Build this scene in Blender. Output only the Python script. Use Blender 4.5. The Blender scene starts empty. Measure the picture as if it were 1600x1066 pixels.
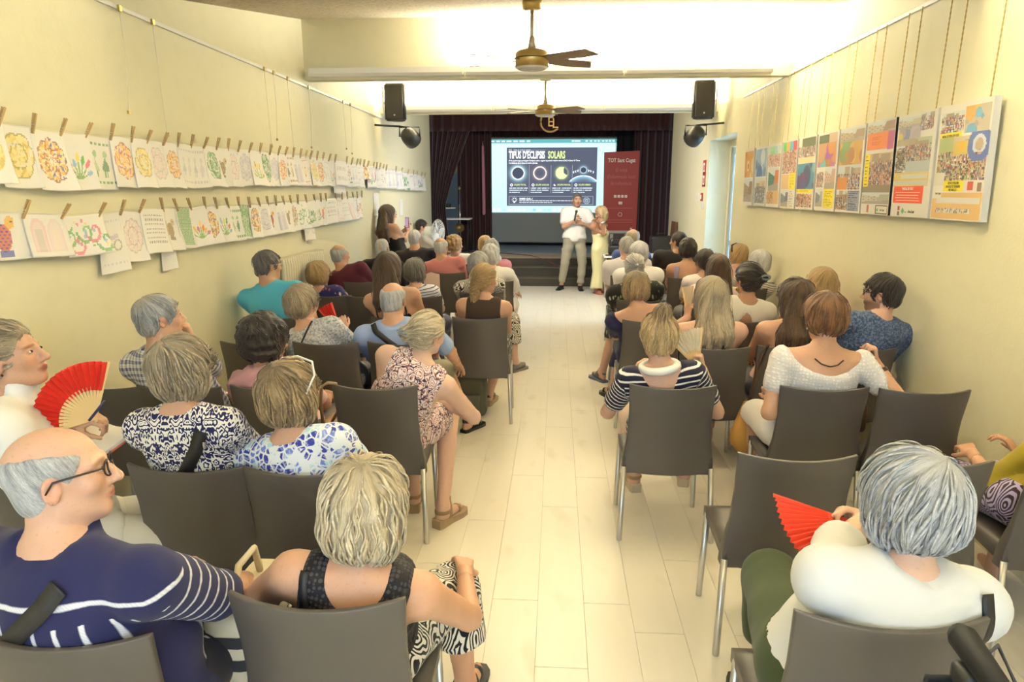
import bpy, bmesh, math, random
import numpy as np
from mathutils import Vector, Matrix
COL = bpy.context.scene.collection
random.seed(3)
def srgb(r, g, b):
    f = lambda c: c/12.92 if c <= .04045 else ((c + .055)/1.055)**2.4
    return (f(r/255), f(g/255), f(b/255), 1)
def mesh_obj(name, bm, mat, parent=None, smooth=False, loc=None):
    me = bpy.data.meshes.new(name)
    bmesh.ops.recalc_face_normals(bm, faces=bm.faces)
    bm.to_mesh(me); bm.free()
    if smooth:
        for p in me.polygons: p.use_smooth = True
    if mat is not None: me.materials.append(mat)
    o = bpy.data.objects.new(name, me); COL.objects.link(o)
    if parent is not None: o.parent = parent
    if loc is not None: o.location = loc
    return o
# ---------------------------------------------------------------- camera, light, exposure
EYE = np.array([0., 0., 1.80]); FPX = 1067.
_u = np.array([70., 234., FPX]); _u /= np.linalg.norm(_u)
_Z = np.array([0, _u[2], -_u[1]]); _Z /= np.linalg.norm(_Z)
_X = np.cross(_u, _Z); _X = _X if _X[0] > 0 else -_X
CAMM = np.stack([_X, _u, _Z], 1)                     # camera (right, up, forward) from world
def ray(x, y): return CAMM.T @ np.array([(x - 800)/FPX, -(y - 533)/FPX, 1.])
def at_y(x, y, Y): d = ray(x, y); return EYE + d*(Y/d[1])
def at_x(x, y, X): d = ray(x, y); return EYE + d*(X/d[0])
def at_z(x, y, z): d = ray(x, y); return EYE + d*((z - EYE[2])/d[2])
S = bpy.context.scene
cam = bpy.data.cameras.new('camera'); camo = bpy.data.objects.new('camera', cam); COL.objects.link(camo)
cam.sensor_fit = 'HORIZONTAL'; cam.sensor_width = 36; cam.lens = 36*FPX/1600; cam.clip_start = .05
r, u, f = CAMM.T @ np.array([1, 0, 0.]), CAMM.T @ np.array([0, 1, 0.]), CAMM.T @ np.array([0, 0, 1.])
camo.matrix_world = Matrix(((r[0], u[0], -f[0], EYE[0]), (r[1], u[1], -f[1], EYE[1]), (r[2], u[2], -f[2], EYE[2]), (0, 0, 0, 1)))
S.camera = camo
vs = S.view_settings; vs.view_transform = 'Standard'; vs.look = 'None'; vs.exposure = 0.68; vs.gamma = 1.0; vs.use_curve_mapping = False
wd = bpy.data.worlds.new('daylight'); S.world = wd; wd.use_nodes = True
bg = wd.node_tree.nodes['Background']; bg.inputs[0].default_value = (.62, .80, 1.0, 1); bg.inputs[1].default_value = 1.6
def area(name, loc, rot, sx, sy, energy, col):
    l = bpy.data.lights.new(name, 'AREA'); l.shape = 'RECTANGLE'; l.size = sx; l.size_y = sy; l.energy = energy; l.color = col
    o = bpy.data.objects.new(name, l); COL.objects.link(o); o.location = loc; o.rotation_euler = rot; return o
# daylight through the wide window behind the camera and through the glass door on the right
area('window_daylight', (-.1, -2.35, 1.95), (math.radians(84), 0, 0), 3.6, 1.7, 70, (.60, .80, 1.0))
area('door_daylight', (3.9, 9.74, 1.6), (0, math.radians(90), 0), 2.2, 1.8, 190, (.50, .74, 1.0))
BEAMS = (.85, 3.95, 7.05, 10.1)
LAMP_COL = (.99, .972, .87)
LAMP_POWER = 105
# ---------------------------------------------------------------- people
def smin(a, b, k):
    h = np.clip(.5 + .5*(b - a)/k, 0, 1)
    return b + (a - b)*h - k*h*(1 - h)
def smax(a, b, k): return -smin(-a, -b, k)
def cap(p, a, b, ra, rb):
    a = np.asarray(a, np.float32); ba = np.asarray(b, np.float32) - a
    pa = p - a
    t = np.clip(pa @ ba/max(float(ba @ ba), 1e-9), 0, 1)
    q = pa - t[:, None]*ba
    return np.sqrt(np.einsum('ij,ij->i', q, q)) - (ra + (rb - ra)*t)
def ell(p, c, r):
    r = np.asarray(r, np.float32); q = (p - np.asarray(c, np.float32))/r
    k0 = np.sqrt(np.einsum('ij,ij->i', q, q)); q = q/r
    k1 = np.sqrt(np.einsum('ij,ij->i', q, q)) + 1e-9
    return k0*(k0 - 1)/k1
def unit(v):
    v = np.asarray(v, float); return v/(np.linalg.norm(v) + 1e-12)

def surfnet(f, lo, hi, h):
    """Surface nets of the zero level of f inside a box: returns vertices and quads."""
    lo = np.asarray(lo, float); hi = np.asarray(hi, float)
    B = 4
    nb = np.maximum(1, np.ceil((hi - lo)/(h*B)).astype(int))
    n = nb*B
    cen = np.stack(np.meshgrid(*[lo[i] + (np.arange(nb[i]) + .5)*h*B for i in range(3)], indexing='ij'), -1).reshape(-1, 3).astype(np.float32)
    dc = f(cen)
    act = np.abs(dc) < h*B*1.55
    V = np.where(dc > 0, 1., -1.).reshape(nb)
    G = np.repeat(np.repeat(np.repeat(V, B, 0), B, 1), B, 2).astype(np.float32)
    m = np.repeat(np.repeat(np.repeat(act.reshape(nb), B, 0), B, 1), B, 2)
    ix = np.argwhere(m)
    G[m] = f((lo + ix*h).astype(np.float32))
    for ax in range(3):                                   # outside shell is empty
        s = [slice(None)]*3
        s[ax] = 0; G[tuple(s)] = np.maximum(G[tuple(s)], h*.5)
        s[ax] = -1; G[tuple(s)] = np.maximum(G[tuple(s)], h*.5)
    S = G < 0
    c = [slice(0, -1), slice(1, None)]
    cnt = np.zeros(np.array(G.shape) - 1, np.int32)
    for i in (0, 1):
        for j in (0, 1):
            for k in (0, 1): cnt += S[c[i], c[j], c[k]]
    cells = np.argwhere((cnt > 0) & (cnt < 8))
    if len(cells) == 0: return np.zeros((0, 3)), np.zeros((0, 4), int)
    acc = np.zeros((len(cells), 3)); num = np.zeros(len(cells))
    corners = [(i, j, k) for i in (0, 1) for j in (0, 1) for k in (0, 1)]
    val = {q: G[cells[:, 0] + q[0], cells[:, 1] + q[1], cells[:, 2] + q[2]] for q in corners}
    for a in corners:
        for ax in range(3):
            if a[ax] == 0:
                b = list(a); b[ax] = 1; b = tuple(b)
                va, vb = val[a], val[b]
                cr = (va < 0) != (vb < 0)
                t = np.where(cr, va/(va - vb + 1e-12), 0)
                pt = np.tile(np.array(a, float), (len(cells), 1)); pt[:, ax] += t
                acc += np.where(cr[:, None], pt, 0); num += cr
    verts = lo + (cells + acc/num[:, None])*h
    idx = -np.ones(cnt.shape, np.int64); idx[tuple(cells.T)] = np.arange(len(cells))
    quads = []
    for ax in range(3):
        o1, o2 = (ax + 1) % 3, (ax + 2) % 3
        s0 = [slice(0, -1)]*3; s1 = [slice(0, -1)]*3
        s0[ax] = slice(0, -1); s1[ax] = slice(1, None)
        s0[o1] = s0[o2] = s1[o1] = s1[o2] = slice(1, -1)
        A, Bq = S[tuple(s0)], S[tuple(s1)]
        e = np.argwhere(A != Bq)
        if len(e) == 0: continue
        flip = A[tuple(e.T)]
        base = e.copy(); base[:, o1] += 1; base[:, o2] += 1
        def at_(d1, d2):
            q = base.copy(); q[:, o1] -= d1; q[:, o2] -= d2
            return idx[tuple(q.T)]
        q = np.stack([at_(1, 1), at_(0, 1), at_(0, 0), at_(1, 0)], 1)
        q[~flip] = q[~flip][:, ::-1]
        quads.append(q)
    quads = np.concatenate(quads)
    quads = quads[(quads >= 0).all(1)]
    return verts, quads

def vnormals(v, q):
    n = np.cross(v[q[:, 2]] - v[q[:, 0]], v[q[:, 3]] - v[q[:, 1]])
    out = np.zeros_like(v)
    for i in range(4): np.add.at(out, q[:, i], n)
    return out/(np.linalg.norm(out, axis=1, keepdims=True) + 1e-12)

def relax(v, q, it=1, lam=.5):
    for _ in range(it):
        s = np.zeros_like(v); c = np.zeros(len(v))
        for i in range(4):
            for j in ((i + 1) % 4, (i + 3) % 4):
                np.add.at(s, q[:, i], v[q[:, j]]); np.add.at(c, q[:, i], 1)
        v = v + lam*(s/np.maximum(c, 1)[:, None] - v)
    return v

_rng = np.random.RandomState(5)
_wd = _rng.normal(size=(24, 3)); _wd /= np.linalg.norm(_wd, axis=1, keepdims=True)
_wp = _rng.uniform(0, 6.28, 24)
def wave(p, freq, seed=0, n=8):
    """Cheap smooth noise: a sum of sine waves, about -1..1."""
    out = np.zeros(len(p))
    for i in range(n):
        k = (i + seed*3) % 24
        out += np.sin((p @ _wd[k])*freq*(.7 + .6*((i*37 + seed*11) % 10)/10) + _wp[k]*(1 + seed))
    return out/n*1.8

def np_mesh(name, v, faces, mat, parent=None, attrs=None, smooth=True):
    """A mesh object from numpy vertices and quads (or a list of index arrays)."""
    me = bpy.data.meshes.new(name)
    faces = np.asarray(faces, np.int32)
    me.vertices.add(len(v)); me.vertices.foreach_set('co', np.asarray(v, np.float32).ravel())
    k = faces.shape[1]
    me.loops.add(faces.size); me.loops.foreach_set('vertex_index', faces.ravel())
    me.polygons.add(len(faces))
    me.polygons.foreach_set('loop_start', np.arange(0, faces.size, k, dtype=np.int32))
    if smooth: me.polygons.foreach_set('use_smooth', np.ones(len(faces), bool))
    for an, arr in (attrs or {}).items():
        arr = np.asarray(arr, np.float32)
        if arr.ndim == 1:
            a = me.attributes.new(an, 'FLOAT', 'POINT'); a.data.foreach_set('value', arr)
        elif arr.shape[1] == 4:
            a = me.attributes.new(an, 'FLOAT_COLOR', 'POINT'); a.data.foreach_set('color', arr.ravel())
        else:
            a = me.attributes.new(an, 'FLOAT_VECTOR', 'POINT'); a.data.foreach_set('vector', arr.ravel())
    me.update(calc_edges=True)
    for m in (mat if isinstance(mat, (list, tuple)) else [mat]): me.materials.append(m)
    o = bpy.data.objects.new(name, me); COL.objects.link(o)
    if parent is not None: o.parent = parent
    return o

def submesh(v, q, keep):
    q = q[keep[q].any(1)]
    used = np.unique(q); mp = -np.ones(len(v), int); mp[used] = np.arange(len(used))
    return used, mp[q]

def rot_head(yaw, pitch, roll):
    """Head axes as columns (right, forward, up); yaw turns to the right, pitch lifts the chin, roll tips to the right."""
    y, p, r = map(math.radians, (yaw, pitch, roll))
    Ry = np.array([[math.cos(y), math.sin(y), 0], [-math.sin(y), math.cos(y), 0], [0, 0, 1]])
    Rp = np.array([[1, 0, 0], [0, math.cos(p), -math.sin(p)], [0, math.sin(p), math.cos(p)]])
    Rr = np.array([[math.cos(r), 0, math.sin(r)], [0, 1, 0], [-math.sin(r), 0, math.cos(r)]])
    return Ry @ Rp @ Rr

class Fig:
    """One human figure: joints in the figure's own frame (x right, y forward, z up, floor at 0)."""
    def __init__(s, sex='f', w=1., fat=1., hip=(0, 0, .56), head=(0, .06, 1.2), yaw=0, pitch=0, roll=0, hs=1.06,
                 stand=False, knees=None, feet=None, wrists=None, poles=None, hands=None, curl=(35, 35), twist=0, sh=None, limb=1., toes=None, palm=None, neckf=1., stance=1.):
        s.sex = sex; s.w = w; s.fat = fat; s.hs = hs; s.limb = limb
        s.hip = np.array(hip, float); s.C = np.array(head, float); s.R = rot_head(yaw, pitch, roll)
        # the neck root lies under the head, a little towards the hips
        nb = s.C + np.array([0, 0, -.148*hs*neckf]) + np.array([0, -.045, 0])
        nb[0] += (s.hip[0] - s.C[0])*.12
        s.nb = nb
        up = unit(nb - s.hip); s.L = np.linalg.norm(nb - s.hip)
        tw = math.radians(twist)
        rt = np.array([math.cos(tw), -math.sin(tw), 0]); rt = unit(rt - up*(rt @ up))
        fw = np.cross(up, rt)
        s.T = np.stack([rt, fw, up], 1)          # torso axes as columns
        k = s.L/.47
        s.k = k
        s.sh = (sh or (.185 if sex == 'm' else .16))*w
        s.S = [s.tw([sg*s.sh, -.012, .405*k]) for sg in (-1, 1)]
        ua, fa = .285*limb*(1.06 if sex == 'm' else .97), .25*limb*(1.06 if sex == 'm' else .97)
        s.wr, s.el, s.hd = [], [], []
        for i, sg in enumerate((-1, 1)):
            t = None if wrists is None else wrists[i]
            if t is None: t = s.hip + np.array([sg*.10, .34, .10])
            t = np.array(t, float)
            S = s.S[i]; d = t - S; L = np.linalg.norm(d)
            if L > (ua + fa)*.985: t = S + d/L*(ua + fa)*.985; d = t - S; L = np.linalg.norm(d)
            if L < .12: L = .12
            a = (ua*ua - fa*fa + L*L)/(2*L); hgt = math.sqrt(max(ua*ua - a*a, 1e-6))
            pl = np.array([sg*.55, -.55, -.65]) if poles is None or poles[i] is None else np.array(poles[i], float)
            u = d/np.linalg.norm(d); pl = unit(pl - u*(pl @ u))
            e = S + u*a + pl*hgt
            s.el.append(e); s.wr.append(t)
            hv = None if hands is None else hands[i]
            s.hd.append(unit(t - e) if hv is None else unit(hv))
        s.palm = [None if palm is None else palm[i] for i in (0, 1)]
        s.curl = curl
        s.hj = [s.hip + s.T @ np.array([sg*.088*w, .01, -.01]) for sg in (-1, 1)]
        s.kn, s.an, s.toe = [], [], []
        for i, sg in enumerate((-1, 1)):
            if stand:
                kn = s.hip + np.array([sg*.10*stance, .02, -.42*s.hip[2]/.93]); an = np.array([s.hip[0] + sg*.11*stance, s.hip[1] - .02, .085])
            else:
                kn = np.array([s.hip[0] + sg*.13, s.hip[1] + .42*limb, .505]); an = np.array([s.hip[0] + sg*.12, s.hip[1] + .40*limb, .09])
            if knees is not None and knees[i] is not None: kn = np.array(knees[i], float)
            if feet is not None and feet[i] is not None: an = np.array(feet[i], float)
            s.kn.append(kn); s.an.append(an)
            tv = np.array([sg*.18, 1, 0]) if toes is None or toes[i] is None else np.array(toes[i], float)
            s.toe.append(unit(tv))
    def tw(s, q): return s.hip + s.T @ np.array(q, float)          # torso frame -> figure frame
    def tl(s, p): return (np.asarray(p) - s.hip) @ s.T             # figure frame -> torso frame
    # ---- distance fields
    def neck_d(s, p):
        m = s.sex == 'm'
        return cap(p, s.nb + s.T @ np.array([0, -.005, -.05]), s.C + s.R @ np.array([0, -.022, -.055])*s.hs, (.066 if m else .056)*(.5 + .5*s.w), .060 if m else .051)
    def torso_d(s, p):
        q = s.tl(p).astype(np.float32); w, k, m = s.w, s.k, s.sex == 'm'; f = s.fat
        d = ell(q, (0, -.012, .02), (.172*w, .125*w, .13))
        d = smin(d, ell(q, (0, .018, .14*k), ((.15 if m else .138)*w*(.4 + .6*f), .112*w*f, .15*k)), .06)
        d = smin(d, ell(q, (0, .0, .275*k), ((.160 if m else .145)*w, .112*w, .175*k)), .05)
        d = smin(d, ell(q, (0, -.03, .345*k), ((.155 if m else .135)*w, .082*w, .12*k)), .05)
        q2 = q.copy(); q2[:, 0] = np.abs(q2[:, 0])
        if not m: d = smin(d, ell(q2, (.07, .088*w, .265*k), (.066*w, .055*w, .062*w)), .03)
        d = smin(d, cap(q2, (.0, -.015, .40*k), (s.sh*.9, -.014, .408*k), .07, .055), .045)
        d = smin(d, cap(q2, (.0, -.015, .475*k), (.12*w, -.018, .425*k), .046, .04), .04)
        d = smin(d, s.neck_d(p), .03)
        return d
    def arm_d(s, p, i):
        m = (1.0 if s.sex == 'm' else .9)*(.45 + .55*s.w)
        d = cap(p, s.S[i], s.el[i], .056*m, .041*m)
        return smin(d, cap(p, s.el[i], s.wr[i], .042*m, .027*m), .015)
    def leg_d(s, p, i):
        m = .45 + .55*s.w
        d = cap(p, s.hj[i], s.kn[i], .088*m, .058*m)
        d = smin(d, cap(p, s.kn[i], s.an[i], .056*m, .036), .025)
        mid = s.kn[i]*.68 + s.an[i]*.32 - s.toe[i]*.018
        d = smin(d, cap(p, mid, mid*.7 + s.an[i]*.3, .046*m, .036*m), .03)
        return d
    def foot_d(s, p, i):
        a, t = s.an[i], s.toe[i]
        h = np.array([a[0], a[1], a[2] - .055])
        d = cap(p, a, h - t*.025, .038, .032)
        d = smin(d, cap(p, h + t*.02 + np.array([0, 0, .02]), h + t*.15, .038, .022), .03)
        return d
    def parts_d(s, p):
        T = s.torso_d(p); A = [s.arm_d(p, i) for i in (0, 1)]
        Lg = [smin(s.leg_d(p, i), s.foot_d(p, i), .02) for i in (0, 1)]
        return T, A, Lg
    def body_d(s, p, full=False):
        T, A, Lg = s.parts_d(p)
        d = T
        for i in (0, 1):
            r = np.linalg.norm(p - s.S[i], axis=1); d = smin(d, A[i], .004 + .05*np.exp(-(r/.10)**2))
            r = np.linalg.norm(p - s.hj[i], axis=1); d = smin(d, Lg[i], .004 + .05*np.exp(-(r/.13)**2))
        return (d, T, A, Lg) if full else d
    def head_d(s, p):
        q = ((p - s.C) @ s.R/s.hs).astype(np.float32)
        x = q.copy(); x[:, 0] = np.abs(x[:, 0])
        m = s.sex == 'm'
        d = ell(q, (0, -.014, .03), (.074, .096, .084))
        d = smin(d, ell(q, (0, .024, -.03), (.060, .066, .082)), .03)
        d = smin(d, cap(x, (.05, -.005, -.06), (.012, .062, -.094), .016, .02 if m else .017), .03)       # jaw and chin
        d = smin(d, cap(x, (.012, .082, .022), (.045, .068, .02), .012, .010), .014)                       # brow
        d = smin(d, ell(x, (.042, .058, -.022), (.02, .02, .02)), .02)                                    # cheek
        d = smax(d, -ell(x, (.031, .096, .004), (.019, .017, .012)), .012)                                 # eye socket
        d = smin(d, ell(x, (.030, .074, .003), (.0135, .0135, .012)), .003)                                # eye under its lid
        d = smin(d, cap(q, (0, .088, .012), (0, .109, -.030), .007, .0125), .010)                          # nose
        d = smin(d, ell(x, (.011, .095, -.034), (.009, .011, .008)), .008)
        d = smin(d, ell(q, (0, .086, -.056), (.024, .010, .006)), .006)                                    # lips
        d = smin(d, ell(q, (0, .084, -.066), (.021, .011, .006)), .005)
        e = x.copy(); e[:, 0] -= .078; e[:, 1] += .008; e[:, 2] += .010
        e2 = e.copy(); e2[:, 0] = e[:, 0] - .45*(-e[:, 1] - .0)*.5
        ear = ell(e2, (0, 0, 0), (.007, .019, .032))
        ear = smax(ear, -ell(e2, (.007, .003, .003), (.006, .011, .020)), .005)
        d = smin(d, ear, .006)
        d = d*s.hs
        d = smin(d, s.neck_d(p), .022)
        return d
    def hand_chains(s, i):
        """Palm and finger segments of hand i: (a, b, ra, rb)."""
        sg = -1 if i == 0 else 1
        f = s.hd[i]; W = s.wr[i]
        n = s.palm[i]                                              # direction the palm faces
        if n is None: n = np.array([-sg*.35, .0, -1.])
        n = np.array(n, float); n = unit(n - f*(n @ f))
        side = np.cross(f, n)*sg                                   # towards the thumb
        # thumb side: for a right hand with palm down and fingers forward the thumb points left
        side = np.cross(n, f)*sg
        k = (1.04 if s.sex == 'm' else .94)*s.hs/1.03
        out = []
        cu = math.radians(s.curl[i])
        lens = [(.040, .024, .020), (.044, .028, .021), (.041, .026, .021), (.033, .020, .018)]
        for j, (l1, l2, l3) in enumerate(lens):
            off = (.030 - .0195*j)*k
            kn = W + f*(.088 - .004*abs(j - 1.2))*k + side*off
            out.append((W + side*off*.55 + f*.012*k, kn, .0145*k, .0105*k))
            a = kn; ang = cu*(.75 + .08*j)
            spread = side*(.06*(1.5 - j))
            for l, r0, r1, da in ((l1, .0098, .0088, ang), (l2, .0088, .008, ang*1.15), (l3, .008, .0066, ang*.7)):
                if l == l1: th = ang
                else: th = th + da
                dv = unit(f*math.cos(th) + n*math.sin(th) + spread)
                b = a + dv*l*k; out.append((a, b, r0*k, r1*k)); a = b
        a = W + f*.022*k + side*.022*k + n*.006
        d1 = unit(f*.62 + side*.72 + n*.35*(.4 + cu)); b = a + d1*.042*k
        out.append((a, b, .0145*k, .0115*k))
        d2 = unit(f*.85 + side*.28 + n*.45*(.3 + cu)); c = b + d2*.032*k
        out.append((b, c, .0112*k, .0095*k)); d3 = unit(f*.9 + side*.05 + n*.5*(.3 + cu))
        out.append((c, c + d3*.026*k, .0095*k, .0075*k))
        return out
    def hand_d(s, p, i):
        if not hasattr(s, '_hc'): s._hc = {}
        if i not in s._hc: s._hc[i] = s.hand_chains(i)
        ch = s._hc[i]
        palm = None; d = None
        for j in range(4):
            q = ch[j*4]; dd = cap(p, *q)
            palm = dd if palm is None else smin(palm, dd, .010)
        d = palm
        for j in range(4):
            fg = None
            for q in ch[j*4 + 1: j*4 + 4]:
                dd = cap(p, *q); fg = dd if fg is None else smin(fg, dd, .003)
            d = smin(d, fg, .004)
        th = None
        for q in ch[16:]:
            dd = cap(p, *q); th = dd if th is None else smin(th, dd, .005)
        d = smin(d, th, .008)
        m = (1.0 if s.sex == 'm' else .9)*(.45 + .55*s.w)
        fa = cap(p, s.wr[i]*.6 + s.el[i]*.4, s.wr[i], .034*m, .027*m)
        return smin(d, fa, .012)
    # ---- meshes
    def build_body(s, parent, skin, h=.018, hh=.008, hf=.006, lip=(.55, .22, .18), brow=None, beard=None, face_tone=None):
        pts = [s.hip, s.nb, s.C] + s.S + s.el + s.wr + s.kn + s.an + [a + t*.2 for a, t in zip(s.an, s.toe)]
        lo = np.min(pts, 0) - .17; hi = np.max(pts, 0) + .17; lo[2] = max(lo[2], -.03)
        zc = s.C + s.R @ np.array([0, -.02, -.06])*s.hs
        v, q = surfnet(lambda p: s.body_d(p), lo, hi, h)
        n = vnormals(v, q)
        d, T, A, Lg = s.body_d(v.astype(np.float32), True)
        s.v, s.q, s.n = v, q, n
        s.tag = np.argmin(np.stack([T, A[0], A[1], Lg[0], Lg[1]]), 0)
        # arc length along each arm and leg
        def arc(v, a, b, c):
            t1 = np.clip(((v - a) @ (b - a))/((b - a) @ (b - a)), -.5, 1); t2 = np.clip(((v - b) @ (c - b))/((c - b) @ (c - b)), 0, 1.2)
            d1 = np.linalg.norm(v - (a + t1[:, None]*(b - a)), axis=1); d2 = np.linalg.norm(v - (b + t2[:, None]*(c - b)), axis=1)
            l1, l2 = np.linalg.norm(b - a), np.linalg.norm(c - b)
            wq = np.clip((d1 - d2)/.03*.5 + .5, 0, 1)
            return (1 - wq)*t1*l1 + wq*(l1 + t2*l2)
        s.sa = [arc(v, s.S[i], s.el[i], s.wr[i]) for i in (0, 1)]
        s.sl = [arc(v, s.hj[i], s.kn[i], s.an[i]) for i in (0, 1)]
        s.ql = s.tl(v)
        Vs, Qs = [v], [q]; off = len(v)
        hm = (s.C - .17*s.hs, s.C + .17*s.hs)
        vh, qh = surfnet(lambda p: smax(s.head_d(p), ((s.C - np.array([0, 0, .15*s.hs]))[2] - p[:, 2]) , .004), hm[0], hm[1], hh)
        s.vh, s.qh = vh, qh; s.nh = vnormals(vh, qh)
        Vs.append(vh); Qs.append(qh + off); off += len(vh)
        for i in (0, 1):
            c = s.wr[i] + s.hd[i]*.09
            vv, qq = surfnet(lambda p: s.hand_d(p, i), c - .145, c + .145, hf)
            Vs.append(vv); Qs.append(qq + off); off += len(vv)
        V = np.concatenate(Vs); Q = np.concatenate(Qs)
        col = np.ones((len(V), 4), np.float32)
        a = len(v); b = a + len(vh)
        q = (vh - s.C) @ s.R/s.hs
        c = np.ones((len(vh), 3))
        def paint(mask, rgb):
            c[:] = c*(1 - mask[:, None]) + np.array(rgb)*mask[:, None]
        ax = np.abs(q[:, 0])
        lipm = np.clip(1.6 - (((q[:, 0]/.025)**2 + ((q[:, 2] + .061)/.0115)**2))*1.2, 0, 1)*(q[:, 1] > .06)
        paint(lipm*.8, lip)
        chk = np.clip(1 - ((ax - .045)/.03)**2 - ((q[:, 2] + .02)/.03)**2, 0, 1)*(q[:, 1] > .02)
        paint(chk*.35, (1.0, .78, .72))
        er = np.clip((ax - .072)/.008, 0, 1)*(np.abs(q[:, 2] + .01) < .045)*(np.abs(q[:, 1] + .01) < .035)
        paint(er*.45, (1.0, .70, .62))
        if brow is not None:
            bm = np.clip(1.5 - (((ax - .031)/.022)**2 + ((q[:, 2] - .0235 + ax*.06)/.006)**2), 0, 1)*(q[:, 1] > .05)
            paint(bm*.8, brow)
        em = np.clip(1.4 - (((ax - .030)/.014)**2 + ((q[:, 2] - .003)/.0075)**2), 0, 1)*(q[:, 1] > .06)
        paint(em*.55, (.45, .32, .28))
        if beard is not None:
            bm = np.clip((-q[:, 2] - .035)/.02, 0, 1)*(q[:, 1] > -.01)*(1 - lipm)
            paint(bm*.75, beard)
        col[a:b, :3] = c
        return np_mesh('body', V, Q, skin, parent, {'tone': col})
    def noisep(s): return s.v
    def garment(s, name, parent, mat, cover, thick=.010, loose=0., fold=.004, ffreq=22, seed=0, fall=1.0, extra=None):
        """A garment: the body's own surface pushed out where cover > 0 and sunk where it is not, so its hems are clean curves."""
        c = np.clip(cover, -.03, .06)
        keep = c > -.025
        if not keep.any(): return None
        used, q = submesh(s.v, s.q, keep)
        cu = c[used]
        o = np.where(cu > 0, np.minimum(cu*fall, 1)*0 + thick*np.clip(cu/.008, 0, 1) + .0, cu*.8)
        if loose: o = o + loose*np.clip(cu/.03, 0, 1)
        v = s.v[used]
        fo = wave(v*np.array([1, 1, 1.6]), ffreq, seed) + .5*wave(v, ffreq*2.1, seed + 3)
        o = o + fold*fo*np.clip(cu/.03, 0, 1)
        if extra is not None: o = o + extra[used]*np.clip(cu/.03, 0, 1)
        n = s.n[used]
        vv = v + n*o[:, None]
        ql = s.ql[used]
        sa = np.where(s.tag[used] == 1, s.sa[0][used], np.where(s.tag[used] == 2, s.sa[1][used], -.05))
        sl = np.where(s.tag[used] == 3, s.sl[0][used], np.where(s.tag[used] == 4, s.sl[1][used], -.05))
        vv = relax(vv, q, 1, .35)
        # rim faces far below the skin are dropped
        return np_mesh(name, vv, q, mat, parent, {'rc': ql, 'sa': sa, 'sl': sl})
    def cover_top(s, neck='crew', sleeve=.16, hem=-.12, na=None, arm_w=.03):
        q = s.ql; k = s.k; x = np.abs(q[:, 0]); y = q[:, 1]; z = q[:, 2]
        zc = .425*k
        if neck == 'crew': nk = np.maximum(np.sqrt(x**2 + (y + .008)**2) - .068*(.6 + .4*s.w), (.475*k + .010 - z)*.8)
        elif neck == 'high': nk = .475*k + .022 - z + .18*x
        elif neck == 'tank': nk = np.sqrt(x**2 + ((z - .52*k)*1.1)**2) - .074*s.w
        elif neck == 'collar': nk = (.475*k + .006 - z) + .25*x
        elif neck == 'wide': nk = np.where(y > -.2, np.sqrt((x*.72)**2 + ((z - .485*k)*1.25)**2) - .108*s.w, 1)
        elif neck == 'vback': nk = np.minimum(np.where(y < .03, .33*k + 1.5*np.maximum(x - .02, 0) - z + .0*x, .41*k - z + .35*x), .10)
        elif neck == 'scoop': nk = np.where(y < .02, .375*k + 1.9*np.maximum(x - .075, 0)*1.0 - z, .37*k + 1.9*np.maximum(x - .075, 0) - z)
        elif neck == 'low': nk = (.30*k - z) + .0*x
        elif neck == 'keyhole':
            nk = np.maximum(np.sqrt(x**2 + (y + .012)**2) - .078, (.475*k - .014 - z)*.8)
            hole = np.where((y < 0), np.maximum(np.abs(x)*1.0 - np.clip((.425*k - z)*.62, 0, .058), (.20*k - z) ), 1)
            nk = np.minimum(nk, np.where(y < 0, hole, 1))
        else: nk = np.full(len(z), .1)
        nk = np.minimum(nk, .475*k + .05 + (.02 if neck == 'collar' else 0) - z)
        c = np.minimum(nk, z - hem)
        tag = s.tag
        for i in (0, 1):
            a = s.sa[i]
            if sleeve > 0: c = np.where(tag == i + 1, np.minimum(sleeve - a, np.where(a < .05, nk + .0, 1)), c)
            else:
                edge = (s.sh - arm_w) - x
                c = np.where(tag == i + 1, np.minimum(edge, np.where(a > .10, -.03, 1)), c)
        if sleeve <= 0:
            edge = (s.sh - arm_w) - x
            up = z > .26*k
            c = np.where((tag == 0) & up, np.minimum(c, edge + .02*np.clip((.34*k - z)/.1, 0, 1)), c)
        c = np.where((tag >= 3) & (z < hem + .05), -.03, c)
        for i in (0, 1): c = np.where(tag == i + 3, np.minimum(c, .13 - s.sl[i]), c)
        return c
    def cover_legs(s, length=.8, top=.06):
        c = np.full(len(s.v), -.03)
        z = s.ql[:, 2]
        c = np.where(s.tag == 0, top - z, c)
        for i in (0, 1): c = np.where(s.tag == i + 3, length - s.sl[i], c)
        return c
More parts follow.
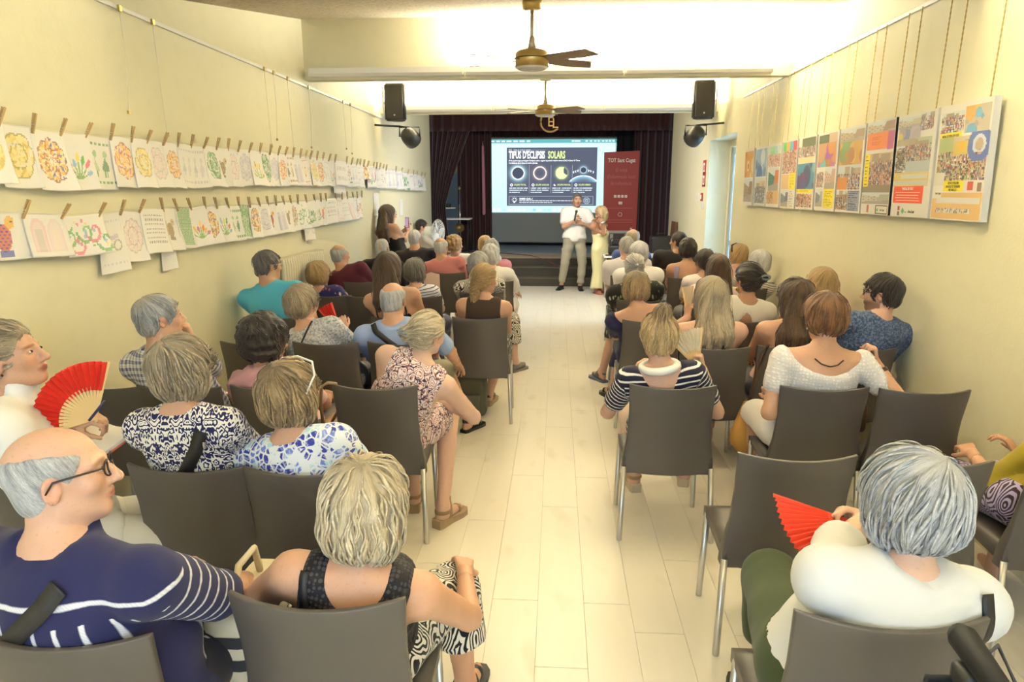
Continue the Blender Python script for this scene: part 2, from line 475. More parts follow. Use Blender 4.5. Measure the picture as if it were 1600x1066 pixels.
    def skirt(s, name, parent, mat, length=.40, thick=.03, fold=.006, h=.02):
        """A skirt over the lap of a seated figure: both thighs under one cloth, hanging a little past the knee when long."""
        kv = [unit(s.kn[i] - s.hj[i]) for i in (0, 1)]; L = [np.linalg.norm(s.kn[i] - s.hj[i]) for i in (0, 1)]
        low = max(0, length - .43)
        def fd(p):
            d = None
            for i in (0, 1):
                e = cap(p, s.hj[i], s.kn[i], .10*(.45 + .55*s.w), .066*(.45 + .55*s.w))
                if low > 0: e = smin(e, cap(p, s.kn[i], s.kn[i]*.999 + (s.an[i] - s.kn[i])*(low/.42), .066, .075), .03)
                d = e if d is None else smin(d, e, .13)
            d = smin(d, ell((s.tl(p)).astype(np.float32), (0, -.012, .02), (.172*s.w, .125*s.w, .10)), .05) - thick*.6
            if low <= 0:
                for i in (0, 1):
                    pass
                mid = (s.kn[0] + s.kn[1])/2; dv = unit(kv[0] + kv[1]); hm = (s.hj[0] + s.hj[1])/2
                d = smax(d, ((p - hm) @ dv - (length - .01)).astype(np.float32), .008)
            else:
                zc = s.kn[0][2] - low; d = smax(d, (zc - p[:, 2]).astype(np.float32), .008)
            return d + fold*wave(p, 30, 3)
        pts = np.array(list(s.hj) + list(s.kn) + [s.kn[0] - np.array([0, 0, low])]); 
        v, q = surfnet(fd, pts.min(0) - .2, pts.max(0) + .2, h)
        ql = s.tl(v); ql = np.stack([ql[:, 0], ql[:, 2]*.3, ql[:, 1]], 1)
        return np_mesh(name, v, q, mat, parent, {'rc': ql, 'sa': np.full(len(v), -.05), 'sl': np.full(len(v), -.05)})
    def shoes(s, parent, mat, kind='shoe', which=(0, 1), sole_mat=None):
        for i in which:
            a, t = s.an[i], s.toe[i]; side = np.array([t[1], -t[0], 0])
            h = .007 if kind != 'shoe' else .008
            zt = .026 if kind != 'shoe' else .075
            g = a.copy(); g[2] = 0
            # sole slab
            prof = [(-.065, .028), (-.04, .036), (.04, .036), (.12, .046), (.17, .042), (.198, .02)]
            th = .022 if kind != 'wedge' else .03
            vs = []
            for zz in (0, 1):
                for y_, w_ in prof: vs.append(g + t*y_ + side*w_ + np.array([0, 0, (th if zz else 0) + (.022*max(0, (.1 - y_)/.16) if kind == 'wedge' and zz else 0)]))
                for y_, w_ in prof[::-1]: vs.append(g + t*y_ - side*w_ + np.array([0, 0, (th if zz else 0) + (.022*max(0, (.1 - y_)/.16) if kind == 'wedge' and zz else 0)]))
            m = len(prof)*2
            fs = [(j, (j + 1) % m, m + (j + 1) % m, m + j) for j in range(m)]
            bm = bmesh.new(); bv = [bm.verts.new(x) for x in vs]
            for f in fs: bm.faces.new([bv[j] for j in f])
            bm.faces.new(bv[m:]); bm.faces.new(bv[:m][::-1])
            nm = 'shoe' if kind == 'shoe' else 'sandal'
            so = mesh_obj(nm, bm, sole_mat or mat, parent)
            r = np.linalg.norm(s.v[:, :2] - (a + t*.06)[:2], axis=1)
            sel = (s.tag == i + 3) & (s.v[:, 2] < .16)
            yy = (s.v - g) @ t
            if kind == 'shoe': c = np.where(sel, np.minimum(.085 - s.v[:, 2] + .2*np.maximum(-yy, 0), .05), -.03)
            else:
                c = np.full(len(s.v), -.03)
                for y0 in ((.02, .125) if kind != 'strap' else (.02, .07, .125)): c = np.maximum(c, .017 - np.abs(yy - y0 - (.25*(s.v[:, 2] - .03) if y0 < .05 else 0)))
                if kind != 'slide': c = np.maximum(c, np.where(yy < .05, .013 - np.abs(s.v[:, 2] - .085), -.03))
                c = np.where(sel, c, -.03)
            s.garment('shoe_upper' if kind == 'shoe' else 'strap', so, mat, c, thick=.007, fold=.0)
    def back_ribbon(s, name, parent, mat, pts, width=.03, thick=.004, lift=.012, front=False, field=None):
        """A strap laid on the torso: pts are (x, z) in the torso frame, dropped onto the surface from behind (or in front)."""
        P = np.array(pts, float); n = 24
        tt = np.linspace(0, len(P) - 1, n); i = np.minimum(tt.astype(int), len(P) - 2); fr = (tt - i)[:, None]
        XZ = P[i]*(1 - fr) + P[i + 1]*fr
        sgn = 1 if front else -1
        Y = np.full(n, .4*sgn)
        for _ in range(40):
            p = s.hip + np.stack([XZ[:, 0], Y, XZ[:, 1]], 1) @ s.T.T
            d = (field or s.body_d)(p.astype(np.float32)) - lift
            Y = Y - sgn*np.clip(d, -.02, .06)*.8
            Y = np.clip(Y, -.45, .45)
        dd = (field or s.body_d)((s.hip + np.stack([XZ[:, 0], Y, XZ[:, 1]], 1) @ s.T.T).astype(np.float32)) - lift
        ok = np.abs(dd) < .012
        if ok.sum() < 4: return None
        i0 = np.argmax(ok); i1 = n - np.argmax(ok[::-1])
        XZ, Y = XZ[i0:i1], Y[i0:i1]; n = len(Y)
        Y = np.convolve(np.pad(Y, 2, mode='edge'), np.ones(5)/5, 'valid')
        c = s.hip + np.stack([XZ[:, 0], Y, XZ[:, 1]], 1) @ s.T.T
        tang = np.gradient(c, axis=0); tang /= np.linalg.norm(tang, axis=1, keepdims=True) + 1e-9
        e = 1e-3; g = np.stack([s.body_d((c + np.eye(3)[k]*e).astype(np.float32)) - s.body_d((c - np.eye(3)[k]*e).astype(np.float32)) for k in range(3)], 1)
        g = g/(np.linalg.norm(g, axis=1, keepdims=True) + 1e-9)
        side = np.cross(tang, g); side /= np.linalg.norm(side, axis=1, keepdims=True) + 1e-9
        return ribbon(name, c, side, g, width, thick, mat, parent)

def ribbon(name, c, side, nrm, width, thick, mat, parent):
    n = len(c); vs = []
    for i in range(n):
        for a, b in ((-1, 0), (1, 0), (1, 1), (-1, 1)): vs.append(c[i] + side[i]*a*width/2 + nrm[i]*b*thick)
    fs = []
    for i in range(n - 1):
        for j in range(4): fs.append((i*4 + j, i*4 + (j + 1) % 4, (i + 1)*4 + (j + 1) % 4, (i + 1)*4 + j))
    fs += [(0, 3, 2, 1), ((n - 1)*4, (n - 1)*4 + 1, (n - 1)*4 + 2, (n - 1)*4 + 3)]
    return np_mesh(name, np.array(vs), fs, mat, parent)

def hair(fig, parent, mat, style='short', vol=.015, h=.009, locks=0, seed=0, drop=0., amp=.003, curl=0., part=0., hairline=.058, length=.3, bun=None, pony=None, wmul=1., name='hair'):
    """Hair grown as one volume round the skull, combed into strands along its flow, with loose locks on top."""
    hs = fig.hs; C, R = fig.C, fig.R
    rng = np.random.RandomState(seed + 11)
    pole = unit((part, -.45, .85))
    if style == 'bun': pole = unit(np.array(bun) - np.array((0, -.01, .02)))
    if style == 'pony': pole = unit(np.array(pony) - np.array((0, -.01, .02)))
    e1 = unit(np.cross(pole, (1, .2, .1))); e2 = np.cross(pole, e1)
    def loc(p): return ((p - C) @ R/hs).astype(np.float32)
    bunp = None if bun is None else np.array(bun, float)
    def field(p):
        q = loc(p); x = q.copy(); x[:, 0] = np.abs(x[:, 0])
        if style in ('bald', 'men', 'buzz'):
            t = vol
            d = ell(q, (0, -.014, .03), (.074 + t, .096 + t, .084 + t*1.2))
            d = smin(d, ell(q, (0, -.045, -.03), (.062 + t, .05 + t, .06)), .02)
            d = smax(d, -ell(x, (0, .098, -.045), (.10, .085, hairline + .055)), .012)              # face and temples
            d = smax(d, -ell(x, (.09, .002, -.022), (.03, .026, .042)), .006)                         # ears
            d = smax(d, -.080 - q[:, 2] - .25*(q[:, 1] + .06), .01)                                    # nape
            if style == 'bald': d = smax(d, -ell(q, (0, .0, .125), (.076, .125, .092 + drop)), .014)
            return d*hs
        t = vol
        d = ell(q, (0, -.018, .034 + t*.15), ((.074 + t)*wmul, .096 + t, .084 + t))
        if style in ('bun', 'pony'):
            d = smin(d, ell(q, (0, -.045, -.025), (.064 + t*.7, .05 + t, .065)), .02)
        else:
            d = smin(d, ell(q, (0, -.05, -.03 - drop*.45), ((.064 + t*.9)*wmul, .052 + t*.9, .06 + drop*.55)), .03)
        if style in ('bob', 'long', 'curly'):
            d = smin(d, ell(x, (.058*wmul, -.012, -.03 - drop*.5), (.026 + t*.7, .055, .065 + drop*.5)), .03)
        if bunp is not None:
            bb = np.linalg.norm(q - bunp.astype(np.float32), axis=1)
            d = smin(d, bb - .040*(1 + .0), .016)
        d = smax(d, -ell(x, (0, .10, -.05), (.066 if style in ('bob', 'long', 'curly') else .10, .082, hairline + .06)), .012)
        if style in ('short', 'bun', 'pony'):
            d = smax(d, -ell(x, (.092, .006, -.028), (.026, .026, .038)), .008)
        d = d*hs
        if style == 'long':
            B = [fig.C + R @ np.array([0, -.075, .0])*hs, fig.tw([0, -.135, .42*fig.k]), fig.tw([0, -.155, .42*fig.k - length])]
            for xx in (-.075, -.025, .025, .075):
                o = R @ np.array([xx*wmul, 0, 0]); o2 = fig.T @ np.array([xx*1.15*wmul, .018*(abs(xx) > .05), 0])
                sw = .012*math.sin(seed + xx*60)
                dd = cap(p, B[0] + o*.8, B[1] + o2, .034, .036)
                dd = smin(dd, cap(p, B[1] + o2, B[2] + o2*.95 + np.array([sw, 0, sw*2]), .036, .020), .02)
                d = smin(d, dd, .026)
        if pony is not None:
            a = C + R @ np.array(pony)*hs
            b = a + np.array([.01, -.035, -.09]); c = a + np.array([.0, -.02, -.09 - length*.6])
            dd = smin(cap(p, a, b, .026, .036), cap(p, b, c, .036, .012), .02)
            d = smin(d, dd, .012)
        return d
    ext = .20*hs
    lo = C - ext; hi = C + ext
    lo[2] -= drop
    if style == 'long':
        e = fig.tw([0, -.15, .42*fig.k - length]); lo = np.minimum(lo, e - .17); hi = np.maximum(hi, e + .15)
    if pony is not None: lo[2] -= length; lo[1] -= .08
    v, q = surfnet(field, lo, hi, h)
    n = vnormals(v, q)
    def flowc(p):
        ql = loc(p).astype(float); z = np.maximum(ql[:, 2], -.045)
        u = np.stack([ql[:, 0], ql[:, 1] + .01, z - .02], 1); u /= np.linalg.norm(u, axis=1, keepdims=True) + 1e-9
        ph = np.arccos(np.clip(u @ pole, -1, 1)); a, b = u @ e1, u @ e2
        r = np.sqrt(a*a + b*b) + 1e-9
        low = np.maximum(-ql[:, 2] - .045, 0)
        return np.stack([a/r, b/r, ph + low*6], 1)
    hc = flowc(v)
    g = wave(hc*np.array([1, 1, .16]), 11, seed) + .7*wave(hc*np.array([1, 1, .12]), 21, seed + 1)
    o = amp*g
    if curl:
        o = o + curl*(wave(v, 95, seed) + .8*wave(v, 160, seed + 2))
    n2 = n
    v = v + n2*o[:, None]
    V, Q, HC = [v], [q], [hc]; off = len(v)
    if locks:
        top = rng.choice(len(v), locks)
        p = v[top] + n[top]*.002; L = np.zeros(locks)
        K = 8; path = [p.copy()]
        stp = (.009 if style in ('short', 'men', 'bun') else .012)*(1 + .5*rng.rand(locks))*(1.2 if not curl else .8)
        lift = .003 + .005*rng.rand(locks)
        ph0 = rng.uniform(0, 6.28, locks)
        for k in range(K):
            e = 2e-3
            f0 = field(p.astype(np.float32))
            gr = np.stack([field((p + np.eye(3)[i]*e).astype(np.float32)) - f0 for i in range(3)], 1)
            gr /= np.linalg.norm(gr, axis=1, keepdims=True) + 1e-9
            ql = loc(p)
            rel = ql - np.array([0, -.01, .02])
            away = (rel - (rel @ pole)[:, None]*pole) - .6*np.linalg.norm(rel, axis=1)[:, None]*pole
            if style in ('bun', 'pony'): away = pole - rel*3
            dirv = away @ R.T + np.array([0, 0, -.35 if style not in ('bun', 'pony') else 0])*.06
            low = (ql[:, 2] < -.05)[:, None]
            dirv = np.where(low & (style not in ('bun', 'pony')), np.array([0, 0, -1.]), dirv/(np.linalg.norm(dirv, axis=1, keepdims=True) + 1e-9))
            dirv = dirv - gr*np.einsum('ij,ij->i', dirv, gr)[:, None]
            dirv /= np.linalg.norm(dirv, axis=1, keepdims=True) + 1e-9
            if curl:
                sd = np.cross(dirv, gr); dirv = dirv + min(.9, curl*95)*np.sin(ph0 + k*(1.5 if curl > .005 else .95))[:, None]*sd
            else:
                sd = np.cross(dirv, gr); dirv = dirv + .25*np.sin(ph0 + k*.6)[:, None]*sd
            p = p + dirv*stp[:, None]
            f1 = field(p.astype(np.float32))
            p = p + gr*np.clip(lift*math.sin(math.pi*(k + 1)/K*.8) + amp*.6 - f1, -.01, .01)[:, None]
            path.append(p.copy())
        path = np.stack(path, 1)                                     # locks, K+1, 3
        tg = np.gradient(path, axis=1); tg /= np.linalg.norm(tg, axis=2, keepdims=True) + 1e-9
        cdir = path - C; cdir /= np.linalg.norm(cdir, axis=2, keepdims=True)
        sd = np.cross(tg, cdir); sd /= np.linalg.norm(sd, axis=2, keepdims=True) + 1e-9
        nr = np.cross(sd, tg)
        prof = np.sin(np.linspace(.35, 3.05, K + 1))
        wd = (.0026 + .0032*rng.rand(locks))[:, None, None]*prof[None, :, None]
        ring = np.stack([path - sd*wd, path + nr*wd*.55, path + sd*wd, path - nr*wd*.4], 2)   # locks,K+1,4,3
        vv = ring.reshape(-1, 3)
        b = (np.arange(locks)[:, None, None]*(K + 1) + np.arange(K)[None, :, None])*4
        j = np.arange(4)[None, None, :]
        qq = np.stack([b + j, b + (j + 1) % 4, b + 4 + (j + 1) % 4, b + 4 + j], -1).reshape(-1, 4)
        hcl = flowc(path.reshape(-1, 3)).reshape(locks, K + 1, 3)
        hcl = np.repeat(hcl[:, :1] + (hcl - hcl[:, :1])*np.array([.2, .2, 1]) + rng.normal(0, .05, (locks, 1, 3)), 1, 0)
        V.append(vv); Q.append(qq + off); HC.append(np.repeat(hcl, 4, axis=1).reshape(-1, 3))
    ob = np_mesh(name, np.concatenate(V), np.concatenate(Q), mat, parent, {'hc': np.concatenate(HC)})
    if locks: ob['kind'] = 'stuff'
    return ob
# ---------------------------------------------------------------- materials
class NT:
    """Small helper for building node trees."""
    def __init__(s, name):
        s.m = bpy.data.materials.new(name); s.m.use_nodes = True
        s.t = s.m.node_tree; s.n = s.t.nodes; s.l = s.t.links
        s.b = s.n['Principled BSDF']
    def new(s, typ, **kw):
        n = s.n.new(typ)
        for k, v in kw.items(): setattr(n, k, v)
        return n
    def put(s, sock, v):
        if v is None: return
        if hasattr(v, 'is_output'): s.l.new(v, sock)
        elif hasattr(v, '__len__') and sock.type == 'RGBA' and len(v) == 3: sock.default_value = (*v, 1)
        else: sock.default_value = v
    def math(s, op, a, b=None, c=None):
        n = s.new('ShaderNodeMath', operation=op); s.put(n.inputs[0], a)
        if b is not None: s.put(n.inputs[1], b)
        if c is not None: s.put(n.inputs[2], c)
        return n.outputs[0]
    def vmath(s, op, a, b=None):
        n = s.new('ShaderNodeVectorMath', operation=op); s.put(n.inputs[0], a)
        if b is not None: s.put(n.inputs[1], b)
        return n.outputs[0] if op not in ('LENGTH', 'DOT_PRODUCT') else n.outputs[1]
    def mix(s, f, a, b, typ='MIX'):
        n = s.new('ShaderNodeMix', data_type='RGBA', blend_type=typ)
        s.put(n.inputs[0], f); s.put(n.inputs[6], a); s.put(n.inputs[7], b); return n.outputs[2]
    def attr(s, name, out='Vector'): return s.new('ShaderNodeAttribute', attribute_name=name).outputs[out]
    def sep(s, v):
        n = s.new('ShaderNodeSeparateXYZ'); s.put(n.inputs[0], v); return n.outputs
    def comb(s, x=0, y=0, z=0):
        n = s.new('ShaderNodeCombineXYZ')
        for i, v in enumerate((x, y, z)): s.put(n.inputs[i], v)
        return n.outputs[0]
    def noise(s, v, scale, detail=2, rough=.5, out=0):
        n = s.new('ShaderNodeTexNoise'); s.put(n.inputs['Vector'], v)
        n.inputs['Scale'].default_value = scale; n.inputs['Detail'].default_value = detail; n.inputs['Roughness'].default_value = rough
        return n.outputs[out]
    def vor(s, v, scale, feature='F1', out='Distance', rnd=1.):
        n = s.new('ShaderNodeTexVoronoi', feature=feature); s.put(n.inputs['Vector'], v)
        n.inputs['Scale'].default_value = scale; n.inputs['Randomness'].default_value = rnd
        return n.outputs[out]
    def ramp(s, f, stops, interp='LINEAR'):
        n = s.new('ShaderNodeValToRGB'); s.put(n.inputs[0], f); r = n.color_ramp; r.interpolation = interp
        while len(r.elements) < len(stops): r.elements.new(.5)
        for e, (p, c) in zip(r.elements, stops): e.position = p; e.color = c if len(c) == 4 else (*c, 1)
        return n.outputs[0]
    def step(s, a, b, soft=.02):
        """1 where a > b, with a soft edge."""
        n = s.new('ShaderNodeMapRange'); s.put(n.inputs[0], a); n.inputs[1].default_value = b - soft; n.inputs[2].default_value = b + soft
        return n.outputs[0]
    def bump(s, h, strength=.3, dist=.01):
        n = s.new('ShaderNodeBump'); s.put(n.inputs['Height'], h); n.inputs['Strength'].default_value = strength; n.inputs['Distance'].default_value = dist
        s.l.new(n.outputs[0], s.b.inputs['Normal'])
    def out(s, col=None, rough=None, metal=None, spec=None, **kw):
        s.put(s.b.inputs['Base Color'], col); s.put(s.b.inputs['Roughness'], rough); s.put(s.b.inputs['Metallic'], metal)
        if spec is not None: s.b.inputs['Specular IOR Level'].default_value = spec
        for k, v in kw.items(): s.put(s.b.inputs[k.replace('_', ' ')], v)
        return s.m
_MC = {}
def plain(name, col, rough=.6, metal=0, spec=None, bump=0, scale=60):
    if name in _MC: return _MC[name]
    t = NT(name)
    co = t.new('ShaderNodeTexCoord').outputs['Object']
    nz = t.noise(co, scale, 3)
    c = t.mix(t.math('MULTIPLY', nz, .16), col, tuple(x*.7 for x in col[:3]))
    if bump: t.bump(nz, bump, .004)
    _MC[name] = t.out(c, rough, metal, spec); return _MC[name]
def skin_mat(col):
    key = ('skin', tuple(round(x, 3) for x in col))
    if key in _MC: return _MC[key]
    t = NT('skin'); co = t.new('ShaderNodeTexCoord').outputs['Object']
    c = t.mix(t.math('MULTIPLY', t.noise(co, 34, 4), .30), col, (col[0]*.82, col[1]*.62, col[2]*.55))
    c = t.mix(t.math('MULTIPLY', t.step(t.noise(co, 120, 2), .66, .05), .25), c, (col[0]*.7, col[1]*.5, col[2]*.4))
    c = t.mix(1., c, t.attr('tone', 'Color'), 'MULTIPLY')
    t.bump(t.noise(co, 160, 3), .10, .002)
    t.b.inputs['Subsurface Weight'].default_value = .06; t.b.inputs['Subsurface Radius'].default_value = (.02, .008, .004); t.b.inputs['Subsurface Scale'].default_value = .5
    _MC[key] = t.out(c, .46, 0, .4); return _MC[key]
def hair_mat(c1, c2, root=None, gloss=.45, streak=5.):
    key = ('hair', c1, c2, root)
    if key in _MC: return _MC[key]
    t = NT('hair'); hc = t.attr('hc'); x = t.sep(hc)
    v = t.comb(x[0], x[1], t.math('MULTIPLY', x[2], .14))
    n1 = t.noise(v, streak, 3, .6); n2 = t.noise(v, 24, 3, .7); n3 = t.noise(v, 70, 2, .7)
    f = t.math('ADD', t.math('MULTIPLY', n1, .55), t.math('MULTIPLY', n2, .45))
    c = t.ramp(f, [(.36, c1), (.64, c2)])
    if root is not None: c = t.mix(t.math('MULTIPLY', t.step(t.math('ADD', t.math('MULTIPLY', x[2], -.5), t.math('MULTIPLY', n1, .8)), .18, .14), .75), c, root)
    c = t.mix(t.math('MULTIPLY', t.step(n3, .52, .16), .45), c, t.mix(1., c, (.38, .36, .34), 'MULTIPLY'))
    t.bump(t.math('ADD', n2, t.math('MULTIPLY', n3, .8)), .55, .006)
    _MC[key] = t.out(c, gloss, 0, .35, Sheen_Weight=.12); return _MC[key]
def cloth_base(t, c, rough=.85, weave=420):
    rc = t.attr('rc')
    t.bump(t.noise(rc, weave, 2), .12, .002)
    return t.out(c, rough, 0, .25, Sheen_Weight=.08)
def cloth(kind, *cols, s=1., name=None):
    """Fabric drawn in the garment's own coordinates (rc: across, depth, up; sa: along the sleeve)."""
    key = (kind, cols, s)
    if key in _MC: return _MC[key]
    t = NT(name or 'fabric_' + kind); rc = t.attr('rc'); x = t.sep(rc); sa = t.attr('sa', 'Fac'); sl = t.attr('sl', 'Fac')
    c0 = cols[0]; c1 = cols[1] if len(cols) > 1 else c0; c2 = cols[2] if len(cols) > 2 else c1; c3 = cols[3] if len(cols) > 3 else c2
    dist = t.vmath('ADD', rc, t.vmath('MULTIPLY', t.noise(rc, 14, 2, out=1), (.03, .03, .03)))
    if kind == 'plain':
        c = t.mix(t.math('MULTIPLY', t.noise(rc, 25, 3), .25), c0, tuple(v*.82 for v in c0[:3]))
    elif kind == 'hstripe':
        u = t.math('FRACT', t.math('MULTIPLY', t.math('ADD', x[2], t.math('MULTIPLY', sa, .0)), 1/(.03*s)))
        us = t.math('FRACT', t.math('MULTIPLY', sa, 1/(.03*s)))
        on = t.step(sa, -.02, .001)
        u = t.math('ADD', t.math('MULTIPLY', u, t.math('SUBTRACT', 1, on)), t.math('MULTIPLY', us, on))
        c = t.mix(t.step(u, .72, .04), c0, c1)
    elif kind == 'sailor':                                     # yoke and sleeves ringed, body striped upwards
        w = t.math('MULTIPLY', t.noise(rc, 9, 2), .022)
        up = t.math('FRACT', t.math('MULTIPLY', t.math('ADD', x[2], w), 1/.052)); ac = t.math('FRACT', t.math('MULTIPLY', t.math('ADD', x[0], w), 1/.047))
        sl_ = t.math('FRACT', t.math('MULTIPLY', sa, 1/.046))
        yoke = t.step(x[2], .368, .002); arm = t.step(sa, .015, .002)
        u = t.mix(yoke, ac, up); u = t.mix(arm, u, sl_)
        kn = t.math('FRACT', t.math('MULTIPLY', t.math('ADD', t.math('ADD', x[2], x[0]), t.math('MULTIPLY', sa, .7)), 130))
        l = t.math('MULTIPLY', t.step(t.math('ABSOLUTE', t.math('SUBTRACT', u, .5)), .405, .03), t.math('SUBTRACT', 1, t.step(x[2], .435, .002)))
        c = t.mix(l, c0, t.mix(t.math('MULTIPLY', t.step(kn, .6, .2), .35), c1, tuple(v*.6 for v in c1[:3])))
    elif kind == 'plaid':
        def band(q, per, th): return t.step(t.math('FRACT', t.math('MULTIPLY', q, 1/per)), th, .03)
        a = band(x[0], .027*s, .55); b = band(t.math('ADD', x[2], t.math('MULTIPLY', sa, .0)), .027*s, .55)
        a2 = band(x[0], .009*s, .72); b2 = band(x[2], .009*s, .72)
        f = t.math('MULTIPLY', t.math('ADD', a, b), .42)
        f = t.math('ADD', f, t.math('MULTIPLY', t.math('ADD', a2, b2), .13))
        c = t.mix(f, c0, c1)
    elif kind == 'floral':
        d1 = t.vor(dist, 21/s); cid = t.sep(t.vor(dist, 21/s, out='Color'))
        d2 = t.vor(dist, 44/s, 'DISTANCE_TO_EDGE')
        c = t.ramp(cid[0], [(0., c1), (.38, c2), (.62, c3), (.80, c0)], 'CONSTANT')
        c = t.mix(t.step(t.vor(dist, 26/s, 'DISTANCE_TO_EDGE'), .10, .03), c0, c)
        c = t.mix(t.math('MULTIPLY', t.step(t.noise(dist, 40/s, 2), .56, .04), .5), c, c0)
    elif kind == 'ikat':
        m = t.comb(t.math('ABSOLUTE', t.math('SUBTRACT', t.math('FRACT', t.math('MULTIPLY', t.math('ADD', x[0], t.math('MULTIPLY', x[1], .4)), 1/.085)), .5)), t.math('MULTIPLY', x[1], 6), t.math('MULTIPLY', t.math('ADD', x[2], t.math('MULTIPLY', sa, -.8)), 9))
        n = t.noise(m, 4.2, 1.5, .45)
        wv = t.math('SINE', t.math('MULTIPLY', n, 34))
        c = t.mix(t.step(wv, .0, .14), c0, c1)
    elif kind == 'paisley':
        dist = t.vmath('ADD', rc, t.vmath('MULTIPLY', t.noise(rc, 22, 3, out=1), (.06, .06, .06)))
        d = t.vor(dist, 13/s); e = t.vor(dist, 60/s)
        r = t.math('SINE', t.math('MULTIPLY', d, 30))
        cid = t.sep(t.vor(dist, 13/s, out='Color'))
        c = t.mix(t.step(r, .25, .12), c0, c1)
        c = t.mix(t.step(r, .86, .06), c, c2)
        c = t.mix(t.math('MULTIPLY', t.math('SUBTRACT', 1, t.step(e, .26, .06)), t.step(cid[0], .35, .01)), c, c3)
        c = t.mix(t.math('SUBTRACT', 1, t.step(t.vor(dist, 13/s, 'DISTANCE_TO_EDGE'), .035, .015)), c, c2)
    elif kind == 'speckle':
        n = t.noise(rc, 85/s, 3, .7)
        c = t.mix(t.step(n, .52, .07), c0, c1)
        if len(cols) > 2: c = t.mix(t.step(t.noise(rc, 38/s, 3, .7), .58, .05), c, c2)
    elif kind == 'leaf':
        d = t.vor(t.vmath('MULTIPLY', dist, (1, 1, .5)), 34/s); cid = t.sep(t.vor(t.vmath('MULTIPLY', dist, (1, 1, .5)), 34/s, out='Color'))
        f = t.math('MULTIPLY', t.math('SUBTRACT', 1, t.step(d, .34, .05)), t.step(cid[1], .35, .01))
        c = t.mix(f, c0, t.mix(t.step(cid[0], .6, .01), c1, c2))
    elif kind == 'swirl':
        d = t.vor(dist, 15/s); r = t.math('SINE', t.math('MULTIPLY', t.math('ADD', d, t.math('MULTIPLY', t.noise(rc, 16, 1), .25)), 44))
        c = t.mix(t.step(r, .0, .1), c0, c1)
    elif kind == 'lace':
        d = t.vor(t.comb(t.math('MULTIPLY', x[0], 1), t.math('MULTIPLY', sa, .6), x[2]), 70/s, 'F1', rnd=.35)
        hole = t.step(d, .40, .06)
        c = t.mix(t.math('MULTIPLY', hole, .55), c0, c1)
        t.bump(t.math('SUBTRACT', 1, hole), .5, .006); return _MC.setdefault(key, t.out(c, .8, 0, .2))
    elif kind == 'eyelet':
        d = t.vor(rc, 85/s, rnd=.2); hole = t.step(d, .42, .06)
        c = t.mix(t.math('SUBTRACT', 1, hole), c0, c1)
        t.bump(hole, .5, .004); return _MC.setdefault(key, t.out(c, .7, 0, .3))
    elif kind == 'dots':
        d = t.vor(rc, 60/s, rnd=.15); c = t.mix(t.step(d, .34, .05), c1, c0)
    elif kind == 'satin':
        c = c0; t.bump(t.noise(rc, 9, 2), .1, .02); return _MC.setdefault(key, t.out(c, .32, 0, .5, Sheen_Weight=.2))
    _MC[key] = cloth_base(t, c); return _MC[key]
# ---------------------------------------------------------------- helpers for solid shapes
def bm_box(bm, lo, hi, bevel=0, seg=2):
    lo, hi = Vector(lo), Vector(hi)
    r = bmesh.ops.create_cube(bm, size=1)
    for v in r['verts']: v.co = Vector(((lo[i] + hi[i])/2 + v.co[i]*(hi[i] - lo[i]) for i in range(3)))
    if bevel:
        es = list({e for v in r['verts'] for e in v.link_edges})
        bmesh.ops.bevel(bm, geom=es, offset=bevel, segments=seg, affect='EDGES', profile=.6)
def box(name, lo, hi, mat, parent=None, bevel=0, smooth=False, rot=None, seg=2):
    bm = bmesh.new(); c = [(a + b)/2 for a, b in zip(lo, hi)]
    if rot is None: bm_box(bm, lo, hi, bevel, seg); return mesh_obj(name, bm, mat, parent, smooth)
    bm_box(bm, [a - b for a, b in zip(lo, c)], [a - b for a, b in zip(hi, c)], bevel, seg)
    o = mesh_obj(name, bm, mat, parent, smooth); o.location = c; o.rotation_euler = rot; return o
def bm_tube(bm, pts, rad, n=8, cap_=True):
    P = [Vector(p) for p in pts]; R = rad if hasattr(rad, '__len__') else [rad]*len(P)
    rings = []; ref = None
    for i, p in enumerate(P):
        t = (P[min(i + 1, len(P) - 1)] - P[max(i - 1, 0)]).normalized()
        if ref is None:
            ref = Vector((0, 0, 1)) if abs(t.z) < .9 else Vector((1, 0, 0))
        a = t.cross(ref).normalized(); b = t.cross(a).normalized(); ref = -b if False else ref
        rings.append([bm.verts.new(p + (a*math.cos(2*math.pi*j/n) + b*math.sin(2*math.pi*j/n))*R[i]) for j in range(n)])
    for i in range(len(P) - 1):
        for j in range(n): bm.faces.new((rings[i][j], rings[i][(j + 1) % n], rings[i + 1][(j + 1) % n], rings[i + 1][j]))
    if cap_: bm.faces.new(rings[0][::-1]); bm.faces.new(rings[-1])
def tube(name, pts, rad, mat, parent=None, n=8):
    bm = bmesh.new(); bm_tube(bm, pts, rad, n); return mesh_obj(name, bm, mat, parent, True)
def bm_lathe(bm, prof, c=(0, 0, 0), n=24, axis='z', caps=True):
    rings = []
    for r, z in prof:
        ring = []
        for j in range(n):
            a = 2*math.pi*j/n; x, y = r*math.cos(a), r*math.sin(a)
            co = (x, y, z) if axis == 'z' else ((x, z, y) if axis == 'y' else (z, x, y))
            ring.append(bm.verts.new((co[0] + c[0], co[1] + c[1], co[2] + c[2])))
        rings.append(ring)
    for i in range(len(rings) - 1):
        for j in range(n): bm.faces.new((rings[i][j], rings[i][(j + 1) % n], rings[i + 1][(j + 1) % n], rings[i + 1][j]))
    if caps: bm.faces.new(rings[0][::-1]); bm.faces.new(rings[-1])
def lathe(name, prof, mat, parent=None, c=(0, 0, 0), n=24, axis='z', smooth=True):
    bm = bmesh.new(); bm_lathe(bm, prof, c, n, axis); o = mesh_obj(name, bm, mat, parent, smooth)
    return o
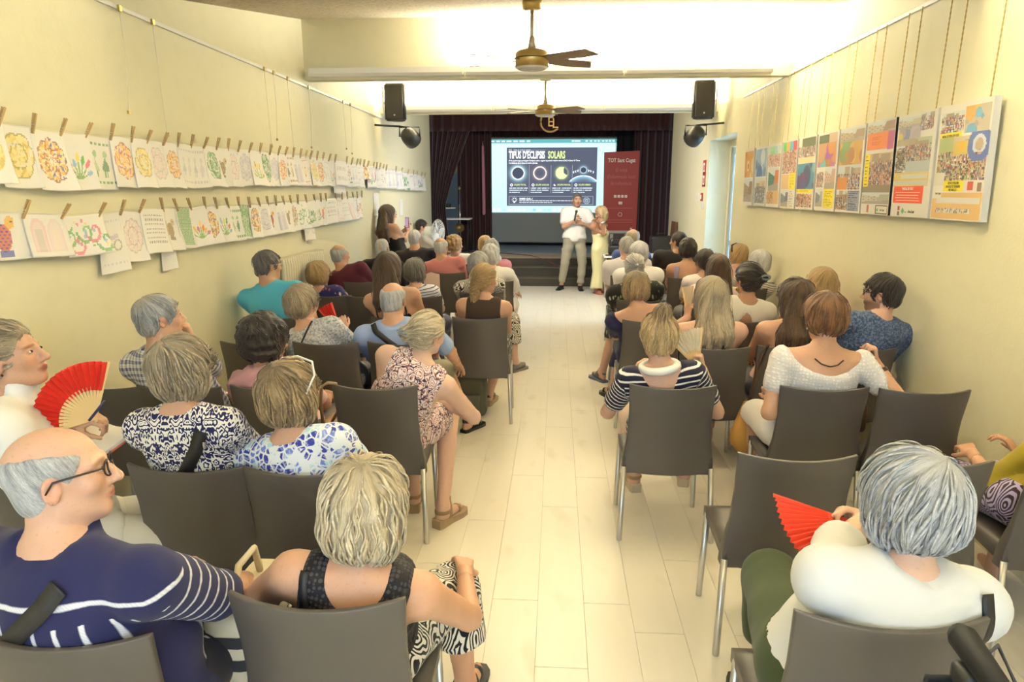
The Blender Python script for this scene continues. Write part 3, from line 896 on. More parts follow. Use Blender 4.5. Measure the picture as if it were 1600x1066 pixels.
def empty(name, loc=(0, 0, 0), rz=0):
    o = bpy.data.objects.new(name, None); COL.objects.link(o); o.location = loc; o.rotation_euler = (0, 0, rz); o.empty_display_size = .1; return o
def tag(o, label, cat, group=None, kind=None):
    if label: o['label'] = label
    if cat: o['category'] = cat
    if group: o['group'] = group
    if kind: o['kind'] = kind
    return o
def struct(o): o['kind'] = 'structure'; return o
def polygon(name, pts, thick, nrm, mat, parent=None):
    """A flat plate: outline pts (3-D), pushed back by thick along -nrm."""
    bm = bmesh.new(); n = Vector(nrm).normalized()*thick
    a = [bm.verts.new(Vector(p)) for p in pts]; b = [bm.verts.new(Vector(p) - n) for p in pts]
    bm.faces.new(a); bm.faces.new(b[::-1])
    for i in range(len(a)): bm.faces.new((a[i], b[i], b[(i + 1) % len(a)], a[(i + 1) % len(a)]))
    return mesh_obj(name, bm, mat, parent)
ONES = ['', 'first', 'second', 'third', 'fourth', 'fifth', 'sixth', 'seventh', 'eighth', 'ninth', 'tenth', 'eleventh', 'twelfth', 'thirteenth', 'fourteenth', 'fifteenth', 'sixteenth', 'seventeenth', 'eighteenth', 'nineteenth']
TENS = {20: ('twentieth', 'twenty'), 30: ('thirtieth', 'thirty'), 40: ('fortieth', 'forty'), 50: ('fiftieth', 'fifty'), 60: ('sixtieth', 'sixty')}
def nth(n):
    if n < 20: return ONES[n]
    t, o = n//10*10, n % 10
    return TENS[t][0] if o == 0 else TENS[t][1] + '-' + ONES[o]
def text(name, s, loc, size, mat, parent=None, rot=(math.pi/2, 0, 0), sx=1., align='LEFT', bold=0., ext=.0006):
    cu = bpy.data.curves.new(name, 'FONT'); cu.body = s; cu.size = size; cu.align_x = align; cu.offset = bold; cu.extrude = ext; cu.resolution_u = 2
    tmp = bpy.data.objects.new('tmp', cu)
    COL.objects.link(tmp); dg = bpy.context.evaluated_depsgraph_get(); dg.update()
    me = bpy.data.meshes.new_from_object(tmp.evaluated_get(dg)); me.name = name
    bpy.data.objects.remove(tmp); bpy.data.curves.remove(cu)
    me.materials.clear(); me.materials.append(mat)
    o = bpy.data.objects.new(name, me); COL.objects.link(o); o.location = loc; o.rotation_euler = rot; o.scale = (sx, 1, 1)
    if parent is not None: o.parent = parent
    return o
def raster(name, img, P, mat, parent=None):
    """A printed sheet: img is (rows, cols, 3) in linear colour, P(u, v) gives the surface point (v from the top)."""
    h, w = img.shape[:2]
    uu, vv = np.meshgrid(np.linspace(0, 1, w + 1), np.linspace(0, 1, h + 1))
    V = P(uu.ravel(), vv.ravel())
    i = np.arange(h*w); r, c = i//w, i % w; a = r*(w + 1) + c
    F = np.stack([a, a + w + 1, a + w + 2, a + 1], 1)
    me = bpy.data.meshes.new(name)
    me.vertices.add(len(V)); me.vertices.foreach_set('co', np.asarray(V, np.float32).ravel())
    me.loops.add(F.size); me.loops.foreach_set('vertex_index', F.astype(np.int32).ravel())
    me.polygons.add(len(F)); me.polygons.foreach_set('loop_start', np.arange(0, F.size, 4, dtype=np.int32))
    col = np.ones((F.size, 4), np.float32); col[:, :3] = np.repeat(img.reshape(-1, 3), 4, 0)
    at = me.color_attributes.new('print', 'FLOAT_COLOR', 'CORNER'); at.data.foreach_set('color', col.ravel())
    me.update(calc_edges=True); me.materials.append(mat)
    o = bpy.data.objects.new(name, me); COL.objects.link(o)
    if parent is not None: o.parent = parent
    return o
def print_mat(name, rough=.6, emit=0.):
    if name in _MC: return _MC[name]
    t = NT(name); c = t.attr('print', 'Color')
    if emit:
        t.put(t.b.inputs['Emission Color'], c); t.b.inputs['Emission Strength'].default_value = emit; t.out((.02, .02, .02, 1), .8)
    else: t.out(c, rough)
    _MC[name] = t.m; return t.m
def glow(name, col, st):
    t = NT(name); t.put(t.b.inputs['Emission Color'], (*col, 1)); t.b.inputs['Emission Strength'].default_value = st
    return t.out((*[c*.1 for c in col], 1), .8)

# ---------------------------------------------------------------- the hall
XL, XR, YB, YS = -2.52, 2.22, -2.2, 13.9
def wall_mat():
    t = NT('cream_plaster'); co = t.new('ShaderNodeTexCoord').outputs['Object']
    n = t.noise(co, 1.3, 4); n2 = t.noise(co, 55, 4, .6); n3 = t.noise(co, 9, 3)
    c = t.mix(t.math('MULTIPLY', n, .5), (.765, .72, .515, 1), (.715, .665, .455, 1))
    c = t.mix(t.math('MULTIPLY', t.step(n3, .60, .08), .12), c, (.62, .55, .36, 1))
    t.bump(t.math('ADD', n2, t.math('MULTIPLY', n3, .8)), .22, .006)
    return t.out(c, .62, 0, .3)
def ceil_mat():
    t = NT('woodchip_ceiling'); co = t.new('ShaderNodeTexCoord').outputs['Object']
    n = t.noise(co, 38, 5, .7); n2 = t.noise(co, 90, 3, .7)
    c = t.mix(t.step(n, .5, .1), (.62, .54, .40, 1), (.42, .35, .24, 1))
    t.bump(t.math('ADD', n, n2), .7, .012)
    return t.out(c, .9, 0, .1)
def floor_mat():
    t = NT('pale_oak_laminate'); co = t.new('ShaderNodeTexCoord').outputs['Object']
    rnd = t.new('ShaderNodeObjectInfo').outputs['Random']
    off = t.math('MULTIPLY', rnd, 40)
    v = t.vmath('ADD', t.vmath('MULTIPLY', co, (7, .9, 1)), t.comb(off, off, 0))
    n = t.noise(v, 2.2, 5, .6); n2 = t.noise(t.vmath('MULTIPLY', v, (4, 1, 1)), 6, 3, .6)
    kn = t.noise(t.vmath('MULTIPLY', t.vmath('ADD', co, t.comb(off, off, 0)), (3.4, 1.6, 1)), 1.4, 2)
    c = t.mix(n, (.76, .71, .60, 1), (.68, .62, .50, 1))
    c = t.mix(t.math('MULTIPLY', n2, .35), c, (.73, .68, .57, 1))
    c = t.mix(t.math('MULTIPLY', t.step(kn, .66, .05), .45), c, (.54, .45, .31, 1))
    c = t.mix(t.math('MULTIPLY', rnd, .30), c, (.72, .67, .56, 1))
    rf = t.math('ADD', .25, t.math('MULTIPLY', n, .14))
    t.bump(n2, .05, .002)
    return t.out(c, rf, 0, .85)
M_WALL, M_CEIL, M_FLOOR = wall_mat(), ceil_mat(), floor_mat()
M_WHITE = plain('white_paint', (.80, .78, .72, 1), .45)
M_TRIM = plain('ivory_paint', (.72, .64, .42, 1), .5)
M_BLACK = plain('black_plastic', (.018, .018, .018, 1), .45)
M_STEEL = plain('brushed_steel', (.55, .54, .52, 1), .32, .9)
M_BRASS = plain('antique_brass', (.46, .34, .13, 1), .34, .85)

fl = struct(box('floor', (XL - .15, YB, -.12), (XR + .15, 13.6, -.008), plain('screed', (.30, .24, .15, 1), .9)))
rw, k = .205, 0
for i in range(int(math.ceil((XR - XL)/rw))):                     # laminate boards with open joints
    x0 = XL + i*rw; y = YB - random.random()*1.2
    while y < 13.3:
        y1 = y + 1.38
        a, b = max(y, YB) + .0012, min(y1, 13.3) - .0012
        if b - a > .1:
            bm = bmesh.new(); bm_box(bm, (x0 + .0005, a, -.010), (min(x0 + rw, XR) - .0005, b, 0), .0006, 1)
            mesh_obj('plank', bm, M_FLOOR, fl)
        y = y1
# walls: plaster slabs, the right one around the door recess
ZT = 3.75
struct(box('wall_left', (XL - .2, YB, 0), (XL, YS, ZT), M_WALL))
DY0, DY1, DZ = 8.98, 10.5, 2.52
wr = struct(box('wall_right', (XR, YB, 0), (XR + .45, DY0, ZT), M_WALL))
box('wall_piece', (XR, DY1, 0), (XR + .45, YS, ZT), M_WALL, wr)
box('wall_piece', (XR, DY0, DZ), (XR + .45, DY1, ZT), M_WALL, wr)
# door at the bottom of the recess, pale blue glass in an ivory frame
def glass_mat():
    if 'door_glass' in _MC: return _MC['door_glass']
    t = NT('door_glass'); m = t.out((.55, .72, .82, 1), .15, 0, .5)
    tr = t.new('ShaderNodeBsdfTransparent'); tr.inputs[0].default_value = (.86, .94, 1, 1); mx = t.new('ShaderNodeMixShader'); mx.inputs[0].default_value = .78
    t.l.new(t.b.outputs[0], mx.inputs[1]); t.l.new(tr.outputs[0], mx.inputs[2]); t.l.new(mx.outputs[0], t.n['Material Output'].inputs[0]); _MC['door_glass'] = m; return m
dr = struct(empty('door_1', (XR + .34, (DY0 + DY1)/2, 0)))
def dbox(n, lo, hi, m, p=dr, **k): return box(n, (lo[0], lo[1] - (DY0 + DY1)/2*0, lo[2]), hi, m, p, **k)
hy = (DY1 - DY0)/2
for y0, y1 in ((-hy, -hy + .08), (hy - .08, hy)): dbox('door_frame', (-.05, y0, 0), (.05, y1, DZ), M_TRIM, bevel=.006)
dbox('door_frame', (-.05, -hy + .08, DZ - .09), (.05, hy - .08, DZ), M_TRIM, bevel=.006)
for s0, s1 in ((-hy + .085, -.005), (.005, hy - .085)):
    lf = dbox('door_leaf', (-.02, s0, .02), (.02, s0 + .09, DZ - .1), plain('blue_grey_paint', (.40, .52, .60, 1), .4), bevel=.004)
    for a, b in (((-.02, s1 - .09, .02), (.02, s1, DZ - .1)), ((-.02, s0 + .09, .02), (.02, s1 - .09, .16)), ((-.02, s0 + .09, 1.02), (.02, s1 - .09, 1.10)), ((-.02, s0 + .09, DZ - .2), (.02, s1 - .09, DZ - .1))):
        box('door_rail', a, b, plain('blue_grey_paint', (.40, .52, .60, 1), .4), lf, bevel=.003)
    gm = glass_mat()
    box('pane', (-.004, s0 + .09, .16), (.004, s1 - .09, 1.02), gm, lf); box('pane', (-.004, s0 + .09, 1.10), (.004, s1 - .09, DZ - .2), gm, lf)
h = tube('door_handle', [(-.02, .05, 1.02), (-.07, .05, 1.02), (-.07, .16, 1.02)], .011, M_STEEL, dr)
# back wall behind the camera with its wide window
wb = struct(box('wall_back', (XL - .2, YB - .2, 0), (XR + .2, YB, 1.1), M_WALL))
box('wall_piece', (XL - .2, YB - .2, 2.8), (XR + .2, YB, ZT), M_WALL, wb)
box('wall_piece', (XL - .2, YB - .2, 1.1), (-1.95, YB, 2.8), M_WALL, wb); box('wall_piece', (1.75, YB - .2, 1.1), (XR + .2, YB, 2.8), M_WALL, wb)
wn = struct(empty('window_1', (-.1, YB - .05, 1.95)))
for a, b in (((-1.85, -.04, -.85), (1.85, .04, -.79)), ((-1.85, -.04, .79), (1.85, .04, .85)), ((-1.85, -.04, -.79), (-1.79, .04, .79)), ((1.79, -.04, -.79), (1.85, .04, .79)), ((-.03, -.03, -.79), (.03, .03, .79))):
    box('window_frame', a, b, M_WHITE, wn)
# saw-tooth ceiling: each bay climbs to an upright face that carries the uplights
cl = struct(empty('ceiling', (0, 0, 0)))
ZB, ZF = 2.88, 3.43
edges = [YB] + list(BEAMS) + [YS]
for i in range(len(edges) - 1):
    y0, y1 = edges[i], edges[i + 1]; z0 = ZB + .03; z1 = z0 + (y1 - y0)*.172
    bm = bmesh.new()
    q = [(XL, y0 + .05, z0), (XR, y0 + .05, z0), (XR, y1, z1), (XL, y1, z1)]
    a = [bm.verts.new(p) for p in q]; b = [bm.verts.new((p[0], p[1], p[2] + .12)) for p in q]
    bm.faces.new(a); bm.faces.new(b)
    for j in range(4): bm.faces.new((a[j], a[(j + 1) % 4], b[(j + 1) % 4], b[j]))
    mesh_obj('ceiling_bay', bm, M_CEIL, cl)
M_LAMP = glow('lit_tube', (1., .93, .78), 14)
for bi, y in enumerate(BEAMS):
    zf = ZB + .03 + (y - edges[bi])*.172
    fc = struct(box('trim_%d' % (bi + 1), (XL, y, ZB), (XR, y + .13, zf + .1), M_WALL))
    segs = ((-2.44, -.92), (-.90, .62), (.64, 2.02))
    for si, (a, b) in enumerate(segs):
        lit = not (bi == 2 and si == 0)
        if bi < 2 and si == 0: lit = False  # strip lights on the first two beams are added, never in view
        rt = empty('strip_light', ((a + b)/2, y - .06, ZB + .05)); hw = (b - a)/2
        pos = ('left', 'middle', 'right')[si]; bn = {0: 'first, added lamp above camera,', 1: 'second, added lamp out of view,', 2: 'nearer', 3: 'farther'}[bi]
        tag(rt, f'white strip uplight, {pos} one on the {bn} ceiling beam' + ('' if lit else ', switched off'), 'light', 'uplights along the ceiling beams')
        bm = bmesh.new()                                          # an open trough
        prof = [(-.05, .045), (-.045, -.005), (-.02, -.03), (.03, -.03), (.055, -.01), (.058, .045), (.050, .045), (.048, -.004), (.028, -.022), (-.018, -.022), (-.038, -.002), (-.043, .045)]
        A = [bm.verts.new((-hw, p[0], p[1])) for p in prof]; B = [bm.verts.new((hw, p[0], p[1])) for p in prof]
        for j in range(len(prof)): bm.faces.new((A[j], A[(j + 1) % len(prof)], B[(j + 1) % len(prof)], B[j]))
        mesh_obj('housing', bm, M_WHITE, rt)
        for e in (-hw, hw - .006): box('end_cap', (e, -.05, -.03), (e + .006, .058, .045), M_WHITE, rt)
        tube('lamp_tube', [(-hw + .05, .005, .012), (hw - .05, .005, .012)], .013, M_LAMP if lit else M_WHITE, rt, 10)
        if lit:
            o = area('uplight', (0, .005, .05), (math.radians(190), 0, 0), (b - a) - .1, .06, LAMP_POWER, LAMP_COL)
            o.parent = rt
# unseen strip lights added on the stage side of the last beam to brighten the speakers
for s_, (a, b) in (('left', (-1.3, -.1)), ('right', (.0, 1.2))):
    rt = empty('added_stage_light', ((a + b)/2, BEAMS[-1] + .20, ZB + .06)); hw = (b - a)/2
    box('housing', (-hw, -.05, -.02), (hw, .05, .05), M_WHITE, rt, .006); tube('lamp_tube', [(-hw + .04, .02, -.034), (hw - .04, .02, -.034)], .013, M_LAMP, rt, 10)
    o = area('stage_fill_lamp', (0, .045, -.06), (math.radians(46), 0, 0), (b - a) - .1, .05, 25, (1., .98, .94)); o.parent = rt
    tag(rt, f'added strip light on the stage side of the farther beam, {s_} one, hidden from view', 'light')
# proscenium, stage and steps
pw = struct(box('wall_front', (XL - .2, YS, 3.36), (XR + .2, YS + .15, ZT + .2), M_WALL))
M_STEP = plain('grey_brown_lino', (.055, .048, .036, 1), .6, bump=.2)
M_STAGE = plain('stage_boards', (.13, .15, .17, 1), .45)
st = struct(empty('trim_9', (0, 0, 0)))
for i in range(3):
    z0, z1 = .17*i, .17*(i + 1); y0 = 13.2 + .30*i
    box('stair_riser', (XL, y0, z0), (XR, y0 + .03, z1 - .03), M_STEP, st)
    box('stair_tread', (XL, y0 - .012, z1 - .03), (XR, y0 + .33, z1), plain('tread', (.10, .085, .06, 1), .55) if i < 2 else plain('stage_edge_wood', (.33, .23, .12, 1), .5), st, bevel=.004)
box('stage_edge', (XL, 14.1, .36), (XR, 14.65, .512), plain('stage_edge_wood', (.33, .23, .12, 1), .5), st)
struct(box('floor_stage', (-3.2, 14.65, .3), (3.0, 18.4, .51), M_STAGE))
M_BACK = plain('stage_blue_wall', (.30, .38, .42, 1), .8)
struct(box('wall_stage', (-3.2, 18.2, .5), (3.0, 18.35, 4.2), M_BACK))
struct(box('wall_stage_left', (-3.3, YS + .15, .3), (-3.15, 18.3, 4.2), M_BACK)); struct(box('wall_stage_right', (2.85, YS + .15, .3), (3.0, 18.3, 4.2), M_BACK))
struct(box('ceiling_stage', (-3.3, YS, 4.1), (3.0, 18.4, 4.25), M_BLACK))
# curtains: pleated cloth with real folds
def curtain_mat():
    t = NT('maroon_velvet'); co = t.new('ShaderNodeTexCoord').outputs['Object']
    c = t.mix(t.noise(co, 30, 3), (.036, .007, .006, 1), (.020, .0035, .004, 1)); return t.out(c, .8, 0, .2, Sheen_Weight=.3)
M_CUR = curtain_mat()
def drape(name, left, right, z0, z1, y, mat, n=90, amp=.04, per=.16, rows=12):
    """left/right give the side edges as functions of height share (0 at the bottom)."""
    tt = np.linspace(0, 1, rows); ss = np.linspace(0, 1, n)
    V = []
    w0 = abs(right(1.) - left(1.))
    for t_ in tt:
        a, b = left(t_), right(t_); z = z0 + (z1 - z0)*t_
        sq = abs(b - a)/w0
        for s_ in ss:
            V.append((a + (b - a)*s_, y + amp*(.5 + .5*min(1.6, 1/max(sq, .3))**.5)*math.sin(2*math.pi*s_*w0/per + .6*math.sin(7*s_)), z))
    F = [(r*n + c, r*n + c + 1, (r + 1)*n + c + 1, (r + 1)*n + c) for r in range(rows - 1) for c in range(n - 1)]
    o = np_mesh(name, np.array(V), F, mat)
    m = o.modifiers.new('cloth', 'SOLIDIFY'); m.thickness = .012
    return o
tag(drape('stage_valance', lambda t: XL - .1, lambda t: XR + .1, 2.97, 3.72, 14.10, M_CUR, 160, .03, .22, 5), 'dark maroon pleated valance across the top of the stage', 'curtain')
c = at_y(690, 300, 14.35)[0]
tied = lambda t: -2.30 + max(0, t - .36)**1.15*1.02 + max(0, .36 - t)*.25
tag(drape('stage_curtain', lambda t: XL - .15, lambda t: tied(t), .52, 3.2, 14.3, M_CUR, 60, .035, .11, 22), 'dark maroon stage curtain pulled aside beside the left wall', 'curtain')
tag(drape('stage_curtain', lambda t: at_y(716, 300, 15.2)[0], lambda t: at_y(768, 300, 15.2)[0], .52, 3.5, 15.2, M_CUR, 70, .03, .13), 'dark maroon stage curtain hanging left of the projection screen', 'curtain')
tag(drape('stage_curtain', lambda t: at_y(990, 300, 14.9)[0], lambda t: XR + .25, .52, 3.5, 15.0, M_CUR, 90, .04, .14), 'dark maroon stage curtain behind the right side of the stage', 'curtain')
tag(drape('stage_curtain', lambda t: at_y(962, 300, 16.2)[0], lambda t: at_y(996, 300, 16.2)[0], .52, 3.6, 16.2, plain('black_drape', (.006, .005, .006, 1), .9), 40, .03, .15), 'black curtain strip right behind the red roll-up banner', 'curtain')
tag(drape('stage_curtain', lambda t: XL - .3, lambda t: XR + .3, 3.02, 4.1, 16.4, M_CUR, 120, .03, .2, 4), 'dark border curtain hanging above the projection screen', 'curtain')
# gold ring emblem with interlaced letters on the valance
em = empty('stage_emblem', (at_y(860, 188, 13.98)[0], 13.98, 3.13))
M_GOLD = plain('dull_gold', (.42, .26, .08, 1), .45, .5)
bm = bmesh.new(); bm_tube(bm, [(.19*math.cos(a), 0, .19*math.sin(a)) for a in np.linspace(.75, 5.6, 30)], .022, 8); mesh_obj('ring', bm, M_GOLD, em, True)
text('letter', 'E', (-.06, -.02, -.09), .26, M_GOLD, em, ext=.01); text('letter', 'L', (.03, -.03, -.12), .26, M_GOLD, em, ext=.01)
tag(em, 'gold ring emblem with interlaced letters on the maroon valance', 'emblem')
# ---------------------------------------------------------------- projection screen and slide
YP = 16.9
def px(x, y): return at_y(x, y, YP)
scr = empty('projection_screen', (px(866, 290)[0], YP, 0))
ox = scr.location.x
x0, zt = px(765, 204)[0], px(765, 204)[2]; x1, zb = px(967, 204)[0], .56
bmx = lambda v: v - ox
box('screen_cloth', (bmx(x0), .0, zb), (bmx(x1), .012, zt), plain('screen_cloth', (.34, .36, .34, 1), .9), scr)
tube('roller_case', [(bmx(x0) - .06, .01, zt + .05), (bmx(x1) + .06, .01, zt + .05)], .055, M_BLACK, scr, 12)
tube('weight_bar', [(bmx(x0) - .02, .0, zb), (bmx(x1) + .02, .0, zb)], .02, M_BLACK, scr, 8)
tag(scr, 'wide grey projection screen at the back of the stage showing a solar eclipse slide', 'projection screen')
# the projected picture: desktop with menu bar, slide and dock, printed as light
SW, SH = 300, 172
img = np.zeros((SH, SW, 3)); img[:] = (.52, .90, .92)
yy, xx = np.mgrid[0:SH, 0:SW].astype(float)
img[:] = img*(1 - .25*np.clip((yy/SH)[..., None] - .3, 0, 1))
img[:9] = (.10, .34, .36)
rg = np.random.RandomState(4)
for i, (a, w_) in enumerate(((2, 9), (16, 8), (28, 8), (40, 11), (56, 10), (70, 12), (87, 8))): img[3:6, a:a + w_] = (.8, .95, .95)
img[3:6, 198:212] = (.75, .6, .95)
for a in (192, 224, 234, 244, 252, 262, 270, 278, 286): img[3:6, a:a + 5] = (.7, .95, .92)
img[10:12, 245:290] = (.45, .75, .78); img[13:14, 4:14] = (.4, .7, .72)
sx0, sx1, sy0, sy1 = 40, 252, 19, 156
NAVY = (.075, .085, .125)
img[sy0:sy1, sx0:sx1] = NAVY
def disc(cx, cy, r): return np.sqrt((xx - cx)**2 + (yy - cy)**2) - r
def blend(m, c):
    m = np.clip(m, 0, 1)[..., None]; img[:] = img*(1 - m) + np.array(c)*m
ins = (xx >= sx0) & (xx < sx1)
d = disc(66, 78, 14); blend(np.where(d > 0, np.exp(-d/3.6)*.95, 0)*ins, (.50, .85, .95)); blend((np.abs(d) < 1.3)*1., (.9, 1, 1)); blend((d < -.6)*1., (.05, .06, .09))
d = disc(118, 78, 14.5); blend(np.exp(-np.abs(d)/2.2)*.5, (.7, .5, .35)); blend((np.abs(d) < 1.1)*1., (1, .95, .85)); 
d = disc(169, 78, 14); blend(np.where(d > 0, np.exp(-d/2.)*.5, 0), (.5, .7, .25)); blend((d < 0)*1., (.62, .86, .36)); blend(((d < 0) & (disc(184, 72, 11) < 0))*1., NAVY)
d = disc(220, 128, 44); blend(((d < 0) & (yy < 100) & ins)*np.exp(d/5.), (.35, .65, .85)); blend(((np.abs(d) < .9) & (yy < 97) & ins)*1., (.8, .95, 1))
d = disc(220, 71, 6.5); blend(np.where(d > 0, np.exp(-d/2.)*.8, 0), (.6, .85, 1)); blend((d < -.5)*1., (.04, .05, .08))
for i, a in enumerate((-22, -17, -12, 11, 16, 22)):
    cx, cy = 220 + a, 76 - abs(22 - abs(a))*.28; d = disc(cx, cy, 2.6); d2 = disc(cx + (1.3 if a < 0 else -1.3), cy, 2.2); blend(((d < 0) & (d2 > 0))*1., (.85, .95, 1))
for a in (93.5, 144, 194.5): img[60:126, int(a)] = (.30, .32, .38)
for i, a in enumerate((51, 102, 153, 203)):
    d = disc(a, 106, 2.8); blend((np.abs(d) < .8)*1. if i != 2 else ((d < 0) & (disc(a + 2, 104, 2) > 0))*1., (.75, .85, .9))
    for r_, L in ((113, 44), (118, 42), (123, 26)):
        m = rg.rand(L) > .16; img[r_:r_ + 2, a - 5:a - 5 + L][:, m] = (.62, .72, .78)
for r_ in (133, 152): img[r_, 45:245] = (.32, .36, .42)
img[133:153, 45] = img[133:153, 244] = (.32, .36, .42)
d = disc(58, 141, 4); blend((np.abs(d) < .8)*1., (.8, .85, .85)); img[146:149, 56:60] = (.8, .85, .85)
for a in range(8): img[int(141 + 7*math.sin(a*.785)), int(58 + 7*math.cos(a*.785))] = (.7, .75, .75)
d = disc(229, 143, 7); blend((np.abs(d) < .8)*1., (.35, .42, .48)); blend((np.abs(disc(229, 143, 3)) < .8)*1., (.35, .42, .48)); img[136:151:3, 224:234:2] = (.3, .36, .42)
img[159:171, :] = img[159:171, :]*.6 + np.array((.50, .62, .86))*.4
for i in range(24):
    a = 5 + i*12; c = [(.25, .45, .8), (.8, .85, .9), (.35, .6, .75), (.3, .75, .6), (.8, .5, .5), (.85, .85, .8), (.15, .5, .55), (.5, .75, .9)][i % 8 if i % 3 else 1]
    d = np.maximum(np.abs(xx - a - 4), np.abs(yy - 165)) - 3.6; blend((d < 0)*.8, c)
pz0, pz1 = px(765, 218)[2], px(765, 332)[2]
raster('projected_picture', img, lambda u, v: np.stack([bmx(x0) + u*(x1 - x0), -.004 + 0*u, pz0 + (pz1 - pz0)*v + .03*(u - .5)*0], 1), print_mat('projected_light', emit=1.0), scr)
TW, TY = glow('slide_white', (.93, .97, .95), 1.0), glow('slide_yellow', (.62, .78, .28), 1.0); TG = glow('slide_grey', (.55, .62, .66), .9)
def slide(s, c, r, size, mat, sx=1., bold=0., al='LEFT'):
    u, v = c/SW, r/SH
    return text('lettering', s, (bmx(x0) + u*(x1 - x0), -.010, pz0 + (pz1 - pz0)*v), size, mat, scr, sx=sx, bold=bold, align=al)
T0 = slide("TIPUS D'ECLIPSIS", 45, 44, .235, TW, .50, .007); bpy.context.view_layer.update(); slide("SOLARS", 45 + (T0.dimensions.x + .07)/(x1 - x0)*SW, 44, .235, TY, .50, .007)
slide("05", 45, 28, .085, TG, .9, .001); slide("TIPUS D'ECLIPSIS", 56, 27.6, .062, TG, .9, .001)
img_l = box('rule_line', (bmx(x0) + 92/SW*(x1 - x0), -.008, pz0 + (pz1 - pz0)*25.4/SH), (bmx(x0) + 132/SW*(x1 - x0), -.006, pz0 + (pz1 - pz0)*25/SH), TG, scr)
slide("Hi ha quatre tipus principals d'eclipsis solars, segons la posició relativa entre el Sol, la Lluna i la Terra", 45, 51, .052, TW, .80, .001)
slide("i la distància de la Lluna al nostre planeta.", 45, 56.5, .052, TW, .80, .001)
for c, s in ((58, 'ECLIPSI TOTAL'), (109, 'ECLIPSI ANULAR'), (160, 'ECLIPSI PARCIAL'), (210, 'ECLIPSI HÍBRID')): slide(s, c, 108, .054, TY, .8, .001)
slide("SABIES QUE...?", 70, 141, .058, TW, .9, .0015)
for r_, L in ((142.8, 128), (147, 78)):
    c = 70
    while c < 70 + L:
        w_ = rg.uniform(3, 9); slide_b = box('text_line', (bmx(x0) + c/SW*(x1 - x0), -.008, pz0 + (pz1 - pz0)*(r_ + 1.9)/SH), (bmx(x0) + min(c + w_, 70 + L)/SW*(x1 - x0), -.006, pz0 + (pz1 - pz0)*r_/SH), TG, scr); c += w_ + 1.2
# thin green cable hanging beside the screen, pale pink roll of cloth on the other side
a = at_y(961, 204, 16.7); b = at_y(963, 238, 16.7)
tag(tube('green_cord', [np.array([a[0], a[1], 4.1]), a, (a + b)/2 + np.array([.012, 0, 0]), b - np.array([0, 0, .3])], .008, plain('green_cord', (.05, .45, .15, 1), .5)), 'thin green cord hanging at the right edge of the projection screen', 'cord')
a = at_y(755, 224, 15.05); b = at_y(755.5, 336, 15.05)
rb = empty('hanging_roll', (a[0], 15.05, 0)); L = a[2] - b[2]
tube('rolled_cloth', [(0, 0, b[2]), (.004, 0, b[2] + .03), (0, 0, b[2] + L*.5), (-.01, 0, a[2] - .08), (-.01, 0, a[2] - .02)], [.02, .036, .034, .026, .008], plain('pink_cloth', (.42, .17, .22, 1), .8), rb, 10)
tube('hook', [(-.01, 0, a[2] - .03), (-.01, .02, a[2] + .05), (-.01, .17, a[2] + .05)], .008, M_BRASS, rb)
tag(rb, 'narrow pink roll of cloth hanging from a hook on the left stage curtain', 'cloth')
# roll-up banner
BY = 14.9
bn = empty('roll_up_banner', at_y(972, 300, BY)*np.array([1, 1, 0]) + np.array([0, 0, .51])); bx = bn.location.x
bl, brr, bt = at_y(944, 238, BY)[0] - bx, at_y(1000, 236, BY)[0] - bx, at_y(944, 238, BY)[2] - .51
M_RED = plain('banner_red', (.30, .030, .022, 1), .55)
polygon('banner_sheet', [(bl + .02, 0, .1), (brr - .02, 0, .1), (brr, 0, bt + .03), (bl, 0, bt)], .004, (0, -1, 0), M_RED, bn)
box('base', (bl - .02, -.10, 0), (brr + .02, .10, .09), M_STEEL, bn, .02); tube('pole', [(0, .03, .08), (0, .03, bt)], .012, M_STEEL, bn)
M_CR, M_FADE = plain('banner_lettering', (.72, .60, .50, 1), .6), plain('banner_lettering_faint', (.46, .13, .10, 1), .6)
cx = (bl + brr)/2; bwid = brr - bl
text('lettering', 'TOT Sant Cugat', (cx, -.006, bt - .20), .112, M_CR, bn, sx=.76, align='CENTER', bold=.003)
for i, s in enumerate(('El mitjà', "d'informació local", 'de referència')): text('lettering', s, (cx, -.006, bt - .40 - i*.135), .115, M_FADE, bn, sx=.72, align='CENTER')
for i in range(4): box('social_icon', (cx - .14 + i*.075, -.006, bt - .93), (cx - .085 + i*.075, -.003, bt - .875), M_CR, bn, .008)
box('social_icon', (cx - .04, -.006, bt - 1.07), (cx + .04, -.003, bt - 1.01), M_CR, bn, .012)
bm = bmesh.new(); bm_tube(bm, [(cx + .04*math.cos(a), -.006, bt - 1.28 + .04*math.sin(a)) for a in np.linspace(0, 6.28, 14)], .005, 5); mesh_obj('social_icon', bm, M_CR, bn)
for z in (1.15, 1.40, 1.45): box('rule_line', (bl + .1, -.005, bt - z), (brr - .1, -.003, bt - z + .008), M_FADE, bn)
bi = np.zeros((34, 40, 3)); bi[:] = (.10, .075, .06); bi[0:3] = (.42, .38, .33); bi[4:22, 0:6] = (.35, .34, .28); bi[4:20, 28:33] = (.36, .34, .28); bi[4:24, 8:12] = (.4, .39, .33); bi[4:22, 13:27] = (.06, .045, .04); bi[7:20:3, 14:26] = (.14, .10, .08); bi[22:] = (.22, .17, .13); bi[26:30, 10:30] = (.30, .24, .19)
raster('banner_photo', bi, lambda u, v: np.stack([bl + .05 + u*(bwid - .12), -.004 + 0*u, bt - 1.62 - v*.62], 1), print_mat('print', .6), bn)
tag(bn, 'red roll-up banner with cream lettering standing on the stage right of the screen', 'banner')

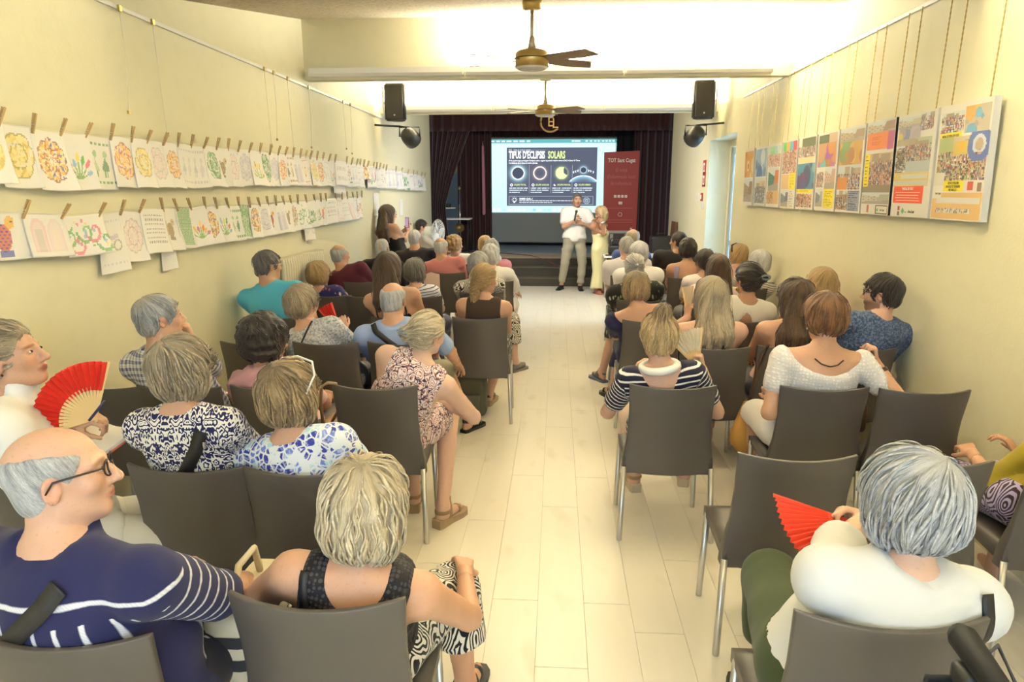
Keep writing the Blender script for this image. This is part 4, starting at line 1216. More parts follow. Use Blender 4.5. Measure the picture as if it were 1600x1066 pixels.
# ---------------------------------------------------------------- stage and front-of-room things
a = at_y(690, 341, 14.8); b = at_y(735, 341, 14.8)
tb = empty('high_table', ((a[0] + b[0])/2, 14.9, .51)); hw = (b[0] - a[0])/2
box('table_top', (-hw, -.25, a[2] - .51 - .03), (hw, .25, a[2] - .51), M_WHITE, tb, .006)
for sx in (-1, 1):
    for sy in (-1, 1): tube('leg', [(sx*(hw - .04), sy*.2, a[2] - .53), (sx*(hw - .03), sy*.21, 0)], .014, M_BLACK, tb)
tag(tb, 'small white-topped table with thin black legs on the left of the stage', 'table')
a = at_y(690, 325, 14.75)
ms = empty('lectern_stand', (a[0] - .08, 14.75, .51))
tube('pole', [(0, 0, 0), (0, 0, a[2] - .51)], .016, M_BLACK, ms); box('tray', (-.03, -.12, a[2] - .52), (.36, .14, a[2] - .50), M_WHITE, ms, .004); box('control_box', (.0, -.1, a[2] - .50), (.27, .1, a[2] - .42), M_BLACK, ms, .012)
bm = bmesh.new(); bm_tube(bm, [(0, 0, .04), (-.2, -.15, 0)], .012); bm_tube(bm, [(0, 0, .04), (.2, -.15, 0)], .012); bm_tube(bm, [(0, 0, .04), (0, .22, 0)], .012); mesh_obj('tripod_foot', bm, M_BLACK, ms)
tag(ms, 'black stand with a white tray and control box by the tied curtain', 'stand')
a = at_y(718, 298, 15.0)
fp = empty('flag_pole', (a[0], 15.0, .51)); tube('pole', [(0, 0, 0), (0, 0, a[2] - .51)], .012, M_STEEL, fp); lathe('base', [(.16, 0), (.16, .02), (.03, .05), (.02, .08)], M_BLACK, fp, n=16); lathe('finial', [(.004, 0), (.03, .03), (.03, .06), (.003, .1)], M_BRASS, fp, (0, 0, a[2] - .51), 10)
tag(fp, 'thin metal pole standing between the tied curtain and the next drape', 'pole')
a = at_y(714, 262, 16.5)
pn = empty('wall_pennant', (a[0], 16.5, a[2])); polygon('pennant_cloth', [(-.12, 0, -.12), (.14, 0, -.10), (.14, 0, .12), (.02, 0, .22)], .01, (0, -1, 0), plain('pennant_gold', (.45, .28, .06, 1), .7), pn)
tag(pn, 'small golden pennant hanging high inside the curtain gap', 'pennant')
a = at_y(718, 356, 15.05)
wh = empty('straw_ornament', (a[0], 15.02, a[2])); lathe('disc', [(.02, -.05), (.10, -.03), (.11, 0), (.10, .03), (.02, .05)], plain('straw', (.20, .12, .04, 1), .9), wh, axis='y', n=18); lathe('hub', [(.05, -.06), (.04, -.08)], M_BRASS, wh, axis='y', n=12)
tube('cord', [(0, 0, .15), (0, 0, .5)], .006, M_BRASS, wh)
tag(wh, 'round straw ornament hanging low on the curtain under the high table', 'ornament')
# pedestal fan at the left of the steps, turned sideways
a = at_y(683, 362, 11.4)
pf = empty('pedestal_fan', (a[0] - .06, 11.4, 0), math.radians(-18)); fz = a[2]
lathe('base', [(.20, 0), (.20, .025), (.06, .05), (.025, .08)], M_WHITE, pf, n=20); tube('post', [(0, 0, .05), (0, 0, fz - .06)], .014, M_WHITE, pf)
lathe('motor', [(.05, -.16), (.085, -.13), (.09, -.02), (.06, .02)], M_WHITE, pf, (0, 0, fz), 18, 'x')
for s in (-1, 1):
    bm = bmesh.new()
    for j in range(28):
        an = 2*math.pi*j/28
        bm_tube(bm, [(.03 + (.05 + .065*s)*math.sin(t_*1.57) if False else .085 + s*.065*math.cos(t_*1.57), math.cos(an)*.205*math.sin(t_*1.57), fz + math.sin(an)*.205*math.sin(t_*1.57)) for t_ in (.15, .45, .75, 1.)], .0028, 4)
    for r_ in (.06, .12, .175, .205):
        tq = math.asin(min(1, r_/.205)); bm_tube(bm, [(.085 + s*.065*math.cos(tq), r_*math.cos(q), fz + r_*math.sin(q)) for q in np.linspace(0, 6.283, 29)], .003, 4, False)
    g = mesh_obj('guard', bm, plain('fan_wire', (.62, .62, .60, 1), .4), pf); g['kind'] = 'stuff'
for j in range(3):
    an = j*2.094; bm = bmesh.new()
    u_, w_ = np.array([0, math.cos(an), math.sin(an)]), np.array([0, -math.sin(an), math.cos(an)])
    pts = [np.array([.085, 0, fz]) + u_*r_ + w_*q_ + np.array([q_*.35, 0, 0]) for r_, q_ in ((.03, -.02), (.10, -.07), (.18, -.05), (.18, .05), (.10, .06), (.03, .02))]
    f1 = [bm.verts.new(p) for p in pts]; f2 = [bm.verts.new(p + np.array([.004, 0, 0])) for p in pts]
    bm.faces.new(f1); bm.faces.new(f2[::-1])
    for i in range(6): bm.faces.new((f1[i], f2[i], f2[(i + 1) % 6], f1[(i + 1) % 6]))
    mesh_obj('blade', bm, plain('fan_blade', (.7, .72, .72, 1), .3), pf)
tag(pf, 'white pedestal fan turned sideways beside the stage steps on the left', 'fan')
# white table with camera bag and bottle near the speakers
a = at_y(945, 402, 12.0); TZ = .72
wt = empty('white_table', (1.32, 12.05, 0))
box('table_top', (-.50, -.28, TZ - .03), (.55, .30, TZ), M_WHITE, wt, .006)
for sx in (-.46, .51):
    for sy in (-.24, .26): tube('leg', [(sx, sy, 0), (sx, sy, TZ - .03)], .017, M_STEEL, wt)
box('apron', (-.47, -.25, TZ - .32), (.52, -.235, TZ - .03), plain('brown_board', (.06, .045, .035, 1), .6), wt)
tag(wt, 'white table with a dark front panel beside the woman in the pale dress', 'table')
cb = empty('camera_bag', (1.06, 12.0, TZ))
bm = bmesh.new(); bm_box(bm, (-.15, -.12, 0), (.15, .12, .17), .035, 3); mesh_obj('bag_body', bm, M_BLACK, cb, True)
bm = bmesh.new(); bm_box(bm, (-.10, -.10, .165), (.08, .10, .235), .03, 3); mesh_obj('flap', bm, plain('black_cloth', (.012, .012, .014, 1), .8), cb, True)
tube('strap', [(-.14, -.05, .12), (-.12, -.06, .28), (0, -.06, .33), (.12, -.04, .26), (.14, -.03, .12)], .012, M_BLACK, cb); box('buckle', (-.03, -.128, .05), (.03, -.118, .08), M_STEEL, cb)
tag(cb, 'black camera bag resting on the white table near the speakers', 'bag')
pb = box('phone_case', (-.08, -.05, 0), (.08, .04, .018), plain('dark_case', (.03, .03, .03, 1), .5), None, .005); pb.location = (.93, 11.86, TZ); tag(pb, 'flat dark case lying on the front edge of the white table', 'case')
a = at_y(986, 352, 12.2)
bo = empty('bottle', (a[0], 12.2, TZ)); lathe('glass', [(.045, 0), (.048, .02), (.048, .26), (.02, .33), (.017, .42)], plain('dark_green_glass', (.008, .02, .012, 1), .12), bo, n=18); lathe('cap', [(.019, .42), (.019, .45), (.016, .455)], M_STEEL, bo, n=14); lathe('label', [(.0488, .09), (.0488, .2)], plain('bottle_label', (.5, .48, .42, 1), .7), bo, n=18)
tag(bo, 'dark green bottle with silver cap standing on the white table', 'bottle')
a = at_y(1032, 380, 12.9)
pc = empty('loudspeaker_case', (a[0], 12.85, 0)); bm = bmesh.new(); bm_box(bm, (-.20, -.16, 0), (.20, .16, 1.0), .05, 3); mesh_obj('case_body', bm, M_BLACK, pc, True)
tube('handle', [(-.09, 0, 1.0), (-.07, 0, 1.04), (.07, 0, 1.04), (.09, 0, 1.0)], .013, M_BLACK, pc); box('pocket', (-.15, -.19, .15), (.15, -.15, .6), plain('black_cloth', (.012, .012, .014, 1), .8), pc, .02)
tag(pc, 'tall black padded case standing on the floor at the right of the stage', 'case')
a = at_y(1055, 350, 13.1)
for i, (s, l) in enumerate(((0., 'brown wooden board leaning on the right wall by the stage curtain'),)):
    o = box('wooden_board', (-.02, -.22, 0), (.02, .22, 1.25), plain('brown_wood', (.16, .075, .028, 1), .5), None, .004); o.location = (2.10, 13.0, .005); o.rotation_euler = (0, .07, 0); tag(o, l, 'board')
# microphone cable across the floor and steps
P = [np.array(p) for p in ((.30, 12.64, .96), (.27, 12.7, .70), (.12, 12.9, .42), (-.2, 13.15, .51), (-.45, 13.75, .53), (-.8, 14.2, .525), (-1.4, 14.6, .525), (-1.9, 14.7, .525))]
Q = []
for i in range(len(P) - 1):
    for t_ in np.linspace(0, 1, 8, endpoint=False):
        p0, p1, p2, p3 = P[max(i - 1, 0)], P[i], P[i + 1], P[min(i + 2, len(P) - 1)]
        Q.append(.5*((2*p1) + (-p0 + p2)*t_ + (2*p0 - 5*p1 + 4*p2 - p3)*t_**2 + (-p0 + 3*p1 - 3*p2 + p3)*t_**3))
tag(tube('microphone_cable', Q, .007, plain('wine_cable', (.16, .02, .03, 1), .5), n=6), 'dark red cable trailing from the microphone across the stage edge', 'cable')

# ---------------------------------------------------------------- ceiling fans, loudspeakers, spotlights
M_BLADE = plain('fan_wood', (.22, .15, .085, 1), .5)
def ceiling_fan(loc, zc, label, hub=.122, R=.52):
    r = empty('ceiling_fan', loc); top = zc - loc[2]
    lathe('canopy', [(.045, top - .075), (.068, top - .07), (.072, top - .03), (.07, top + .03)], M_BRASS, r, n=24)
    tube('downrod', [(0, 0, .10), (0, 0, top - .05)], .013, plain('tan_metal', (.50, .40, .27, 1), .4, .4), r, 12)
    lathe('coupling', [(.035, .06), (.022, .12), (.018, .15)], plain('tan_metal', (.50, .40, .27, 1), .4, .4), r, n=16)
    lathe('motor_housing', [(hub, -.06), (hub, .035), (hub*.85, .052), (.035, .072)], M_BRASS, r, n=36)
    lathe('trim_ring', [(hub + .003, -.004), (hub + .003, .003)], plain('dark_brass', (.10, .07, .03, 1), .4, .6), r, n=36)
    lathe('lower_cover', [(hub*.2, -.078), (hub*.8, -.074), (hub, -.06)], plain('opal_cover', (.62, .58, .50, 1), .4), r, n=36)
    for k, an in enumerate((28, -30, 152, 208)):
        a = math.radians(an); u_ = np.array([math.cos(a), math.sin(a), 0]); w_ = np.array([-math.sin(a), math.cos(a), 0]); bm = bmesh.new(); V = []
        for rr, ww in ((hub*.9, .035), (hub + .06, .05), (R*.75, .062), (R, .05), (R - .045, -.058)):
            V.append((rr, ww))
        out = [(hub*.9, -.035), (hub + .05, -.05), (R*.75, -.06), (R - .05, -.06), (R, .045), (R*.75, .062), (hub + .05, .05), (hub*.9, .035)]
        f1 = [bm.verts.new(u_*p[0] + w_*p[1] + np.array([0, 0, -.01 - p[1]*.20])) for p in out]
        f2 = [bm.verts.new(v.co + Vector((0, 0, .008))) for v in f1]
        bm.faces.new(f1[::-1]); bm.faces.new(f2)
        for i in range(8): bm.faces.new((f1[i], f1[(i + 1) % 8], f2[(i + 1) % 8], f2[i]))
        mesh_obj('blade', bm, M_BLADE, r)
    tag(r, label, 'ceiling fan', 'ceiling fans')
ceiling_fan(at_y(831, 92, 5.3), 3.145, 'brass ceiling fan with wooden blades, the larger one nearer the camera')
ceiling_fan(at_y(852, 172, 8.7), 3.17, 'brass ceiling fan with wooden blades, the smaller one nearer the stage')
def wall_speaker(x, z, y, sg, side):
    r = empty('loudspeaker', (x, y, z)); bm = bmesh.new()
    prof = [(-.13, .13), (.13, .13), (.15, .05), (.06, -.11), (-.06, -.11), (-.15, .05)]
    A = [bm.verts.new((p[0], -p[1]*1., -.24)) for p in prof]; B = [bm.verts.new((p[0], -p[1], .24)) for p in prof]
    bm.faces.new(A); bm.faces.new(B[::-1])
    for i in range(6): bm.faces.new((A[i], A[(i + 1) % 6], B[(i + 1) % 6], B[i]))
    bmesh.ops.bevel(bm, geom=list(bm.edges), offset=.018, segments=3, affect='EDGES'); mesh_obj('cabinet', bm, plain('speaker_plastic', (.022, .020, .016, 1), .38), r, True)
    box('grille', (-.115, -.137, -.215), (.115, -.128, .215), plain('speaker_grille', (.028, .024, .018, 1), .6, bump=.6, scale=260), r, .004)
    lathe('badge', [(.012, -.139), (.012, -.136)], M_STEEL, r, (.03*sg*0, 0, -.17), 12, 'y')
    box('wall_plate', (sg*.165, -.05, -.2), (sg*.18, .06, .2), M_WHITE, r, .004); tube('bracket', [(sg*.12, .04, 0), (sg*.168, .04, 0)], .02, M_BLACK, r)
    tag(r, f'black loudspeaker mounted high on the {side} wall near the stage', 'loudspeaker', 'wall loudspeakers')
    p = (x + (-.06 if sg > 0 else .16), y + .05, z - .44)
    s = empty('spotlight', p)
    bm = bmesh.new(); bm_lathe(bm, [(.05, -.10), (.10, -.08), (.12, 0), (.125, .10), (.105, .12)], (0, 0, 0), 18, 'y'); o = mesh_obj('lamp_housing', bm, M_BLACK, s, True); o.rotation_euler = (math.radians(-25), 0, math.radians(20*sg))
    tube('yoke', [(-.14, 0, 0), (-.14, 0, .13), (.14, 0, .13), (.14, 0, 0)], .012, M_BLACK, s); tube('arm', [(0, 0, .13), (sg*(XR - p[0] if sg > 0 else p[0] - XL), 0, .16)], .014, M_BLACK, s)
    lathe('lens', [(.10, .125), (.06, .135), (.005, .138)], plain('lens_glass', (.05, .05, .06, 1), .1), s, axis='y', n=18).rotation_euler = o.rotation_euler
    tag(s, f'black stage spotlight below the {side} wall loudspeaker', 'spotlight', 'stage spotlights')
a = at_y(617, 161, 9.65); wall_speaker(a[0] + .02, a[2], 9.65, -1, 'left')
a = at_y(1098, 157, 9.65); wall_speaker(a[0], a[2], 9.65, 1, 'right')

# ---------------------------------------------------------------- picture rails and hanging wires
RLZ = 2.82
rl = tag(box('picture_rail', (XL, 2.4, RLZ - .008), (XL + .018, 10.9, RLZ + .016), M_WHITE, None, .003), 'long white picture rail along the upper left wall', 'picture rail')
rl2 = tag(box('picture_rail', (XR - .018, 2.2, 2.888), (XR, 8.75, 2.912), M_WHITE, None, .003), 'long white picture rail along the upper right wall', 'picture rail')
M_NYLON = plain('nylon_line', (.75, .70, .55, 1), .3)
for i, (x, yt, yb) in enumerate(((238, 38, 205), (186, 15, 170), (413, 113, 225), (427, 118, 215), (449, 126, 230), (482, 140, 228), (536, 162, 230), (547, 166, 238))):
    a = at_x(x, yt, XL + .02); zb_ = at_x(x, yb, XL + .03)[2]
    r = empty('hanging_wire', (XL + .02, a[1], RLZ)); dz = zb_ - RLZ
    tube('wire', [(0, 0, 0), (.004, .01, dz*.5), (.006, .03*(-1)**i, dz)], .0018, M_NYLON, r, 5); box('rail_clip', (-.004, -.014, -.02), (.012, .014, .014), M_BRASS, r, .002)
    box('wire_hook', (.0, .03*(-1)**i - .008, dz - .02), (.014, .03*(-1)**i + .008, dz), M_BRASS, r, .002)
    tag(r, f'loose nylon picture wire, {nth(i + 1)} from the left under the left rail', 'wire', 'loose picture wires on the left wall')

# ---------------------------------------------------------------- children's drawings on two strings
PAL = [[(.55, .10, .05), (.75, .42, .05), (.08, .12, .40), (.85, .65, .15)], [(.15, .40, .12), (.70, .20, .28), (.30, .50, .65), (.80, .65, .20)], [(.75, .25, .06), (.80, .50, .10), (.55, .20, .40), (.88, .60, .25)],
       [(.75, .60, .08), (.85, .72, .30), (.60, .45, .08), (.80, .65, .20)], [(.75, .35, .45), (.80, .55, .60), (.50, .50, .45), (.85, .75, .6)], [(.12, .30, .10), (.30, .50, .25), (.45, .55, .35), (.10, .25, .12)],
       [(.40, .36, .55), (.55, .50, .65), (.30, .35, .55), (.6, .5, .55)], [(.35, .24, .12), (.55, .40, .22), (.25, .18, .10), (.6, .5, .3)]]
def drawing(kind, pal, seed, h, w, strength=1.):
    r = np.random.RandomState(seed); A = np.zeros((h, w, 3)); A[:] = (.84, .81, .75)
    Y, X = np.mgrid[0:h, 0:w]; u = (X + .5)/w*2 - 1; asp = h/w; v = ((Y + .5)/h*2 - 1)*asp
    pal = np.array(pal)
    def put(m, c): A[:] = np.where(m[..., None], A*(1 - strength*.85) + np.array(c)*strength*.85, A)
    if kind == 'mandala':
        n = r.choice([6, 8, 10, 12]); vv = v + .05; R = np.sqrt(u*u + (vv*.86)**2); T = np.arctan2(vv, u)
        edge = .72 + .10*np.abs(np.cos(T*n/2)); band = np.floor(R*8 + .45*np.cos(T*n)).astype(int); cell = np.floor(T*n/6.283*2).astype(int)
        for k in range(4): put((R < edge) & ((band*3 + cell*(1 + band % 2)) % 4 == k) & (R > .07*k*(seed % 2)), pal[k])
        put((np.abs(R - edge*.55) < .035) | (np.abs(R - edge) < .03), pal[0]*.4 + .1)
        put((R < edge) & ((band + cell) % 5 == 4), (.82, .78, .70))
    elif kind == 'plant':
        for k in range(7):
            a = -1.57 + (k - 3)*.42; L = .5 + .35*r.rand()
            for t in np.linspace(0, 1, 40):
                cx, cy = .05*k - .15 + math.cos(a)*L*t, .75*asp*.75 + math.sin(a)*L*asp*t*1.15
                put(np.hypot(u - cx, v - cy) < (.035 if t < .75 else .14*(1.1 - t) + .07), pal[k % 4] if t > .7 else (.25, .40, .15))
    elif kind == 'figures':
        for s in (-1, 1):
            put((np.abs(v - s*asp*.72) < .07) & (np.sin(u*22) > -.3), pal[0])
        for cx in (-.36, .36):
            put(np.hypot(u - cx, v + .42) < .15, pal[1]); put((np.abs(u - cx) < .13 + .1*np.sin(v*6 + cx)) & (v > -.28) & (v < .38), pal[2 if cx < 0 else 3]); put((np.abs(np.abs(u - cx) - .07) < .035) & (v > .38) & (v < .62), pal[0])
    elif kind == 'mosaic':
        pts = r.uniform(-1, 1, (70, 2))*np.array([.8, asp*.7]); D = np.stack([np.hypot(u - p[0], v - p[1]) for p in pts]); i = np.argmin(D, 0)
        ins = (u/.72)**2 + (v/(asp*.62))**2 < 1; pc = np.concatenate([pal, [(.10, .10, .12)]])
        for k in range(5): put(ins & (i % 5 == k), pc[k])
    elif kind == 'waves':
        m = np.sin(np.hypot((u*3) % 1.2 - .6, (v*3) % 1.2 - 1.1)*22) > 0; put((np.abs(u) < .85) & (v < asp*.85) & m & (u > -.8 + .3*v), pal[0]); put((np.abs(u) < .85) & (v < asp*.85) & ~m & (u > -.8 + .3*v), pal[2])
    elif kind == 'animal':
        b = ((u + .15)/.40)**2 + ((v - .05)/.5)**2 < 1; put(b, pal[0]); put(np.hypot(u - .22, v + .50) < .22, pal[1]); put((np.abs(u + .1) < .32) & (np.abs(v - .62) < .10), pal[2]); put(((u + .55)/.12)**2 + ((v + .1)/.5)**2 < 1, pal[3]); put(np.hypot(u - .28, v + .53) < .05, (.05, .05, .05)); put(b & (np.sin(u*26)*np.sin(v*26) > .45), pal[2])
    elif kind == 'wheels':
        for s in (-.36, .36): put(np.abs(np.hypot(u - s, v - .15) - .26) < .045, (.12, .10, .12))
        put((np.abs(v + .28 + .3*u*u) < .12) & (np.abs(u) < .5), pal[0]); put((np.abs(v + asp*.74) < .05) & (np.abs(u) < .8) & (np.sin(u*30) > 0), pal[1]); put((np.abs(v - asp*.7) < .07) & (np.abs(u) < .8) & (np.sin(u*24) > -.2), pal[1])
    elif kind == 'arch':
        for k, cx in enumerate((-.42, .38)):
            R = np.hypot((u - cx)*1.4, np.minimum(v + .15, 0)*1.2); put((R < .5) & (v < asp*.8) & (np.abs(u - cx) < .36), pal[k]); put((R < .36) & (v < asp*.7) & (np.abs(u - cx) < .26), (.84, .78, .72)); put((np.abs(u - cx) < .16) & (v > -.2) & (v < asp*.75), pal[2 + k])
    elif kind == 'scroll':
        for k in range(5):
            cx, cy = -.8 + .4*k, .35*asp*math.sin(k*1.9); R = np.hypot(u - cx, v - cy); T = np.arctan2(v - cy, u - cx); put((np.abs(R - .06*(T + 3.2) - .05) < .05), pal[k % 2*1]); put(R < .07, pal[2])
        for k in range(14): put(np.hypot(u - r.uniform(-.9, .9), v - r.uniform(-.8, .8)*asp) < .06, pal[k % 4])
    elif kind == 'text':
        for k in range(7): put((np.abs(v - (-.7 + .2*k)*asp) < .03) & (np.abs(u) < .75) & (np.sin(u*40 + k*9) > -.4), (.35, .33, .32))
    return A
M_PRINT = print_mat('print', .65)
M_PEG = plain('beech_peg', (.50, .33, .14, 1), .6); M_SPRING = M_STEEL
KN = {'mandala': 'round mandala', 'plant': 'bunch of flowers', 'figures': 'two small figures between borders', 'mosaic': 'mosaic shape', 'waves': 'wave pattern', 'animal': 'patterned animal', 'wheels': 'two wheels', 'arch': 'pair of arches', 'scroll': 'curling leaves', 'text': 'lines of writing'}
PN = ['red and gold', 'green and pink', 'orange', 'yellow', 'pink', 'dark green', 'lilac', 'brown']
def sheet(name, y0, y1, zt, zb, kind, pal, seed, label, x=XL + .04, strength=1., tilt=0., lift=.05):
    near = y0 < 5
    asp = (zt - zb)/(y1 - y0); w_ = int(np.clip(34 if near else (22 if y0 < 8 else 14), 10, 40)); h_ = max(8, int(w_*min(asp, 3)))
    im = drawing(kind, pal, seed, h_, w_, strength); r = np.random.RandomState(seed)
    ph = r.uniform(0, 6); bw = r.uniform(.2, 1.)*lift
    def P(u, v):
        Y = y0 + (y1 - y0)*u + tilt*v*(zt - zb); Z = zt - (zt - zb)*v + .006*np.sin(u*3 + ph)
        X = x + bw*v**2*(.3 + .7*u) + .012*np.sin(u*3.1 + ph)*v + .006*u
        return np.stack([X - x, Y - (y0 + y1)/2, Z - zt], 1)
    o = raster(name, im, P, M_PRINT); o.location = (x, (y0 + y1)/2, zt)
    m = o.modifiers.new('paper', 'SOLIDIFY'); m.thickness = .0012; m.offset = -1
    tag(o, label, 'drawing', 'drawings pegged along the left wall'); return o
def peg(y, z, label, group, lean=0., x=XL + .047):
    o = empty('clothes_peg', (x, y, z)); o.rotation_euler = (math.radians(lean), math.radians(8), 0)
    for s in (-1, 1):
        bm = bmesh.new(); q = [(0, -.030, .0), (0, .045, 1.0), (.004, .072, 1.)]
        for zz, off in ((-.03, .001), (.012, .003), (.055, .011)):
            pass
        A = [(s*.0005, -.03), (s*.0018, .012), (s*.0040, .066), (s*.0095, .065), (s*.0080, .010), (s*.0055, -.03)]
        a = [bm.verts.new((p[0], -.0045, p[1])) for p in A]; b = [bm.verts.new((p[0], .0045, p[1])) for p in A]
        bm.faces.new(a); bm.faces.new(b[::-1])
        for i in range(6): bm.faces.new((a[i], b[i], b[(i + 1) % 6], a[(i + 1) % 6]))
        mesh_obj('jaw', bm, M_PEG, o)
    box('spring', (-.007, -.006, .008), (.007, .006, .014), M_SPRING, o)
    tag(o, label, 'clothes peg', group)
def interp_row(pts, y): q = np.array(pts); return float(np.interp(y, q[:, 0], q[:, 1]))
UP = [1, 53, 98, 137, 175, 207, 232, 258, 279, 300, 321, 340, 357, 374, 391, 407, 423, 436, 447, 459, 470, 478, 486, 496, 505, 515, 524, 542, 550, 558, 563, 569, 575, 584, 589, 594, 599, 604, 619, 628, 638, 646, 652, 659, 664]
upz = lambda x: float(np.interp(x, (1, 53, 137, 175, 258, 340, 447, 515, 584, 664), (190, 200, 209, 212, 222, 229, 240, 249, 260, 275)))
UPY = [at_x(x, upz(x), XL + .05)[1:] for x in UP]
kinds_u = ['mandala', 'mandala', 'plant', 'figures', 'mandala', 'mandala', 'mandala', 'mandala', 'figures', 'figures', 'mandala', 'animal', 'mandala', 'mandala', 'plant', 'mandala', 'mandala', 'mandala', 'figures', 'arch', 'figures', 'plant', 'mandala', 'mandala', 'figures', 'plant', 'text', 'scroll', 'figures', 'text', 'figures', 'mandala', 'plant', 'mosaic', 'figures', 'text', 'plant', 'figures', 'figures', 'scroll', 'text', 'figures', 'plant', 'text']
pals_u = [3, 0, 1, 5, 2, 3, 4, 2, 6, 6, 5, 7, 4, 6, 3, 5, 6, 2, 7, 6, 0, 4, 3, 2, 6, 4, 6, 7, 6, 4, 6, 0, 4, 2, 6, 4, 6, 6, 6, 5, 6, 6, 6, 6]
sheet('drawing_sheet', UPY[0][0] - .20, UPY[0][0] + .01, UPY[0][1], UPY[0][1] - .275, 'mosaic', PAL[3], 77, 'white sheet with a yellow mosaic, cut by the left edge, upper row')
for i in range(len(UP) - 1):
    y0, y1 = UPY[i][0], UPY[i + 1][0]; zt_ = UPY[i][1] - .002; L = .283
    if kinds_u[i] == 'mandala' and 30 < i < 33: L = .18
    wd_ = max(y1 - y0, .12); fade = 1. if pals_u[i] not in (6, 4) else .5
    o = sheet('drawing_sheet', y0 - .012, y0 + max(wd_ + .012, .15), zt_, zt_ - L, kinds_u[i], PAL[pals_u[i]], 100 + i, f'sheet with {PN[pals_u[i]]} {KN[kinds_u[i]]}, {nth(i + 2)} from left, upper row', XL + .030 + .006*(i % 3), fade, .03*math.sin(i*2.1), .09 if i in (1, 5, 10, 14) else .05)
for i, p in enumerate(UPY): peg(p[0], p[1] + .004, f'wooden clothes peg, {nth(i + 1)} from the left on the upper string', 'pegs on the upper string', -22 + 12*math.sin(i*1.7))
tag(tube('paper_string', [(XL + .045, p[0], p[1] + .004) for p in [(UPY[0][0] - .6, UPY[0][1])] + UPY], .0015, M_NYLON, None, 5), 'thin white string carrying the upper row of drawings', 'string')
LO = [-22, 40, 101, 158, 191, 221, 255, 277, 298, 321, 339, 357, 374, 391, 406, 419, 432, 444, 455, 466, 479, 492, 502, 510, 525, 535, 543, 552, 559, 566]
lo_t = lambda x: float(np.interp(x, (-22, 20, 101, 158, 221, 321, 391, 444, 510, 566), (331, 333, 336, 333, 327, 322, 320, 316, 311, 306)))
LOY = [at_x(x, lo_t(x), XL + .05)[1:] for x in LO]
kinds_l = ['animal', 'arch', 'scroll', 'wheels', 'mandala', 'text', 'animal', 'waves', 'plant', 'mandala', 'plant', 'figures', 'waves', 'mandala', 'mandala', 'animal', 'arch', 'animal', 'mandala', 'scroll', 'plant', 'plant', 'animal', 'text', 'figures', 'text', 'arch', 'figures', 'scroll']
pals_l = [0, 4, 1, 6, 4, 7, 7, 5, 2, 0, 1, 5, 5, 0, 6, 0, 6, 7, 1, 5, 5, 1, 2, 6, 4, 6, 4, 6, 2]
for i in range(len(LO) - 1):
    y0, y1 = LOY[i][0], LOY[i + 1][0]; zt_ = LOY[i][1] - .002
    L = {3: .33, 4: .29, 0: .215, 1: .21, 2: .21}.get(i, .27); wd_ = max(y1 - y0, .13)
    sheet('drawing_sheet', y0 - .01, y0 + max(wd_ + .012, .15), zt_, zt_ - L, kinds_l[i], PAL[pals_l[i]], 300 + i, f'sheet with {PN[pals_l[i]]} {KN[kinds_l[i]]}, {nth(i + 1)} from left, lower row', XL + .030 + .006*(i % 3), 1. if pals_l[i] not in (6, 4) else .55, .05*math.sin(i*1.3) + (.05 if 6 < i < 16 else 0))
for i, p in enumerate(LOY): peg(p[0], p[1] + .004, f'wooden clothes peg, {nth(i + 1)} from the left on the lower string', 'pegs on the lower string', (-34 if i < 6 else 30) + 9*math.sin(i*1.9))
tag(tube('paper_string', [(XL + .045, p[0], p[1] + .004) for p in LOY], .0015, M_NYLON, None, 5), 'thin white string carrying the lower row of drawings', 'string')
for n_, (xa, xb, yt, yb, kd, pl, lb) in enumerate(((247, 265, 326, 424, 'text', 7, 'narrow white bookmark dangling below the left part of the lower row'), (472, 488, 318, 377, 'scroll', 6, 'tall narrow sheet with faint scribbles hanging below the lower row'), (519, 536, 262, 304, 'text', 6, 'narrow sheet with faint writing hanging below the upper row'))):
    a = at_x(xa, yt, XL + .028); b = at_x(xb, yt, XL + .028); zb_ = at_x((xa + xb)/2, yb, XL + .04)[2]
    sheet('drawing_sheet', a[1], b[1], a[2] - .01, zb_, kd, PAL[pl], 500 + n_, lb, XL + .022, .4)
for (x, y, w_, h_, lb) in ((588, 320, .30, .32, 'white notice sheet on the left wall behind the woman with the phone'), (627, 325, .24, .26, 'smaller white notice on the left wall close to the stage')):
    a = at_x(x, y, XL + .004); o = raster('notice_sheet', drawing('text', PAL[7], 9, 20, 16, .8), lambda u, v: np.stack([0*u + .003, (u - .5)*w_, (.5 - v)*h_], 1), M_PRINT); o.location = (XL + .003, a[1], a[2]); o.modifiers.new('paper', 'SOLIDIFY').thickness = .002; tag(o, lb, 'notice')

